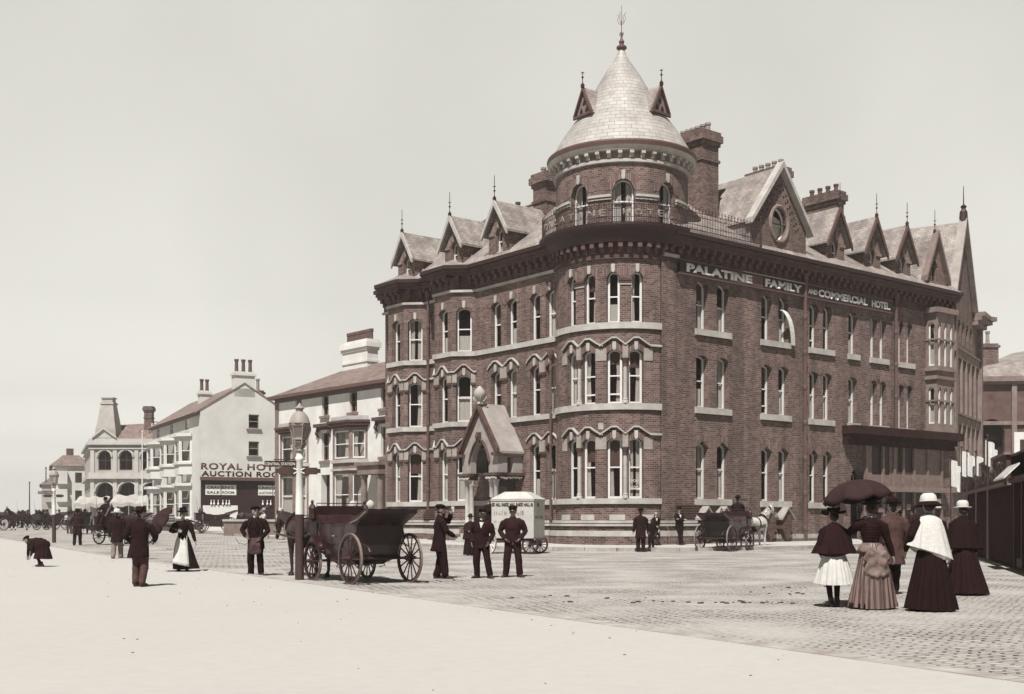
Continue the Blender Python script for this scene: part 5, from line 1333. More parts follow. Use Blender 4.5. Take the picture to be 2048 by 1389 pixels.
# ---------------------------------------------------------------- flags over the shops
def flag(loc, h, w, hh, rz, label, droop=.5):
    t = thing('flag', label, 'flag', loc, rz, 'flags hung out over the street'); p = MB(); p.tube([(0, 0, 0), (0, 0, h)], [.035, .02], 6); p.ball((0, 0, h), .05, 6); p.build('pole', m_wood, t)
    c = MB(); k = 8
    for i in range(k):
        x0, x1 = w * i / k, w * (i + 1) / k; y0, y1 = .12 * math.sin(i * 1.3), .12 * math.sin((i + 1) * 1.3); d0, d1 = droop * (i / k) ** 1.3, droop * ((i + 1) / k) ** 1.3
        c.face([(x0, y0, h - .1 - d0), (x1, y1, h - .1 - d1), (x1, y1, h - .1 - hh - d1), (x0, y0, h - .1 - hh - d0)])
    o = c.build('flag_cloth', m_curtain, t); o.modifiers.new('thickness', 'SOLIDIFY').thickness = .012
for i, (u, d, h, w, hh, rz, lb) in enumerate(((25, .6, 1.6, .5, 1.1, .4, 'white flag hanging against the far fascia end beside the hotel shops'), (22, .4, 2.0, .55, 1.0, .3, 'tallest pale flag over the fruit merchants board, drooping left of the others'), (19.5, .4, 1.5, .5, .8, .2, 'pale flag over the middle of the fruit merchants board'), (17, .3, 1.2, .45, .7, .4, 'short pale flag over the near half of the fruit merchants board'), (13, .3, 1.7, .4, .8, .6, 'pale flag on the pole nearest the white awning'))):
    p = FS.P(u, 0, d) + Vector((11.8, 25, 0)); flag((p.x, p.y, .15 + gz(p.y)), 3.0 + h * .55, w, hh, rz, lb, .35)
flag((40.5, 92.5, .3), 9.5, 1.6, 2.4, -.4, 'long pale flag hanging before the dark building that closes the street', 1.2)
# ---------------------------------------------------------------- garden walls, gate piers, railings
def lowwall(name, label, cat, pts, h, mat, cop, base):
    t = thing(name, label, cat, (pts[0][0], pts[0][1], base)); b = MB(); c = MB(); o = Vector((pts[0][0], pts[0][1], 0))
    for (xa, ya), (xb, yb) in zip(pts, pts[1:]):
        a = Vector((xa, ya, 0)) - o; e = Vector((xb, yb, 0)) - o; tt = (e - a).normalized(); n = Vector((tt.y, -tt.x, 0)) * .15
        b.prism([a + n - Vector((0, 0, .2)), e + n - Vector((0, 0, .2)), e - n - Vector((0, 0, .2)), a - n - Vector((0, 0, .2))], (0, 0, h + .1)); n *= 1.6
        c.prism([a + n + Vector((0, 0, h - .1)), e + n + Vector((0, 0, h - .1)), e - n + Vector((0, 0, h - .1)), a - n + Vector((0, 0, h - .1))], (0, 0, .14))
    b.build('wall_body', mat, t); c.build('coping', cop, t); return t
lowwall('garden_wall', 'low stone garden wall with a pale coping in front of the stucco terrace', 'wall', [(-21.8, 92), (-20.2, 82.6), (-10.6, 71.2)], .95, m_stonem, m_stone, .38)
hw_ = lowwall('garden_wall', 'low dark garden wall topped by iron railings before the gabled house front', 'wall', [(-37.5, 116), (-28.6, 99.4), (-26.2, 98.6)], .5, m_brickd, m_dstone, .48)
rb = MB(); o = Vector((-37.5, 116, 0))
for k in range(60):
    p = Vector((-37.5 + 8.9 * k / 60, 116 - 16.6 * k / 60, 0)) - o; rb.tube([p + Vector((0, 0, .5)), p + Vector((0, 0, 1.15))], .02, 4); rb.ball(p + Vector((0, 0, 1.2)), .05, 6)
rb.tube([(0, 0, 1.0), (8.9, -16.6, 1.0)], .025, 5); rb.build('railing', m_iron, hw_)
for (x, y), lb in (((-9.6, 70.6), 'ball-topped stone gate pier nearest the terrace portico'), ((-8.35, 69.0), 'ball-topped stone gate pier against the hotel corner')):
    t = thing('gate_pier', lb, 'gate pier', (x, y, .30), R_(-49), 'gate piers between terrace and hotel'); b = MB(); b.box(-.3, .3, -.3, .3, -.2, 1.35); b.box(-.36, .36, -.36, .36, -.2, .2); b.build('pier_shaft', m_stone, t, bevel=.02)
    c = MB(); c.lathe([(.42, 1.35), (.44, 1.45), (.40, 1.52), (.2, 1.60), (.14, 1.66), (.14, 1.72)], n=4); c.build('pier_cap', m_stone, t, rot=R_(45)); d = MB(); d.lathe([(.12, 1.68), (.24, 1.80), (.27, 1.95), (.2, 2.1), (.08, 2.2), (0, 2.24)], n=14); d.build('ball', m_stone, t, smooth='all')
# ---------------------------------------------------------------- lamp posts and poles
def lamp_post(loc, rz, label, signs=True):
    t = thing('lamp_post', label, 'lamp post', loc, rz, 'gas lamp posts along the promenade edge')
    p = MB(); p.lathe([(.105, -.05), (.105, 1.46), (.10, 1.50)], n=18); p.build('dark_base', m_wood, t, smooth=True)
    q = MB(); q.lathe([(.10, 1.50), (.092, 1.9), (.078, 2.75), (.10, 2.78), (.10, 2.84), (.075, 2.87), (.07, 2.95)], n=18); q.build('shaft', m_white, t, smooth=True)
    h = MB(); h.lathe([(.07, 2.95), (.12, 3.0), (.06, 3.03), (.09, 3.10), (.15, 3.2), (.11, 3.22)], n=12)
    for a in range(0, 360, 60): h.tube([(.05 * math.cos(R_(a)), .05 * math.sin(R_(a)), 3.02), (.15 * math.cos(R_(a)), .15 * math.sin(R_(a)), 3.14), (.17 * math.cos(R_(a)), .17 * math.sin(R_(a)), 3.26)], .018, 5)
    h.lathe([(.17, 3.24), (.18, 3.27), (.17, 3.30)], n=6)
    for a in range(0, 360, 60): h.tube([(.165 * math.cos(R_(a)), .165 * math.sin(R_(a)), 3.27), (.235 * math.cos(R_(a)), .235 * math.sin(R_(a)), 3.60)], .012, 5)
    h.lathe([(.25, 3.58), (.26, 3.63), (.24, 3.65)], n=6); fr = h.build('lantern_frame', m_grey, t)
    g = MB(); g.lathe([(.155, 3.28), (.225, 3.59)], n=6, cap=False); g.build('lantern_glass', m_lampglass, fr)
    c = MB(); c.lathe([(.255, 3.64), (.20, 3.80), (.12, 3.90), (.08, 3.92), (.08, 3.97), (.12, 4.0), (.05, 4.06), (.025, 4.1), (0, 4.14)], n=18); c.build('lantern_cap', m_grey, t, smooth=True)
    F = Flat((0, 0), 0)
    if signs:
        b = MB(); b.box(-.48, .42, -.05, .01, 2.44, 2.60); b.box(-.56, .50, -.04, -.03, 2.47, 2.57); sb = b.build('sign_board', m_wood, t, bevel=.01)
        k = MB(); k.tube([(-.12, -.06, 2.46), (.12, -.06, 2.58)], .015, 5); k.tube([(-.12, -.06, 2.58), (.12, -.06, 2.46)], .015, 5); k.build('board_cross', m_white, sb)
        b = MB(); b.box(-.82, -.06, -.03, 0, 2.62, 2.76); sb = b.build('direction_sign', m_dark, t); F2 = Flat((0, -.03), 0); text_on(F2, 'CENTRAL STATION', .1, -.80, 2.655, .0, .004, width=.70, height=.065, name='lettering', mat=m_white, parent=sb)
        b = MB(); b.tube([(-.6, 0, 2.79), (-.08, 0, 2.79)], .012, 5); b.build('bracket', m_iron, t)
    return t
lamp_post((-5.0, 27.55, .04), 0, 'white gas lamp post with a glass lantern and direction boards beside the landau horse', True)
l2 = lamp_post((-25.0, 63.9, .15), .3, 'distant gas lamp post with crossed boards, by the stooping child', True)
def pole(name, loc, h, label, cat='flagpole', mat=None, group=None, rad=.09):
    t = MB(); t.lathe([(rad * 1.4, 0), (rad, .3), (rad * .6, h), (0, h + .1)], n=10); t.ball((0, 0, h + .12), rad * 1.1, 8); o = t.build(name, mat or m_white, None, loc=loc); tag(o, label, cat, group); return o
pole('flagpole', (-39.8, 126, .45), 10.2, 'white flagpole, taller and left of the pair before the gabled house', group='white flagpoles by the gabled house')
pole('flagpole', (-38.0, 124, .45), 8.9, 'white flagpole, shorter and right of the pair before the gabled house', group='white flagpoles by the gabled house')
pole('ship_mast', (-86, 216, -1), 11.6, 'taller of two thin dark masts on the far left skyline', 'mast', m_wood, 'thin masts on the far left skyline', .16)
pole('ship_mast', (-84.5, 205, -1), 8.6, 'shorter of two thin dark masts on the far left skyline', 'mast', m_wood, 'thin masts on the far left skyline', .14)
# ---------------------------------------------------------------- figures: remeshed bodies, clothes, animals
def cloth(name, v, amt=.25, rough=.9):
    return M(name, v, rough, amt, 7, .35, .006, 60, spec=.12)
c_black = cloth('black_cloth', .005); c_dark = cloth('dark_wool', .009); c_navy = cloth('dark_serge', .011); c_grey = cloth('grey_tweed', .13, .35)
c_mid = cloth('brown_cloth', .017); c_lgrey = cloth('light_trouser_cloth', .22); c_white = cloth('white_cotton', .66, .10); c_pale = cloth('pale_dress_cloth', .50, .15)
c_knit = M('white_knitted_wool', .66, .95, .14, 30, .5, .012, 60)
m_skin = M('skin', .34, .6, .15, 9, .1, .003); m_skind = M('weathered_skin', .25, .6, .2, 9, .1, .003)
m_hair = M('dark_hair', .015, .5, .4, 14, .5, .006, 80); m_leather = M('dark_leather', .022, .35, .3, 8, .2, .004); m_boot = M('boot_leather', .025, .5, .4, 9, .2, .004)
m_straw = M('white_straw', .66, .8, .1, 10, .4, .004, 120); m_eye = M('dark_eye', .012, .4, .1, 5, 0)  # m_eye is the dark colour of the eyes themselves
m_horse = M('dark_bay_coat', .024, .42, .5, 3, .1, .004); m_horseg = M('grey_horse_coat', .62, .6, .22, 4, .1, .004); m_hoof = M('hoof_horn', .03, .5, .2, 5, 0)
m_umb = M('umbrella_silk', .018, .85, .2, 3, .15, .004)
def stripe_mat(name, v1, v2, n):
    m, t, b = newmat(name); tcn = t.nodes.new('ShaderNodeTexCoord'); s = t.nodes.new('ShaderNodeSeparateXYZ'); t.links.new(tcn.outputs['Object'], s.inputs[0])
    at = t.nodes.new('ShaderNodeMath'); at.operation = 'ARCTAN2'; t.links.new(s.outputs['X'], at.inputs[0]); t.links.new(s.outputs['Y'], at.inputs[1])
    mu = t.nodes.new('ShaderNodeMath'); mu.operation = 'MULTIPLY'; mu.inputs[1].default_value = n; t.links.new(at.outputs[0], mu.inputs[0])
    si = t.nodes.new('ShaderNodeMath'); si.operation = 'SINE'; t.links.new(mu.outputs[0], si.inputs[0])
    nz_ = t.nodes.new('ShaderNodeTexNoise'); nz_.inputs['Scale'].default_value = 9; t.links.new(tcn.outputs['Object'], nz_.inputs['Vector'])
    ad = t.nodes.new('ShaderNodeMath'); ad.operation = 'MULTIPLY_ADD'; ad.inputs[1].default_value = 1.4; t.links.new(nz_.outputs[0], ad.inputs[0]); t.links.new(si.outputs[0], ad.inputs[2])
    r = t.nodes.new('ShaderNodeValToRGB'); r.color_ramp.elements[0].position = .2; r.color_ramp.elements[1].position = .95; r.color_ramp.elements[0].color = sep(v1); r.color_ramp.elements[1].color = sep(v2)
    t.links.new(ad.outputs[0], r.inputs[0]); t.links.new(r.outputs[0], b.inputs['Base Color']); b.inputs['Roughness'].default_value = .55; return m
c_stripe = stripe_mat('striped_silk', .05, .19, 30); c_bow = cloth('ruched_silk', .17, .5); c_grey = cloth('grey_frock_coat', .062, .35)

def remesh(mb, voxel, name, mats, parent=None, smooth=4, wr=0, wsc=9, extra=None):
    me = mb.mesh('tmp'); o = bpy.data.objects.new('tmp', me); COL.objects.link(o)
    r = o.modifiers.new('r', 'REMESH'); r.mode = 'VOXEL'; r.voxel_size = voxel; r.use_smooth_shade = True
    if smooth: s = o.modifiers.new('s', 'SMOOTH'); s.factor = .5; s.iterations = smooth
    dg = bpy.context.evaluated_depsgraph_get(); m2_ = bpy.data.meshes.new_from_object(o.evaluated_get(dg)); bpy.data.objects.remove(o); bpy.data.meshes.remove(me)
    m2_.name = name; m2_.materials.clear()
    if wr:
        nn = [v.normal.copy() for v in m2_.vertices]
        for v, n in zip(m2_.vertices, nn):
            p = v.co; v.co = p + n * wr * (noise.noise(Vector((p.x * wsc, p.y * wsc, p.z * wsc * .6))) + .5 * noise.noise(Vector((p.x * wsc * 2.3, p.y * wsc * 2.3 + 9, p.z * wsc))))
    m2_.materials.append(mats)
    m2_.polygons.foreach_set('use_smooth', [True] * len(m2_.polygons))
    q = bpy.data.objects.new(name, m2_); COL.objects.link(q)
    if parent: q.parent = parent
    return q
def ik(a, b, l1, l2, hint):
    a, b, h = Vector(a), Vector(b), Vector(hint); d = b - a; L = d.length
    if L > (l1 + l2) * .999: b = a + d * ((l1 + l2) * .999 / L); d = b - a; L = d.length
    x = (l1 * l1 - l2 * l2 + L * L) / (2 * L); y = math.sqrt(max(0, l1 * l1 - x * x)); t = d / L
    h = h - h.dot(t) * t
    if h.length < 1e-5: h = t.orthogonal()
    return a + t * x + h.normalized() * y, b
def drape(mb, rings, folds=14, n=56, seed=0, hem=0, mi=0, ph=None):
    rnd = random.Random(seed); phs = [rnd.uniform(0, 6.28) for _ in range(4)]; vs = []
    for q, (z, cx, cy, rx, ry, amp) in enumerate(rings):
        for i in range(n):
            a = 2 * math.pi * i / n
            k = 1 + amp * ((1.4 * abs(math.sin(folds * .5 * a + phs[0] + .5 * math.sin(3 * a + phs[1]))) ** .7 - .8) + .5 * math.sin((folds * .4 + 2) * a + phs[1] + z) + .4 * math.sin(3 * a + phs[2] + z * 2))
            zz = z + (hem * math.sin(2 * a + phs[3]) if q == len(rings) - 1 else 0)
            vs.append((cx + rx * k * math.cos(a), cy + ry * k * math.sin(a), zz))
    m = len(rings); fs = [(j * n + i, j * n + (i + 1) % n, (j + 1) * n + (i + 1) % n, (j + 1) * n + i) for j in range(m - 1) for i in range(n)]
    fs += [tuple(range(n))[::-1], tuple(range((m - 1) * n, m * n))]
    return mb.add(vs, fs, mi)
def hand(mb, w, d, pn, side, curl=.5, k=1.0):
    """palm, five fingers: w wrist, d direction, pn palm normal"""
    w, d, pn = Vector(w), Vector(d).normalized(), Vector(pn); pn = (pn - pn.dot(d) * d).normalized(); s = d.cross(pn) * side
    mb.tube([w, w + d * .045 * k, w + d * .09 * k], [(.026 * k, .017 * k), (.040 * k, .019 * k), (.040 * k, .016 * k)], 8, ref=s)
    for i, (off, L) in enumerate(((-.030, .058), (-.010, .074), (.011, .080), (.031, .070))):
        b = w + (d * .09 + s * off) * k; a1 = curl * .6; a2 = curl * 1.3; a3 = curl * 1.9; pts = [b]
        for fr, aa in ((.45, a1), (.32, a2), (.23, a3)):
            b = b + (d * math.cos(aa) + pn * math.sin(aa)) * L * fr * k; pts.append(b)
        mb.tube(pts, [.0100 * k, .0095 * k, .009 * k, .008 * k], 6)
    b = w + (d * .03 + s * .034) * k; mb.tube([b, b + (d * .03 + s * .028 + pn * .012) * k, b + (d * .062 + s * .034 + pn * .03) * k], [.013 * k, .011 * k, .009 * k], 6)
def hat(kind, parent, c, mat=None, tilt=0, rz=0):
    b = MB(); x, y, z = 0, 0, 0
    if kind == 'bowler': b.lathe([(.155, .005), (.165, .02), (.150, .012), (.102, .0), (.104, .06), (.095, .10), (.065, .128), (0, .136)], n=20)
    elif kind == 'felt': b.lathe([(.17, .0), (.185, .012), (.165, .014), (.100, .006), (.098, .07), (.088, .105), (.06, .112), (.03, .095), (0, .092)], n=20)
    elif kind == 'straw': b.lathe([(.155, -.02), (.175, -.012), (.16, -.004), (.105, .0), (.112, .05), (.10, .10), (.07, .125), (0, .132)], n=20)
    elif kind == 'sun': b.lathe([(.21, -.03), (.225, -.012), (.20, .0), (.112, .0), (.118, .05), (.105, .095), (.07, .12), (0, .128)], n=20)
    elif kind == 'top': b.lathe([(.150, .012), (.158, .02), (.145, .012), (.100, .0), (.098, .08), (.102, .155), (.10, .162), (0, .162)], n=20)
    elif kind == 'cap': b.ball((0, -.01, .035), (.118, .125, .052), 16); b.lathe([(.098, -.02), (.102, .03)], n=18); b.tube([(-.07, .10, .0), (0, .165, -.012), (.07, .10, .0)], [(.03, .008)] * 3, 8, ref=(0, 1, 0))
    elif kind == 'bonnet':
        b.lathe([(.15, .03), (.17, .035), (.15, .02), (.105, .0), (.10, .06), (.09, .085), (0, .10)], n=18)
        for i in range(7): b.ball((.07 * math.cos(i * .9), .06 * math.sin(i * .9) - .02, .10 + .015 * (i % 3)), .03, 6)
    elif kind == 'crown':
        b.lathe([(.135, .0), (.128, .05), (.115, .10), (.08, .135), (0, .142)], n=20); b.lathe([(.13, .01), (.205, -.055), (.215, -.06), (.20, -.045), (.12, .0)], n=22, mi=1)
    elif kind == 'wide':
        n = 28; vs = []
        for j, (r, zz) in enumerate(((.21, .0), (.215, .015), (.11, .01), (.105, .07), (.08, .09), (0.005, .092))):
            for i in range(n):
                a = 2 * math.pi * i / n; vs.append((r * math.cos(a), r * math.sin(a), zz + (.035 * math.sin(2 * a + 1) if j < 2 else 0)))
        fs = [(j * n + i, j * n + (i + 1) % n, (j + 1) * n + (i + 1) % n, (j + 1) * n + i) for j in range(5) for i in range(n)]; b.add(vs, fs)
        for i in range(6): b.ball((.10 * math.cos(i * 1.1), .10 * math.sin(i * 1.1), .07), .03, 6)
    o = b.build('hat', [mat or c_black, c_black], parent, smooth=True); o.location = c; o.rotation_euler = (tilt, 0, rz); return o
def person(label, loc, rz, h=1.72, sex='m', p=None, top=None, legs=None, hatk=None, hatm=None, cat='person', coat=.70, face=False, skin=None, hair='short', group=None, skirt=None, extra=None, shirt=False, apron=False, hem=.03, hole=None, boots=True, bodice=None, cape=None, fine=True, open_coat=False, collar=False, hairm=None):
    p = p or {}; t = thing('person', label, cat, loc, rz, group); s = h / 1.72; t.scale = (s, s, s)
    lean = R_(p.get('lean', 0)); side = R_(p.get('side', 0)); pel = Vector(p.get('pelvis', (0, 0, .92)))
    Rm = Matrix.Rotation(-lean, 3, 'X') @ Matrix.Rotation(side, 3, 'Y')
    U = lambda x, y, z: pel + Rm @ Vector((x, y, z - .92))             # upper-body point
    f = sex == 'f'; sw = .165 if f else .185
    sh = {-1: U(-sw, 0, 1.39), 1: U(sw, 0, 1.39)}
    hips = {-1: pel + Vector((-.09, 0, -.02)), 1: pel + Vector((.09, 0, -.02))}
    feet = {-1: Vector(p.get('fl', (-.11, 0, .085))), 1: Vector(p.get('fr', (.11, 0, .085)))}
    hd = {-1: Vector(p.get('hl', (-.27, .05, .80))), 1: Vector(p.get('hr', (.27, .05, .80)))}
    eh = {-1: Vector(p.get('el', (-.6, -1, 0))), 1: Vector(p.get('er', (.6, -1, 0)))}
    toe = {-1: R_(p.get('tl', 12)), 1: R_(p.get('tr', -12))}
    kn, el = {}, {}
    for k in (-1, 1):
        kn[k], feet[k] = ik(hips[k], feet[k], .417, .408, Vector((k * .15, 1, 0)) if 'kh' not in p else Vector(p['kh']))
        el[k], hd[k] = ik(sh[k], hd[k], .295, .27, eh[k])
    hy, hp = R_(p.get('yaw', 0)), R_(p.get('pitch', 0)); Hm = Matrix.Rotation(hy, 3, 'Z') @ Matrix.Rotation(-hp, 3, 'X')
    hc = U(0, .025, 1.60) + Vector((0, 0, 0)); H = lambda x, y, z: hc + Hm @ Vector((x, y, z))
    b = MB()
    b.tube([U(0, 0, .86), U(0, 0, .98), U(0, 0, 1.08), U(0, .0, 1.25), U(0, -.005, 1.36), U(0, -.01, 1.42)], [(.15, .105), (.145, .10), (.125, .095), (.155, .11), (.15, .095), (.07, .06)], 12, ref=Rm @ Vector((1, 0, 0)))
    b.tube([U(0, -.01, 1.38), U(0, .005, 1.50), H(0, -.01, -.03)], [.062, .054, .056], 10)
    b.tube([H(0, -.018, .03), H(0, -.012, .04)], .09, 12); b.ball(H(0, -.012, .03), (.076, .094, .096), 14)
    b.tube([H(0, .02, -.01), H(0, .042, -.065), H(0, .05, -.092)], [(.066, .07), (.05, .045), (.032, .03)], 10, ref=Hm @ Vector((1, 0, 0)))
    b.tube([H(0, .085, .02), H(0, .108, -.022), H(0, .088, -.032)], [.010, .016, .013], 6)
    b.tube([H(-.04, .078, .032), H(.04, .078, .032)], .012, 6)
    b.tube([H(-.018, .082, -.062), H(.018, .082, -.062)], .010, 6)
    for k in (-1, 1):
        b.tube([H(k * .074, -.01, .02), H(k * .082, -.018, -.01), H(k * .074, -.008, -.03)], [.012, .014, .009], 6)
        b.tube([sh[k] + Rm @ Vector((-k * .02, 0, -.02)), el[k], hd[k]], [.040, .038, .028], 8); b.tube([hips[k], kn[k], feet[k]], [.085, .055, .040], 8)
        td_ = Vector((math.sin(-toe[k]) , math.cos(toe[k]), 0)); b.tube([feet[k] + Vector((0, 0, -.03)) - td_ * .05, feet[k] + td_ * .06 + Vector((0, 0, -.045)), feet[k] + td_ * .15 + Vector((0, 0, -.055))], [(.038, .035), (.045, .034), (.036, .022)], 8, ref=(1, 0, 0))
        d = (hd[k] - el[k]).normalized(); hdir = Vector(p.get('dl' if k < 0 else 'dr', tuple(d))); hand(b, hd[k], hdir, Vector(p.get('nl' if k < 0 else 'nr', (-k, .25, 0))), k, p.get('cl' if k < 0 else 'cr', .5))
    body = remesh(b, .0085 if fine else .014, 'body', skin or m_skin, t, smooth=1)
    # legs and boots
    lm_ = legs or c_dark
    if skirt is None:
        b = MB()
        for k in (-1, 1): b.tube([hips[k] + Vector((0, 0, .06)), hips[k].lerp(kn[k], .35), kn[k], kn[k].lerp(feet[k], .6), feet[k] + Vector((0, -.01, .01))], [(.11, .12), (.108, .115), (.09, .096), (.086, .092), (.082, .096)], 10, ref=(1, 0, 0))
        b.ball(pel + Vector((0, -.01, .02)), (.165, .125, .13), 12)
        remesh(b, .015, 'trousers', lm_, t, 3, .011, 10)
    if f and skirt and p.get('short'):
        b = MB()
        for k in (-1, 1): b.tube([hips[k], kn[k], kn[k].lerp(feet[k], .35), feet[k]], [.07, .055, .056, .042], 10)
        b.build('stockings', c_black, t, smooth='all')
    for k in (-1, 1):
        b = MB(); td_ = Vector((math.sin(-toe[k]), math.cos(toe[k]), 0)); ft = feet[k]
        b.tube([ft + Vector((0, 0, .07)), ft + Vector((0, 0, .0)), ft + Vector((0, 0, -.03))], [.052, .052, .05], 10); b.tube([ft + Vector((0, 0, -.035)) - td_ * .055, ft + td_ * .06 + Vector((0, 0, -.04)), ft + td_ * .165 + Vector((0, 0, -.052))], [(.046, .045), (.052, .042), (.042, .028)], 10, ref=(1, 0, 0))
        b.prism([ft + Vector((0, 0, -.085)) + td_ * y + td_.cross(Vector((0, 0, 1))) * x for x, y in ((-.045, -.09), (.045, -.09), (.052, .06), (.035, .20), (-.035, .20), (-.052, .06))], (0, 0, .025))
        remesh(b, .012, 'boot', m_boot, t, 2)
    tp = top or c_dark; X = Rm @ Vector((1, 0, 0))
    if bodice != 'none':
        b = MB()
        if f:
            b.tube([U(0, 0, 1.0), U(0, 0, 1.06), U(0, .015, 1.22), U(0, .01, 1.33), U(0, -.01, 1.42), U(0, -.01, 1.47)], [(.135, .115), (.125, .11), (.165, .14), (.17, .125), (.12, .09), (.062, .06)], 14, ref=X)
        else:
            hz = coat; dn = (lambda z, y=0: U(0, y, z) if z > .92 else pel + Vector((0, y, z - .92)))
            fl = p.get('flare', 0)
            b.tube([dn(hz, -.02 - fl), dn((hz + .95) / 2, -.015 - fl / 2), dn(1.05), U(0, .005, 1.24), U(0, -.005, 1.35), U(0, -.01, 1.43), U(0, -.015, 1.475)], [(.225, .175 + fl * .5), (.21, .16), (.185, .145), (.205, .152), (.20, .135), (.13, .095), (.070, .068)], 14, ref=X, cap='end')
        for k in (-1, 1):
            pf = .080 if f else .080
            b.tube([sh[k] + Rm @ Vector((-k * .05, 0, -.01)), sh[k].lerp(el[k], .2), el[k], el[k].lerp(hd[k], .5), hd[k].lerp(el[k], .06)], [pf, pf + .012, .070 if not f else .06, .064 if not f else .056, .056 if not f else .042], 10)
        remesh(b, .0135, 'bodice' if f else 'jacket', tp, t, 3, .013, 11)
    if shirt:
        b = MB(); b.prism([U(-.055, .118, 1.40), U(.055, .118, 1.40), U(.0, .150, 1.24)], Rm @ Vector((0, .02, 0)) * 1); b.tube([U(-.05, .03, 1.475), U(0, .085, 1.455), U(.05, .03, 1.475)], .016, 6); b.build('shirt_front', c_white, t)
    if collar:
        b = MB(); b.tube([U(.06 * math.cos(R_(a)), .06 * math.sin(R_(a)), 1.485) for a in range(0, 361, 30)], [(.010, .022)] * 13, 6, cap=False); b.build('collar', c_white, t)
    # hair
    if hair:
        b = MB()
        b.ball(H(0, -.026, .045), (.084, .092, .084), 14)
        if hair == 'bun': b.ball(H(0, -.10, -.005), (.06, .05, .06), 10); b.ball(H(0, -.05, .02), (.088, .075, .08), 10)
        elif hair == 'long': b.tube([H(0, -.05, .02), H(0, -.085, -.12), H(0, -.10, -.27)], [(.085, .06), (.10, .05), (.06, .03)], 10, ref=X)
        else: b.tube([H(0, -.06, .0), H(0, -.065, -.04)], [(.066, .04), (.05, .03)], 8, ref=X)
        if hair == 'curly':
            for i in range(16): a = i * 2.4; b.ball(H(.075 * math.cos(a), -.03 + .08 * math.sin(a), .06 + .03 * math.sin(i)), .032, 6)
        remesh(b, .012, 'hair', hairm or m_hair, t, 2, .006, 30)
    if face:
        for k in (-1, 1): e = MB(); e.ball(H(k * .034, .083, .014), (.014, .008, .008), 8); e.build('eye', m_eye, t)
        e = MB(); e.tube([H(-.022, .092, -.058), H(.022, .092, -.058)], .005, 6); e.build('mouth', m_skind, t)
        if face == 'beard': e = MB(); e.tube([H(0, .045, -.06), H(0, .06, -.10), H(0, .055, -.14)], [(.062, .05), (.05, .04), (.03, .02)], 10, ref=X); e.tube([H(-.035, .094, -.045), H(.035, .094, -.045)], .012, 6); remesh(e, .01, 'beard', m_hair, t, 2, .005, 40)
        if face == 'moustache': e = MB(); e.tube([H(-.045, .085, -.052), H(0, .102, -.044), H(.045, .085, -.052)], [.008, .014, .008], 6); e.build('moustache', m_hair, t)
    if hatk:
        ho = hat(hatk, t, H(0, -.015, .085), hatm, -hp - R_(4), hy)
    if skirt:
        zt = pel.z + .14; b = MB(); bl = p.get('bustle', .05); sx = p.get('sway', 0); full = p.get('full', 1); hm = hem
        rings = []
        for i in range(11):
            u = i / 10; z = zt + (hm - zt) * u; r = (.128 + .245 * u ** .8) * (1 + (full - 1) * u)
            rings.append((z, pel.x + sx * u ** 2, pel.y - bl * math.sin(min(1, u * 2.2) * 1.57) * (1 - .25 * u), r, r * .96 + bl * .6 * (1 - u), .012 + .075 * u ** .6))
        drape(b, rings, 19, 120, hash(label) % 999 if False else len(label), .012)
        sk = b.build('skirt', skirt, t, smooth=True)
    if apron:
        b = MB(); k = 8; rows = 10
        P = lambda u, w: (pel.x + p.get('sway', 0) * u ** 2 + w * (.13 + .10 * u) + .10 * u * u, pel.y + .13 + .235 * u ** .8 + .012 * math.sin(w * 9) - .05 * w * w, 1.04 - .80 * u + .05 * w * u)
        for i in range(rows):
            for j in range(k):
                u0, u1, w0, w1 = i / rows, (i + 1) / rows, -1 + 2 * j / k, -1 + 2 * (j + 1) / k; b.face([P(u0, w0), P(u0, w1), P(u1, w1), P(u1, w0)])
        o = b.build('apron', c_white, t, smooth='all'); o.modifiers.new('thickness', 'SOLIDIFY').thickness = .012
    if cape:
        cm, zl, wd = cape[:3]; tl = cape[3] if len(cape) > 3 else 0; b = MB()
        drape(b, [(1.50, 0, -.01, .075, .075, 0), (1.455, 0, -.01, .13, .11, .01), (1.41, 0, -.01, .19, .135, .015), (1.33, 0, -.015, .225, .165, .025), ((1.3 + zl) / 2, 0, -.02, (wd + .24) / 2, .21, .05), (zl, 0, -.03, wd, .26, .085), (zl + .004, 0, -.03, wd - .03, .23, .085)], 13, 84, len(label), .06)
        for i, v in enumerate(b.v): b.v[i] = tuple(U(v[0], v[1], v[2] + tl * (v[0] / wd) * max(0, (1.40 - v[2]) / (1.4 - zl))))
        b.build('shawl', cm, t, smooth=True)
    t['_j'] = 0; del t['_j']
    if extra: extra(t, dict(U=U, H=H, hd=hd, el=el, sh=sh, pel=pel))
    return t
def wp(t, loc, rz, h, q):   # world position of a figure-local point
    s = h / 1.72; c, n = math.cos(rz), math.sin(rz); return (loc[0] + s * (q[0] * c - q[1] * n), loc[1] + s * (q[0] * n + q[1] * c), loc[2] + s * q[2])
PR = .045   # promenade level
PI = math.pi
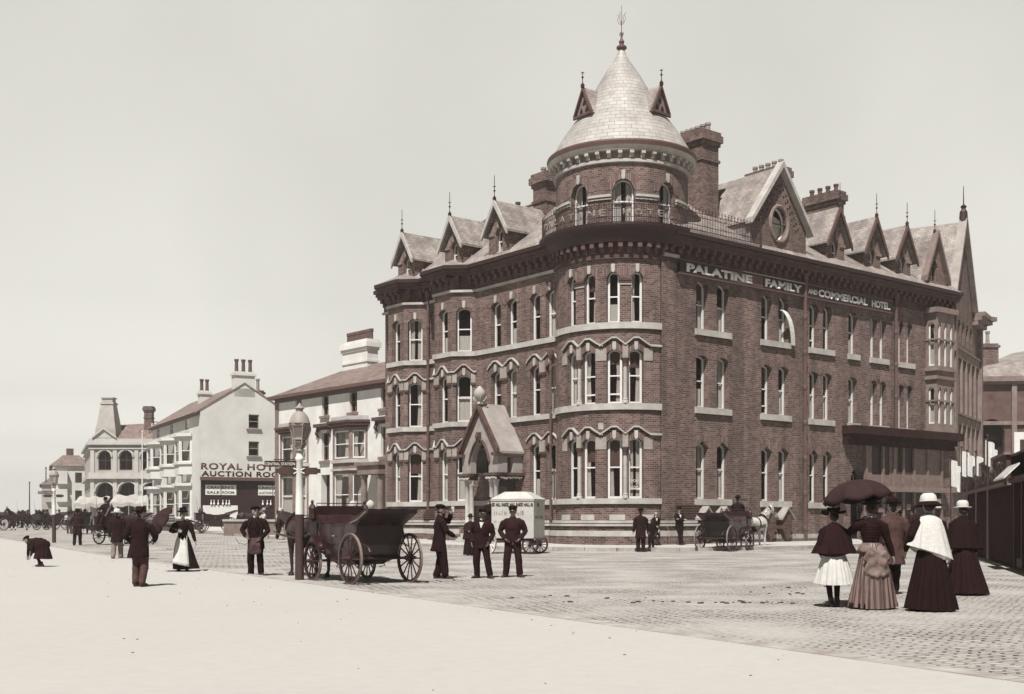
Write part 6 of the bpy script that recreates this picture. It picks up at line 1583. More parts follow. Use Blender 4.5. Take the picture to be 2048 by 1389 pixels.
# --- the near group on the right, walking away
L1 = (5.25, 19.1, 0)
person('girl in a white skirt and dark cape, back turned, under the big umbrella', L1, .05, 1.57, 'f', dict(short=1, hl=(-.2, .12, .95), hr=(.2, .12, .95), fl=(-.05, .0, .085), fr=(.07, .04, .085), full=.92, bustle=.02), c_black, skirt=c_white, hem=.42, hatk='wide', hatm=c_black, hair='bun', cape=(c_dark, .96, .40))
L2 = (5.78, 18.85, 0)
def bow(t, j):
    b = MB(); rnd = random.Random(5)
    for k in (-1, 1):
        b.tube([(0, -.27, .93), (k * .10, -.32, .90), (k * .17, -.29, .80)], [(.05, .03), (.08, .05), (.06, .03)], 8)
        b.tube([(0, -.29, .88), (k * .08, -.34, .74), (k * .15, -.32, .60)], [(.06, .04), (.09, .06), (.08, .04)], 8); b.tube([(k * .02, -.30, .86), (k * .03, -.36, .66), (k * .10, -.37, .56)], [(.03, .03), (.06, .03), (.07, .03)], 8)
    b.tube([(-.16, -.30, .58), (0, -.36, .55), (.16, -.30, .58)], [.05, .07, .05], 8); remesh(b, .016, 'bow', c_bow, t, 2, .016, 10)
    c = MB(); drape(c, [(1.07, 0, 0, .14, .125, .01), (1.0, 0, -.03, .20, .19, .03), (.90, 0, -.07, .245, .235, .05)], 16, 60, 4, .03); c.build('peplum', c_bow, t, smooth='all')
    d = MB()
    for i in range(7): d.tube([j['U'](.168 * math.cos(R_(a)) * (1 - .02 * i), .155 * math.sin(R_(a)), 1.12 + .045 * i) for a in range(0, 361, 20)], .006, 5, cap=False)
    d.build('braid_trim', c_mid, t); e = MB(); drape(e, [(.10, 0, -.04, .378, .375, .085), (.03, 0, -.04, .388, .385, .087)], 19, 120, len('woman in a striped bustle dress with a big pale bow, holding up the umbrella'), .012); e.build('hem_band', c_dark, t, smooth='all')
person('woman in a striped bustle dress with a big pale bow, holding up the umbrella', L2, 0, 1.70, 'f', dict(hl=(-.10, .22, 1.42), el=(-.8, .1, -.8), hr=(.36, .02, .86), er=(1, -.4, 0), bustle=.10), c_dark, skirt=c_stripe, hatk='bonnet', hair='bun', extra=bow, collar=True)
def umbrella(loc, rad, lean, rz, label, shaft=1.0, mat=None, closed=False):
    t = thing('umbrella', label, 'umbrella', loc, rz); t.rotation_euler = (lean[0], lean[1], rz); b = MB(); n = 64; vs = []
    for j in range(9):
        u = j / 8
        for i in range(n):
            a = 2 * math.pi * i / n; sc_ = 1 - .13 * u * abs(math.sin(4 * a)) ** .8 * 1.0; r = rad * math.sin(u * 1.25) / math.sin(1.25) * sc_
            z = rad * .52 * (math.cos(u * 1.25) - math.cos(1.25)) / (1 - math.cos(1.25)) - .07 * u * u * abs(math.sin(4 * a)) ** .7
            vs.append((r * math.cos(a), r * math.sin(a), shaft + z))
    b.add(vs, [(j * n + i, j * n + (i + 1) % n, (j + 1) * n + (i + 1) % n, (j + 1) * n + i) for j in range(8) for i in range(n)])
    c = b.build('canopy', mat or m_umb, t, smooth='all'); c.modifiers.new('thickness', 'SOLIDIFY').thickness = .004
    r = MB()
    for k in range(8):
        a = 2 * math.pi * k / 8; r.tube([(rad * math.sin(u * 1.25) / math.sin(1.25) * math.cos(a) * .99, rad * math.sin(u * 1.25) / math.sin(1.25) * math.sin(a) * .99, shaft - .012 + rad * .52 * (math.cos(u * 1.25) - math.cos(1.25)) / (1 - math.cos(1.25))) for u in (0, .25, .5, .75, 1)], .005, 4)
        r.tube([(rad * .5 * math.cos(a), rad * .5 * math.sin(a), shaft + rad * .52 * .70 - .02), (0, 0, shaft + .05)], .004, 4)
    r.build('ribs', m_iron, t); q = MB(); q.tube([(0, 0, -.1), (0, 0, shaft + rad * .52 + .09)], .010, 6); q.tube([(0, 0, -.1), (0, .02, -.15), (0, .06, -.16), (0, .08, -.12)], .014, 6); q.build('shaft', m_wood, t); return t
umbrella(wp(0, L2, 0, 1.70, (-.10, .25, 1.44)), .575, (R_(-6), R_(-7), 0), .2, 'big open dark umbrella over the girl and the woman in the striped dress', .36)
person('man in a grey frock coat and dark hat walking away beside the umbrella', (7.22, 22.2, 0), .02, 1.76, 'm', dict(hl=(-.24, .08, .86), hr=(.27, .1, .88), fl=(-.09, -.12, .10), fr=(.09, .16, .085)), c_grey, c_black, 'bowler', coat=.56, hair='short', collar=True)
person('woman in a white knitted shawl and white-crowned hat, seen from behind', (6.55, 18.4, 0), .05, 1.74, 'f', dict(hl=(-.34, .05, .93), hr=(.34, .06, .86), bustle=.07, full=1.02), c_black, skirt=c_black, hatk='crown', hatm=m_straw, hair='bun', cape=(c_knit, .90, .34, -.11))
p_ = MB(); p_.tube([(0, 0, .02), (0, .0, .62)], [.008, .030], 8); p_.tube([(0, 0, .62), (0, 0, .90), (.02, .0, .94)], .010, 6)
tag(p_.build('furled_parasol', [c_mid], None, smooth=True, loc=(6.92, 18.44, 0)), 'furled parasol in the right hand of the woman with the white shawl', 'parasol')
person('woman all in black with a white hat, farthest right', (8.55, 22.2, 0), -.05, 1.70, 'f', dict(bustle=.06, full=1.1, sway=.05), c_black, skirt=c_dark, hatk='straw', hatm=m_straw, hair='bun', cape=(c_black, .90, .36))
# --- men standing in the roadway
HB = lambda t, j: None
def paper(t, j): pass
LA = (-1.73, 28.05, 0)
person('bearded man in a cap standing sideways, holding a white card to his face', LA, R_(-78), 1.74, 'm', dict(lean=1, fl=(-.09, -.05, .085), fr=(.09, .12, .085), hr=(.10, .32, 1.02), er=(.8, -.6, -.2), hl=(-.08, .27, 1.52), el=(-.9, .5, -.5), dl=(.2, .3, 1), nl=(.3, -1, .2), flare=.03), c_dark, c_dark, 'cap', face='beard', skin=m_skind, coat=.64)
b = MB(); b.box(-.045, .045, -.004, .004, -.06, .075); cd = b.build('card', c_white, None, loc=wp(0, LA, R_(-78), 1.74, (-.06, .32, 1.64)), rot=R_(-40)); tag(cd, 'small white card held up by the bearded man in the cap', 'card')
person('man in a dark suit with white shirt front, flat cap and feet apart', (-.75, 28.3, 0), R_(172), 1.66, 'm', dict(fl=(-.24, .10, .085), fr=(.10, -.02, .085), tl=35, tr=-30, hl=(-.22, .08, .90), hr=(.22, .08, .90), el=(-.6, -1, 0), er=(.6, -1, 0), lean=-3, side=-4, yaw=10), c_navy, c_dark, 'cap', face='moustache', shirt=True, skin=m_skind, coat=.76)
person('young man in a dark jersey with curly hair, hands at his belt', (0.02, 28.75, 0), R_(180), 1.72, 'm', dict(fl=(-.17, 0, .085), fr=(.17, 0, .085), tl=28, tr=-28, hl=(-.19, .14, .96), hr=(.20, .13, .95), el=(-1, -.9, 0), er=(1, -.9, 0), yaw=-8, dl=(.6, .3, -.6), dr=(-.6, .3, -.6)), c_mid, c_mid, 'cap', c_black, face=True, coat=.93, hair='curly', skin=m_skind)
def bag(loc, rz):
    t = thing('satchel', 'wrinkled leather satchel slung across the front of the man at the kerb', 'bag', loc, rz); b = MB(); b.tube([(0, 0, .02), (0, .02, -.12), (0, .03, -.30)], [(.13, .05), (.16, .08), (.18, .07)], 12, ref=(1, 0, 0)); remesh(b, .014, 'pouch', m_wood, t, 3, .02, 10)
    c = MB(); c.tube([(-.13, 0, .02), (-.16, -.03, .35), (-.05, -.02, .52)], .014, 5); c.tube([(.13, 0, .02), (.2, -.04, .3), (.12, -.05, .5)], .014, 5); c.build('strap', m_leather, t); return t
LBG = (-6.46, 29.52, 0)
person('man in a dark coat with a satchel, head bent, hands at his waist', LBG, R_(178), 1.72, 'm', dict(fl=(-.13, 0, .085), fr=(.12, 0, .085), tl=30, tr=-25, hl=(-.19, .20, .96), hr=(.20, .20, 1.0), el=(-1, -.5, -.2), er=(1, -.5, -.2), yaw=32, pitch=-12), c_black, c_black, 'cap', face=True, skin=m_skind, coat=.68, collar=True)
bag(wp(0, LBG, R_(178), 1.72, (-.02, .20, .90)), R_(178))
b = MB(); b.tube([(.02, .22, .95), (.18, .3, .80), (.35, .3, .82), (.44, .28, .95)], [.012, .010, .008, .006], 6); tag(b.build('cane', m_wood, None, loc=LBG, rot=R_(178)), 'curved cane sticking out from the hand of the man with the satchel', 'cane')
# --- strollers on the left
person('man in a dark suit and brown felt hat walking away across the pale promenade', (-7.65, 24.05, PR), .0, 1.58, 'm', dict(fl=(-.10, .06, .085), fr=(.09, -.10, .095), hl=(-.22, .16, .98), hr=(.26, .24, 1.02), er=(1, -.8, -.2), tl=5, tr=-18), c_dark, c_grey, 'felt', c_mid, coat=.66, collar=True)
LPA = (-8.69, 30.9, 0)
person('woman in a dark dress and blown white apron carrying a dark parasol', LPA, R_(186), 1.64, 'f', dict(hr=(.12, .20, 1.16), er=(.8, -.3, -.5), hl=(-.38, .16, .82), el=(-.8, -.4, 0), bustle=.06, sway=-.10, full=.92), c_black, skirt=c_black, hatk='bonnet', hair='bun', face=True, apron=True, hem=.12)
umbrella(wp(0, LPA, R_(186), 1.64, (.13, .24, 1.18)), .48, (R_(20), R_(-58), 0), R_(0), 'dark parasol carried over the shoulder of the woman in the white apron', .42)
LC = (-13.68, 33.95, PR)
def bundle(t, j):
    U = j['U']; b = MB(); b.tube([U(0, -.05, .86), U(0, -.02, 1.05), U(0, .02, 1.28), U(0, .0, 1.42)], [(.22, .20), (.25, .24), (.25, .22), (.16, .13)], 12, ref=(1, 0, 0))
    for k in (-.14, 0, .14): b.tube([U(k, .05, 1.30), U(k * 1.2, .20, 1.22), U(k * 1.2, .34, 1.15)], [(.10, .12), (.10, .11), (.06, .07)], 8); b.tube([U(k, .05, 1.0), U(k * 1.2, .20, .98)], [(.12, .14), (.10, .12)], 8)
    remesh(b, .016, 'frock', c_navy, t, 2, .03, 9)
person('small child in a dark frock stooping to pick something off the promenade', LC, R_(80), 1.32, 'f', dict(pelvis=(0, -.10, .80), lean=72, short=1, hl=(-.10, .46, .30), hr=(.12, .52, .26), el=(-.4, -.2, 1), er=(.4, -.2, 1), fl=(-.13, -.14, .085), fr=(.12, .12, .085), bustle=.02, full=.9, pitch=25), c_navy, skirt=c_navy, hem=.30, hair='short', hatk='cap', hatm=c_black, extra=bundle)
person('man in a white sun hat and dark coat walking away down the promenade', (-13.8, 40.9, 0), .1, 1.70, 'm', dict(fl=(-.10, -.16, .10), fr=(.09, .18, .085)), c_dark, c_lgrey, 'sun', m_straw, coat=.62, fine=False)
person('woman in black close beside the man in the white sun hat', (-13.2, 41.3, 0), .1, 1.60, 'f', dict(bustle=.08), c_black, skirt=c_black, hatk='bonnet', hair='bun', fine=False)
cabman = person('man in a long dark coat standing by the cab at the far kerb', (-21.9, 59.0, .08), .3, 1.76, 'm', dict(fl=(-.15, 0, .085), fr=(.12, .1, .085), hl=(-.22, .15, 1.0)), c_mid, c_mid, 'bowler', coat=.5, fine=False)
# --- by the hotel wall and van
person('woman in a dark cape and hat half hidden behind the man in the flat cap', (-1.62, 45.5, .01), R_(200), 1.52, 'f', dict(bustle=.04, hl=(-.16, .2, 1.05), hr=(.16, .2, 1.05), full=.8), c_mid, skirt=c_black, hatk='bonnet', face=True, fine=False, cape=(c_mid, .74, .33))
person('boy with folded arms perched on the front step of the white van', (-.92, 47.6, .66), R_(185), 1.60, 'm', dict(hl=(.08, .2, 1.2), hr=(-.08, .2, 1.22), el=(-1, -.2, -.4), er=(1, -.2, -.4), fl=(-.1, .05, .085)), c_black, c_black, 'cap', face=True, fine=False, collar=True)
person('broad man in a bowler hat and long coat with his back turned, before the tower', (5.42, 49.3, .03), R_(-8), 1.78, 'm', dict(fl=(-.10, 0, .085), fr=(.10, .04, .085), hl=(-.30, 0, .82), hr=(.32, .1, .85)), c_navy, c_navy, 'bowler', coat=.55, fine=False)
person('child in dark clothes standing just right of the bowler-hatted man', (5.98, 50.2, .18), R_(20), 1.22, 'm', dict(hl=(-.2, .1, .9)), c_black, c_black, None, fine=False, coat=.5)
def zc(y): return gz(y) + .15
person('girl with long hair and white collar sitting on the tower plinth', (6.62, 53.85, zc(54)), R_(192), 1.50, 'f', dict(pelvis=(0, 0, .95), short=1, fl=(-.05, .30, .22), fr=(.08, .34, .16), hl=(-.05, .22, 1.0), hr=(.06, .24, 1.0), full=.62), c_black, skirt=c_black, hem=.52, hair='long', face=True, collar=True, fine=False, shirt=True)
person('man in a dark suit leaning on the wall with folded arms and crossed ankles', (7.78, 54.35, zc(54.5)), R_(196), 1.74, 'm', dict(pelvis=(0, 0, .90), lean=-6, fl=(.04, .22, .085), fr=(-.03, .16, .085), hl=(.10, .20, 1.18), hr=(-.10, .22, 1.16), el=(-1, -.2, -.4), er=(1, -.2, -.4), yaw=-12), c_black, c_black, 'bowler', face=True, shirt=True, fine=False, coat=.72)
for i, (x, y, rz_, lb) in enumerate(((-13.75, 64.9, 2.2, 'left of two women in pale dresses with dark belts by the garden wall'), (-12.75, 64.4, -2.4, 'right of two women in pale dresses with dark belts by the garden wall'))):
    def belt(t, j): b = MB(); b.tube([(.145 * math.cos(R_(a)), .125 * math.sin(R_(a)), 1.05) for a in range(0, 361, 30)], [(.012, .03)] * 13, 6, cap=False); b.build('belt', c_black, t)
    person(lb, (x, y, zc(y)), rz_, 1.66, 'f', dict(hl=(-.1, .38, 1.15), hr=(.1, .38, 1.15), el=(-1, 0, -.5), er=(1, 0, -.5), full=.72, bustle=.03), c_pale, skirt=c_pale, hatk='straw' if i else 'bonnet', hatm=m_straw if i else c_pale, hair='bun', fine=False, extra=belt, group='women in pale dresses by the garden wall')
# --- a few shoppers in the street on the right
sh1 = person('man in a bowler hat among the shoppers outside the hotel shop front', (16.9, 52.5, .1), .6, 1.74, 'm', {}, c_mid, c_dark, 'bowler', fine=False, group='shoppers in the street on the right')
sh2 = person('woman in a dark dress among the shoppers outside the hotel shop front', (17.9, 54.0, .1), .5, 1.62, 'f', dict(bustle=.06), c_mid, skirt=c_dark, hatk='bonnet', hair='bun', fine=False, group='shoppers in the street on the right')
dup(sh1, (20.6, 60.0, .24), -.2, 'farther bowler-hatted shopper close to the fruit merchants board'); dup(sh2, (19.3, 56.4, .22), .9, 'woman in dark dress walking deeper into the street on the right'); dup(sh2, (14.6, 47.0, .05), -.3, 'woman in dark dress nearest in the street on the right, behind the frock-coated man')
# ---------------------------------------------------------------- horses
def horse(label, loc, rz, coat=m_horse, mane=m_hair, head='low', group=None, size=1.0, socks=None, harness=True, stride=0.0):
    t = thing('horse', label, 'horse', loc, rz, group); t.scale = (size,) * 3; b = MB(); X = (1, 0, 0)
    b.tube([(0, -.92, 1.22), (0, -.70, 1.26), (0, -.40, 1.20), (0, 0, 1.13), (0, .35, 1.14), (0, .62, 1.20), (0, .76, 1.22)], [(.17, .19), (.265, .28), (.275, .27), (.285, .31), (.27, .33), (.22, .29), (.14, .20)], 16, ref=X)
    nk = {'low': ((0, .58, 1.26), (0, .94, 1.42), (0, 1.22, 1.50), (0, 1.40, 1.48)), 'mid': ((0, .58, 1.28), (0, .88, 1.56), (0, 1.10, 1.80), (0, 1.20, 1.88))}[head]
    b.tube(nk, [(.15, .25), (.115, .19), (.095, .14), (.08, .11)], 12, ref=X)
    e = Vector(nk[-1]); hd_ = Vector((0, .42, -.42)).normalized() if head == 'mid' else Vector((0, .24, -.60)).normalized(); up = Vector((0, hd_.z * -1, hd_.y)).normalized()
    b.tube([e + up * .02 - hd_ * .02, e + hd_ * .16, e + hd_ * .34, e + hd_ * .50, e + hd_ * .58], [(.085, .115), (.088, .115), (.066, .085), (.055, .062), (.05, .05)], 12, ref=X)
    for k in (-1, 1):
        b.tube([e + Vector((k * .055, -.02, .06)) + up * .06, e + Vector((k * .075, -.03, .13)) + up * .08, e + Vector((k * .07, -.02, .20)) + up * .09], [.03, .034, .008], 8)
        s = stride * k
        b.tube([(k * .14, -.72, 1.16), (k * .165, -.60, .92), (k * .145, -.88 - s * .5, .56), (k * .14, -.86 - s, .16), (k * .14, -.80 - s, .09)], [(.16, .22), (.105, .15), (.052, .068), (.040, .048), (.045, .05)], 10, ref=X)
        b.tube([(k * .145, -.90 - s * .5, .60), (k * .14, -.89 - s * .55, .48)], [.05, .045], 8)
        b.tube([(k * .15, .52, 1.12), (k * .155, .50, .84), (k * .145, .53 + s * .5, .50), (k * .14, .53 + s, .16), (k * .14, .57 + s, .09)], [(.12, .19), (.085, .11), (.052, .058), (.038, .044), (.044, .05)], 10, ref=X)
    remesh(b, .02, 'body', coat, t, 3)
    for k in (-1, 1):
        s = stride * k
        for y in (-.79 - s, .585 + s):
            h = MB(); h.lathe([(.075, .0), (.07, .05), (.055, .10)], (k * .14, y, 0), 12); h.build('hoof', m_hoof, t)
            if socks: q = MB(); q.lathe([(.055, .10), (.052, .16), (.046, .32)], (k * .14, y - .035, 0), 10); q.build('sock', socks, t, smooth='all')
    m = MB(); m.tube([(0, -.93, 1.30), (0, -1.04, 1.22), (0, -1.08, .95), (0, -1.06, .62), (0, -1.04, .50)], [.045, .06, .075, .07, .02], 10); remesh(m, .02, 'tail', mane, t, 2, .02, 14)
    m = MB()
    P = [Vector(q) for q in nk]
    for i in range(9):
        q = P[0].lerp(P[1], i / 4) if i < 4 else (P[1].lerp(P[2], (i - 4) / 3) if i < 7 else P[2].lerp(P[3], (i - 7) / 2)); w = .235 - i * .014
        nrm = Vector((0, -.55, .85)); m.tube([q + nrm * w * .9, q + nrm * w + Vector((.05, 0, -.05)), q + nrm * w * .6 + Vector((.13 - .006 * i, 0, -.10))], [.035, .04, .02], 6)
    m.tube([e + up * .12, e + hd_ * .12 + up * .10], [.04, .02], 6); remesh(m, .018, 'mane', mane, t, 2, .015, 16)
    if harness:
        h = MB(); c = P[0].lerp(P[1], .25); ax = (P[1] - P[0]).normalized(); vv = Vector((1, 0, 0)).cross(ax)
        h.tube([c + Vector((1, 0, 0)) * .19 * math.cos(R_(a)) + vv * .30 * math.sin(R_(a)) for a in range(0, 361, 20)], [.045] * 19, 8, cap=False)
        h.tube([(.29 * math.cos(R_(a)), .05, 1.13 + .325 * math.sin(R_(a))) for a in range(0, 361, 20)], [(.05, .014)] * 19, 6, ref=(0, 1, 0), cap=False)
        h.tube([(0, .05, 1.46), (0, -.5, 1.49), (0, -.92, 1.35)], [(.03, .01)] * 3, 6, ref=X)
        for k in (-1, 1):
            h.tube([(k * .24, .60, 1.15), (k * .30, .0, 1.02), (k * .29, -.9, .95), (k * .30, -1.5, .92)], .018, 5)
            h.tube([(k * .27, -.55, 1.36), (k * .285, -.75, 1.1), (k * .2, -.98, 1.02), (0, -1.02, 1.02)], [(.025, .01)] * 4, 5)
            h.tube([e + hd_ * .08 + Vector((k * .09, 0, 0)) + up * .09, e + hd_ * .30 + Vector((k * .078, 0, 0))], .010, 5); h.tube([e + hd_ * .42 + Vector((k * .06, 0, 0)), (k * .16, .4, 1.5), (k * .2, -1.2, 1.55)], .008, 4)
            q = e + hd_ * .16 + Vector((k * .098, 0, 0)); h.prism([q + up * .06, q + up * .06 + hd_ * .11, q - up * .03 + hd_ * .11, q - up * .03], (k * .012, 0, 0))
        h.tube([e + hd_ * .34 + Vector((.068 * math.cos(R_(a)), 0, 0)) + up * .088 * math.sin(R_(a)) for a in range(0, 361, 30)], .010, 5, cap=False)
        h.build('harness', m_leather, t)
    return t
def wheel(parent, c, r, ax, mat, tyre, spokes=12, name='wheel'):
    """wheel at c with axle direction ax"""
    A = Vector(ax).normalized(); U_ = A.cross(Vector((0, 0, 1))).normalized(); V_ = Vector((0, 0, 1)); c = Vector(c); b = MB()
    Q = lambda rad, a, x: c + (U_ * math.cos(a) + V_ * math.sin(a)) * rad + A * x
    n = 36
    def ringbox(mb, r0, r1, x0, x1):
        vs = []; 
        for i in range(n):
            a = 2 * math.pi * i / n; vs += [Q(r0, a, x0), Q(r1, a, x0), Q(r1, a, x1), Q(r0, a, x1)]
        fs = []
        for i in range(n):
            j = (i + 1) % n
            for k in range(4): fs.append((i * 4 + k, i * 4 + (k + 1) % 4, j * 4 + (k + 1) % 4, j * 4 + k))
        mb.add(vs, fs)
    ringbox(b, r - .065, r - .012, -.024, .024)
    for i in range(spokes):
        a = 2 * math.pi * i / spokes; b.tube([Q(.05, a, .02), Q(r * .5, a, .008), Q(r - .05, a, 0)], [(.020), (.016), (.018)], 6)
    w = b.build(name, mat, parent); tb_ = MB(); ringbox(tb_, r - .012, r, -.026, .026); tb_.build('tyre', tyre, w)
    h = MB(); h.tube([Q(0, 0, -.11), Q(0, 0, -.03), Q(0, 0, .04), Q(0, 0, .13)], [.05, .075, .07, .04], 12); h.tube([Q(0, 0, .12), Q(0, 0, .15)], [.03, .028], 10); h.build('hub', mat, w); return w
m_coach = M('dark_coach_paint', .020, .28, .3, 5, .05, .003, spec=.5); m_wheel = M('carriage_wheel_paint', .030, .4, .3, 6, .1, .003); m_tyre = M('worn_iron_tyre', .24, .5, .3, 9, .2, .004)
m_uph = M('buttoned_upholstery', .06, .7, .4, 12, .8, .03, 14); m_brass = M('brass', .30, .3, .2, 8, .1, .003); m_hood = M('folded_hood_leather', .024, .45, .4, 5, .5, .02, 12)
def landau(label, loc, rz, group=None):
    t = thing('landau', label, 'carriage', loc, rz, group); TR = .74
    for k in (-1, 1):
        wheel(t, (k * TR, -1.0, .56), .56, (k, 0, 0), m_wheel, m_tyre, 14); wheel(t, (k * (TR - .04), 1.05, .46), .46, (k, 0, 0), m_wheel, m_tyre, 12)
    a = MB(); a.tube([(-TR, -1.0, .56), (TR, -1.0, .56)], .032, 8); a.tube([(-TR, 1.05, .46), (TR, 1.05, .46)], .030, 8); a.tube([(0, -1.0, .50), (0, -.3, .40), (0, .5, .42), (0, 1.05, .52)], .035, 8)
    a.tube([(-.7, -.4, .52), (-.78, -.4, .36), (-.68, -.4, .34)], .014, 5); a.tube([(.7, .3, .50), (.80, .3, .34), (.66, .3, .32)], .014, 5); a.build('running_gear', m_iron, t)
    sp_ = MB()
    for k in (-1, 1):
        for y, z in ((-1.0, .60), (1.05, .50)):
            up_ = [(k * .50, y + .50 * math.cos(R_(q)), z + .12 + .17 * math.sin(R_(q))) for q in range(0, 361, 30)]; sp_.cut(); sp_.tube(up_, [(.03, .012)] * 13, 6, ref=(1, 0, 0), cap=False)
    sp_.build_multi('spring', m_iron, t)
    h = MB(); secs = [(-.98, .86, 1.36, .50, .57), (-.90, .56, 1.36, .48, .58), (-.45, .46, 1.32, .46, .58), (-.28, .40, 1.27, .45, .57), (.28, .40, 1.27, .45, .57), (.45, .46, 1.32, .46, .58), (.88, .58, 1.36, .48, .57), (.98, .88, 1.36, .50, .56)]
    vs = []
    for y, zb, zt, wb_, wt in secs: vs += [(-wt, y, zt), (-(wt + .03), y, zb + (zt - zb) * .55), (-wb_, y, zb), (wb_, y, zb), (wt + .03, y, zb + (zt - zb) * .55), (wt, y, zt)]
    fs = [(i * 6 + k, i * 6 + k + 1, (i + 1) * 6 + k + 1, (i + 1) * 6 + k) for i in range(len(secs) - 1) for k in range(5)]
    m = len(secs) - 1; fs += [tuple(range(6))[::-1], tuple(range(m * 6, m * 6 + 6))]
    h.add(vs, fs); bd = h.build('body', m_coach, t, weld=True); bd.modifiers.new('thickness', 'SOLIDIFY').thickness = .03
    tr_ = MB()
    for k in (-1, 1):
        tr_.tube([(k * wt, y, zt + .012) for y, zb, zt, wb_, wt in secs], .018, 6); tr_.tube([(k * (wt + .034), y, zb + (zt - zb) * .55) for y, zb, zt, wb_, wt in secs], .010, 5)
        tr_.tube([(k * .60, -.27, .44), (k * .61, -.27, 1.26)], .008, 5); tr_.tube([(k * .60, .27, .44), (k * .61, .27, 1.26)], .008, 5)
    tr_.tube([(-.57, -.99, 1.37), (.57, -.99, 1.37)], .018, 6); tr_.build('beading', m_wheel, bd); dh = MB()
    for k in (-1, 1): dh.tube([(k * .62, .18, 1.05), (k * .65, .12, 1.05), (k * .62, .06, 1.05)], .014, 5)
    dh.build('door_handle', m_brass, bd)
    u = MB(); u.box(-.54, .54, -.86, -.42, .60, .86); u.box(-.54, .54, .45, .84, .60, .86); u.box(-.54, .54, -.93, -.80, .84, 1.40); u.box(-.54, .54, .80, .92, .84, 1.38); u.box(-.5, .5, -.42, .45, .44, .52)
    for k in (-1, 1): u.box(k * .55 - .03, k * .55 + .03, -.85, -.35, .84, 1.34)
    u.build('upholstery', m_uph, t, bevel=.03)
    for s, nm in ((-1, 'folded_hood'), (1, 'folded_hood')):
        f = MB(); pr_ = [(-.72, 1.34), (-.80, 1.46), (-1.10, 1.53), (-1.46, 1.66), (-1.60, 1.66), (-1.56, 1.56), (-1.20, 1.40), (-1.0, 1.30)] if s < 0 else [(.80, 1.36), (.86, 1.48), (1.08, 1.56), (1.22, 1.64), (1.30, 1.62), (1.26, 1.54), (1.10, 1.44), (.98, 1.34)]
        n = 10; vs = []
        for i in range(n + 1):
            x = -.61 + 1.22 * i / n; sg = .012 * math.sin(i * 2.1)
            vs += [(x, y + sg, z + sg - .02 * abs(x)) for y, z in pr_]
        q = len(pr_); fs = [(i * q + k, i * q + (k + 1) % q, (i + 1) * q + (k + 1) % q, (i + 1) * q + k) for i in range(n) for k in range(q)] + [tuple(range(q))[::-1], tuple(range(n * q, n * q + q))]
        f.add(vs, fs); fo = f.build(nm, m_hood, t, smooth=True)
        if s < 0:
            r = MB()
            for k in (-1, 1): r.tube([(k * .635, -.78, 1.34), (k * .64, -1.15, 1.42), (k * .635, -1.52, 1.58)], .017, 6)
            r.build('hood_iron', m_tyre, fo)
    x = MB(); x.box(-.56, .56, 1.12, 1.58, .88, 1.36); x.box(-.60, .60, 1.06, 1.62, 1.36, 1.46); x.box(-.60, .60, 1.02, 1.12, 1.46, 1.74); x.prism([(-.5, 1.58, .78), (-.5, 2.0, .72), (-.5, 2.22, .98), (-.5, 2.18, 1.0), (-.5, 1.98, .76), (-.5, 1.58, .82)], (1.0, 0, 0)); x.build('box_seat', m_coach, t, bevel=.02)
    rr = MB(); rr.tube([(-.6, 1.05, 1.55), (-.6, 1.05, 1.80), (.6, 1.05, 1.80), (.6, 1.05, 1.55)], .012, 6); rr.build('seat_rail', m_iron, t)
    for k in (-1, 1):
        l = MB(); l.lathe([(.05, 1.40), (.085, 1.45), (.085, 1.66), (.10, 1.68), (.06, 1.76), (.03, 1.78), (.04, 1.84), (.015, 1.88)], (k * .68, 1.12, 0), 8); l.tube([(k * .58, 1.12, 1.44), (k * .68, 1.12, 1.38)], .015, 5); lo_ = l.build('carriage_lamp', m_iron, t)
        g = MB(); g.box(k * .68 - .05, k * .68 + .05, 1.20, 1.212, 1.48, 1.64); g.build('lamp_lens', m_brass, lo_)
        w = MB(); w.tube([(k * .80, -1.62 + 1.24 * i / 10, .0) for i in range(2)], .001, 3) if False else None
        mg = [(k * .74, 1.05 + .60 * math.cos(R_(q)), .46 + .62 * math.sin(R_(q))) for q in range(35, 160, 12)]; g2 = MB(); g2.tube(mg, [(.11, .01)] * len(mg), 6, ref=(1, 0, 0)); g2.build('mudguard', m_coach, t, smooth=True)
    s_ = MB()
    for k in (-1, 1): s_.tube([(k * .34, 1.2, .62), (k * .36, 2.2, .90), (k * .34, 4.0, 1.05), (k * .26, 4.45, 1.12)], [.032, .03, .028, .02], 8)
    s_.build('shafts', m_wheel, t)
    wh = MB(); wh.tube([(.55, 1.25, 1.5), (.60, 1.35, 2.1), (.60, 1.42, 2.75)], [.014, .010, .004], 6); wh.build('whip', m_wood, t)
    return t
H1 = math.atan2(.56, .83)
LND = landau('empty dark landau with folded hoods, nearest the viewer beside the white lamp post', (-3.48, 26.83, 0), H1)
hd1 = (-.56, .83)
horse('dark bay horse in harness drooping its head behind the white lamp post', (-3.48 + hd1[0] * 3.0, 26.83 + hd1[1] * 3.0, 0), H1 + .06, head='low', stride=.05)
# carriage at the hotel kerb
R2 = R_(-34); q2 = (-math.sin(R2), math.cos(R2)); R2L = (9.30, 51.0, .03)
dup(LND, R2L, R2, 'dark landau with a driver on the box, standing at the kerb under the name board')
horse('pale grey horse harnessed to the landau at the hotel kerb', (R2L[0] + q2[0] * 3.35, R2L[1] + q2[1] * 3.35, .05), R2 - .25, m_horseg, m_hair, 'mid')
drv = (R2L[0] + q2[0] * 1.35, R2L[1] + q2[1] * 1.35, R2L[2] + .56)
coachman = person('coachman in a hard hat seated high on the landau at the hotel kerb', drv, R2 + .2, 1.74, 'm', dict(pelvis=(0, -.05, .98), fl=(-.12, .48, .50), fr=(.12, .48, .50), hl=(-.12, .35, 1.15), hr=(.12, .35, 1.15), lean=4), c_dark, c_dark, 'bowler', coat=.86, fine=False, collar=True)
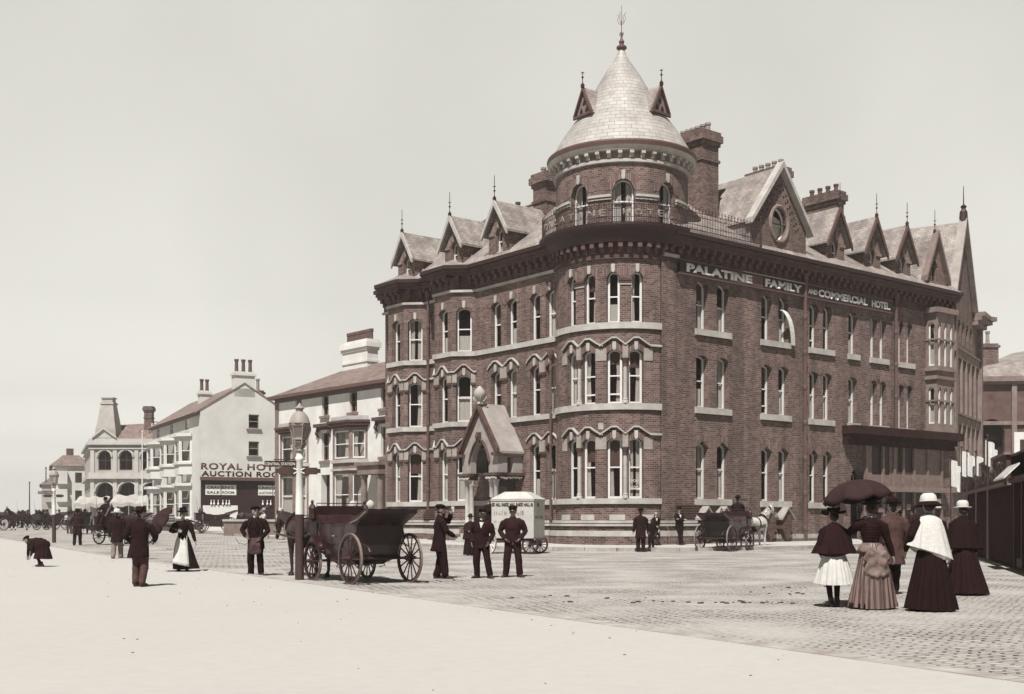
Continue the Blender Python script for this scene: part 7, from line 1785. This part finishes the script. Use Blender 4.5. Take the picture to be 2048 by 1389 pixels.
# ---------------------------------------------------------------- white advertisement van
RV = math.atan2(.94, .34); VL = (.18, 47.6, .02)
van = thing('advert_van', 'white box van with hipped roof and black show lettering, parked before the tower', 'van', VL, RV)
b = MB(); m_van = M('van_white_paint', .58, .6, .12, 3, .1, .004); b.box(-.70, .70, -.98, .82, .62, 2.12); b.box(-.73, .73, -1.01, .85, 2.12, 2.20); b.build('body', m_van, van, bevel=.01)
b = MB(); b.add([(-.74, -1.02, 2.20), (.74, -1.02, 2.20), (.74, .86, 2.20), (-.74, .86, 2.20), (-.30, -.52, 2.50), (.30, -.52, 2.50), (.30, .40, 2.50), (-.30, .40, 2.50)], [(0, 1, 5, 4), (1, 2, 6, 5), (2, 3, 7, 6), (3, 0, 4, 7), (4, 5, 6, 7), (3, 2, 1, 0)]); b.build('roof', m_van, van)
for k in (-1, 1):
    wheel(van, (k * .62, -.80, .36), .36, (k, -.10 * k, 0), m_wheel, m_wheel, 12)
    fx, fy = .55 * math.cos(.72), .55 * math.sin(.72); wheel(van, (k * .62, .62 - k * .30, .46), .46, (k * math.cos(.62), -k * math.sin(.62), 0), m_white, m_tyre, 12)
b = MB(); b.tube([(-.6, -.8, .36), (.6, -.8, .36)], .03, 6); b.box(-.12, .12, -.9, .9, .52, .62); b.tube([(-.6, .9, .46), (.6, .34, .46)], .03, 6); b.box(-.3, .3, -.95, -.65, .40, .62); b.build('running_gear', m_iron, van)
b = MB(); b.box(-.55, .55, .85, 1.35, .58, .66); b.box(-.73, .73, -1.06, -1.0, .55, .63); b.build('footboard', m_woodl, van)
FV = Flat((-.70, .82), R_(-90)); FV2 = Flat((-.70, -.98), 0.0)
for s, a, w in (('ES', -.0, .12), ('HALL', .17, .21), ('RAIKES', .42, .30), ('HALL', .77, .23), ('RAIKES', 1.04, .28), ('HALL', 1.36, .26)):
    text_on(FV, s, .2, a + .02, 1.90, .0, .008, width=w, height=.15, name='lettering', mat=m_dark, parent=van, bold=.05)
text_on(FV2, 'RA', .2, .45, 1.90, .0, .008, width=.22, height=.15, name='lettering', mat=m_dark, parent=van, bold=.05)
e_ = MB(); band(e_, FV, [1.665, 1.70, 1.735, 1.775], [1.90] * 4, [1.99, 2.05, 2.05, 1.96], 0, .008); e_.build('emblem', m_brown, van)
text_on(FV2, 'TROTTING', .2, .14, 1.42, .0, .006, width=1.05, height=.10, name='lettering', mat=m_brown, parent=van, bold=.02)
rl_ = MB()
rnd = random.Random(11)
for z, h in ((1.55, .20), (1.26, .07), (.98, .06)):   # faint part-legible show bill lines, as marks
    for u0 in (.12, .82):
        u = u0
        while u < u0 + .55:
            w = rnd.uniform(.012, .03); band(rl_, FV, [u, u + w], z, z + h * rnd.uniform(.4, 1), 0, .004); u += w + rnd.uniform(.02, .07)
rl_.build('faded_lettering', m_blind, van)
# ---------------------------------------------------------------- traffic further along the promenade
GC = 'carriages along the promenade'
far = [(-20.4, 61.5, .06, 2.75, 'dark landau in the far roadway with its horse facing the viewer'), (-32.5, 88.0, .2, .5, 'landau moving away in the middle distance behind the far lamp post'), (-42.5, 108, .3, 2.6, 'carriage with passengers in mid-road under the taller mast'), (-46.5, 104, .3, 2.7, 'carriage crowded with passengers at the far left edge'), (-50, 122, .4, 2.6, 'smallest carriage deep in the far-left traffic')]
dh = horse('dark horse standing at the front of the far roadway landau, facing the viewer', (-19.2, 58.4, .06), 2.78, m_horse, m_hair, 'mid', socks=c_white, stride=.08)
for i, (x, y, z, rz, lb) in enumerate(far):
    dup(LND, (x, y, gz(y)), rz, lb, GC); q = (-math.sin(rz), math.cos(rz))
    if i: dup(dh, (x + q[0] * 3.4, y + q[1] * 3.4, gz(y)), rz, 'dark horse drawing the ' + ['', 'landau behind the far lamp post', 'carriage under the taller mast', 'crowded carriage at the far left edge', 'smallest far-left carriage'][i], 'horses along the promenade')
cn = 0
for (x, y, rz, n) in ((-42.5, 108, 2.6, 4), (-46.5, 104, 2.7, 6), (-50, 122, 2.6, 3), (-32.5, 88, .5, 2), (-20.4, 61.5, 2.75, 1)):
    q = (-math.sin(rz), math.cos(rz)); s = (math.cos(rz), math.sin(rz))
    for k in range(n):
        a = (-.65, .62, 1.3)[k // 2 % 3] if n > 1 else 1.35; w = (-.26, .26)[k % 2] if n > 1 else 0
        lab = {-42.5: 'passenger riding in the carriage under the taller mast', -46.5: 'passenger riding in the crowded carriage at the far left edge', -50: 'passenger in the smallest far-left carriage', -32.5: 'passenger in the landau behind the far lamp post', -20.4: 'driver seated on the far roadway landau'}[x]
        dup(coachman, (x + q[0] * a + s[0] * w, y + q[1] * a + s[1] * w, gz(y) + (.56 if a > 1 else .0)), rz, lab, {-42.5: 'passengers in the carriage under the mast', -46.5: 'passengers in the crowded carriage', -50: 'passengers in the smallest far carriage', -32.5: 'passengers in the middle landau', -20.4: None}[x])
rnd = random.Random(21)
for k in range(16):
    y = rnd.uniform(112, 150); x = -(y - 16) * .5 + rnd.uniform(-9, 5); dup(cabman if k % 3 else sh2, (x, y, gz(y)), rnd.uniform(0, 6), 'walker in the distant crowd on the promenade roadway', 'distant walkers on the promenade')
# carts by the auction room
dup(LND, (-22.9, 90.5, gz(90) + .15), 1.95, 'dark carriage standing before the auction room shopfront', GC)
dup(dh, (-19.9, 89.4, gz(89) + .15), -1.25, 'dark horse waiting between the auction room carriage and the garden wall', 'horses along the promenade')
# droppings and straw trodden into the setts
dm_ = MB(); rnd = random.Random(8)
for cx, cy, n, sx, sy in ((5.3, 22.3, 14, .35, .5), (2.6, 20.2, 26, 1.1, .25), (4.3, 19.9, 20, .7, .22), (5.6, 24.5, 10, .4, .3), (-1.5, 27.2, 5, .5, .4), (-9.5, 45.5, 22, 3.0, .5), (-6.0, 47.0, 16, 1.6, .4), (-12.0, 52.0, 18, 3.0, .6), (1.1, 21.6, 12, .7, .3)):
    for k in range(n * 6 // 10):
        x, y = cx + rnd.gauss(0, sx), cy + rnd.gauss(0, sy); r = rnd.uniform(.012, .045); dm_.ball((x, y, gz(y) + .008), (r * 1.3, r, r * .45), 6)
tag(dm_.build('droppings', m_wood), kind='stuff')
# ---------------------------------------------------------------- sea haze
hm = bpy.data.materials.new('sea_haze'); hm.use_nodes = True; ht = hm.node_tree; ht.nodes.clear()
ho = ht.nodes.new('ShaderNodeOutputMaterial'); hv = ht.nodes.new('ShaderNodeVolumePrincipled')
hv.inputs['Color'].default_value = (.97, .965, .93, 1); hv.inputs['Density'].default_value = .00045; hv.inputs['Anisotropy'].default_value = .0
ht.links.new(hv.outputs[0], ho.inputs['Volume'])
b = MB(); b.box(-320, 240, -90, 700, -4, 42); hz = b.build('haze', hm); hz['kind'] = 'stuff'
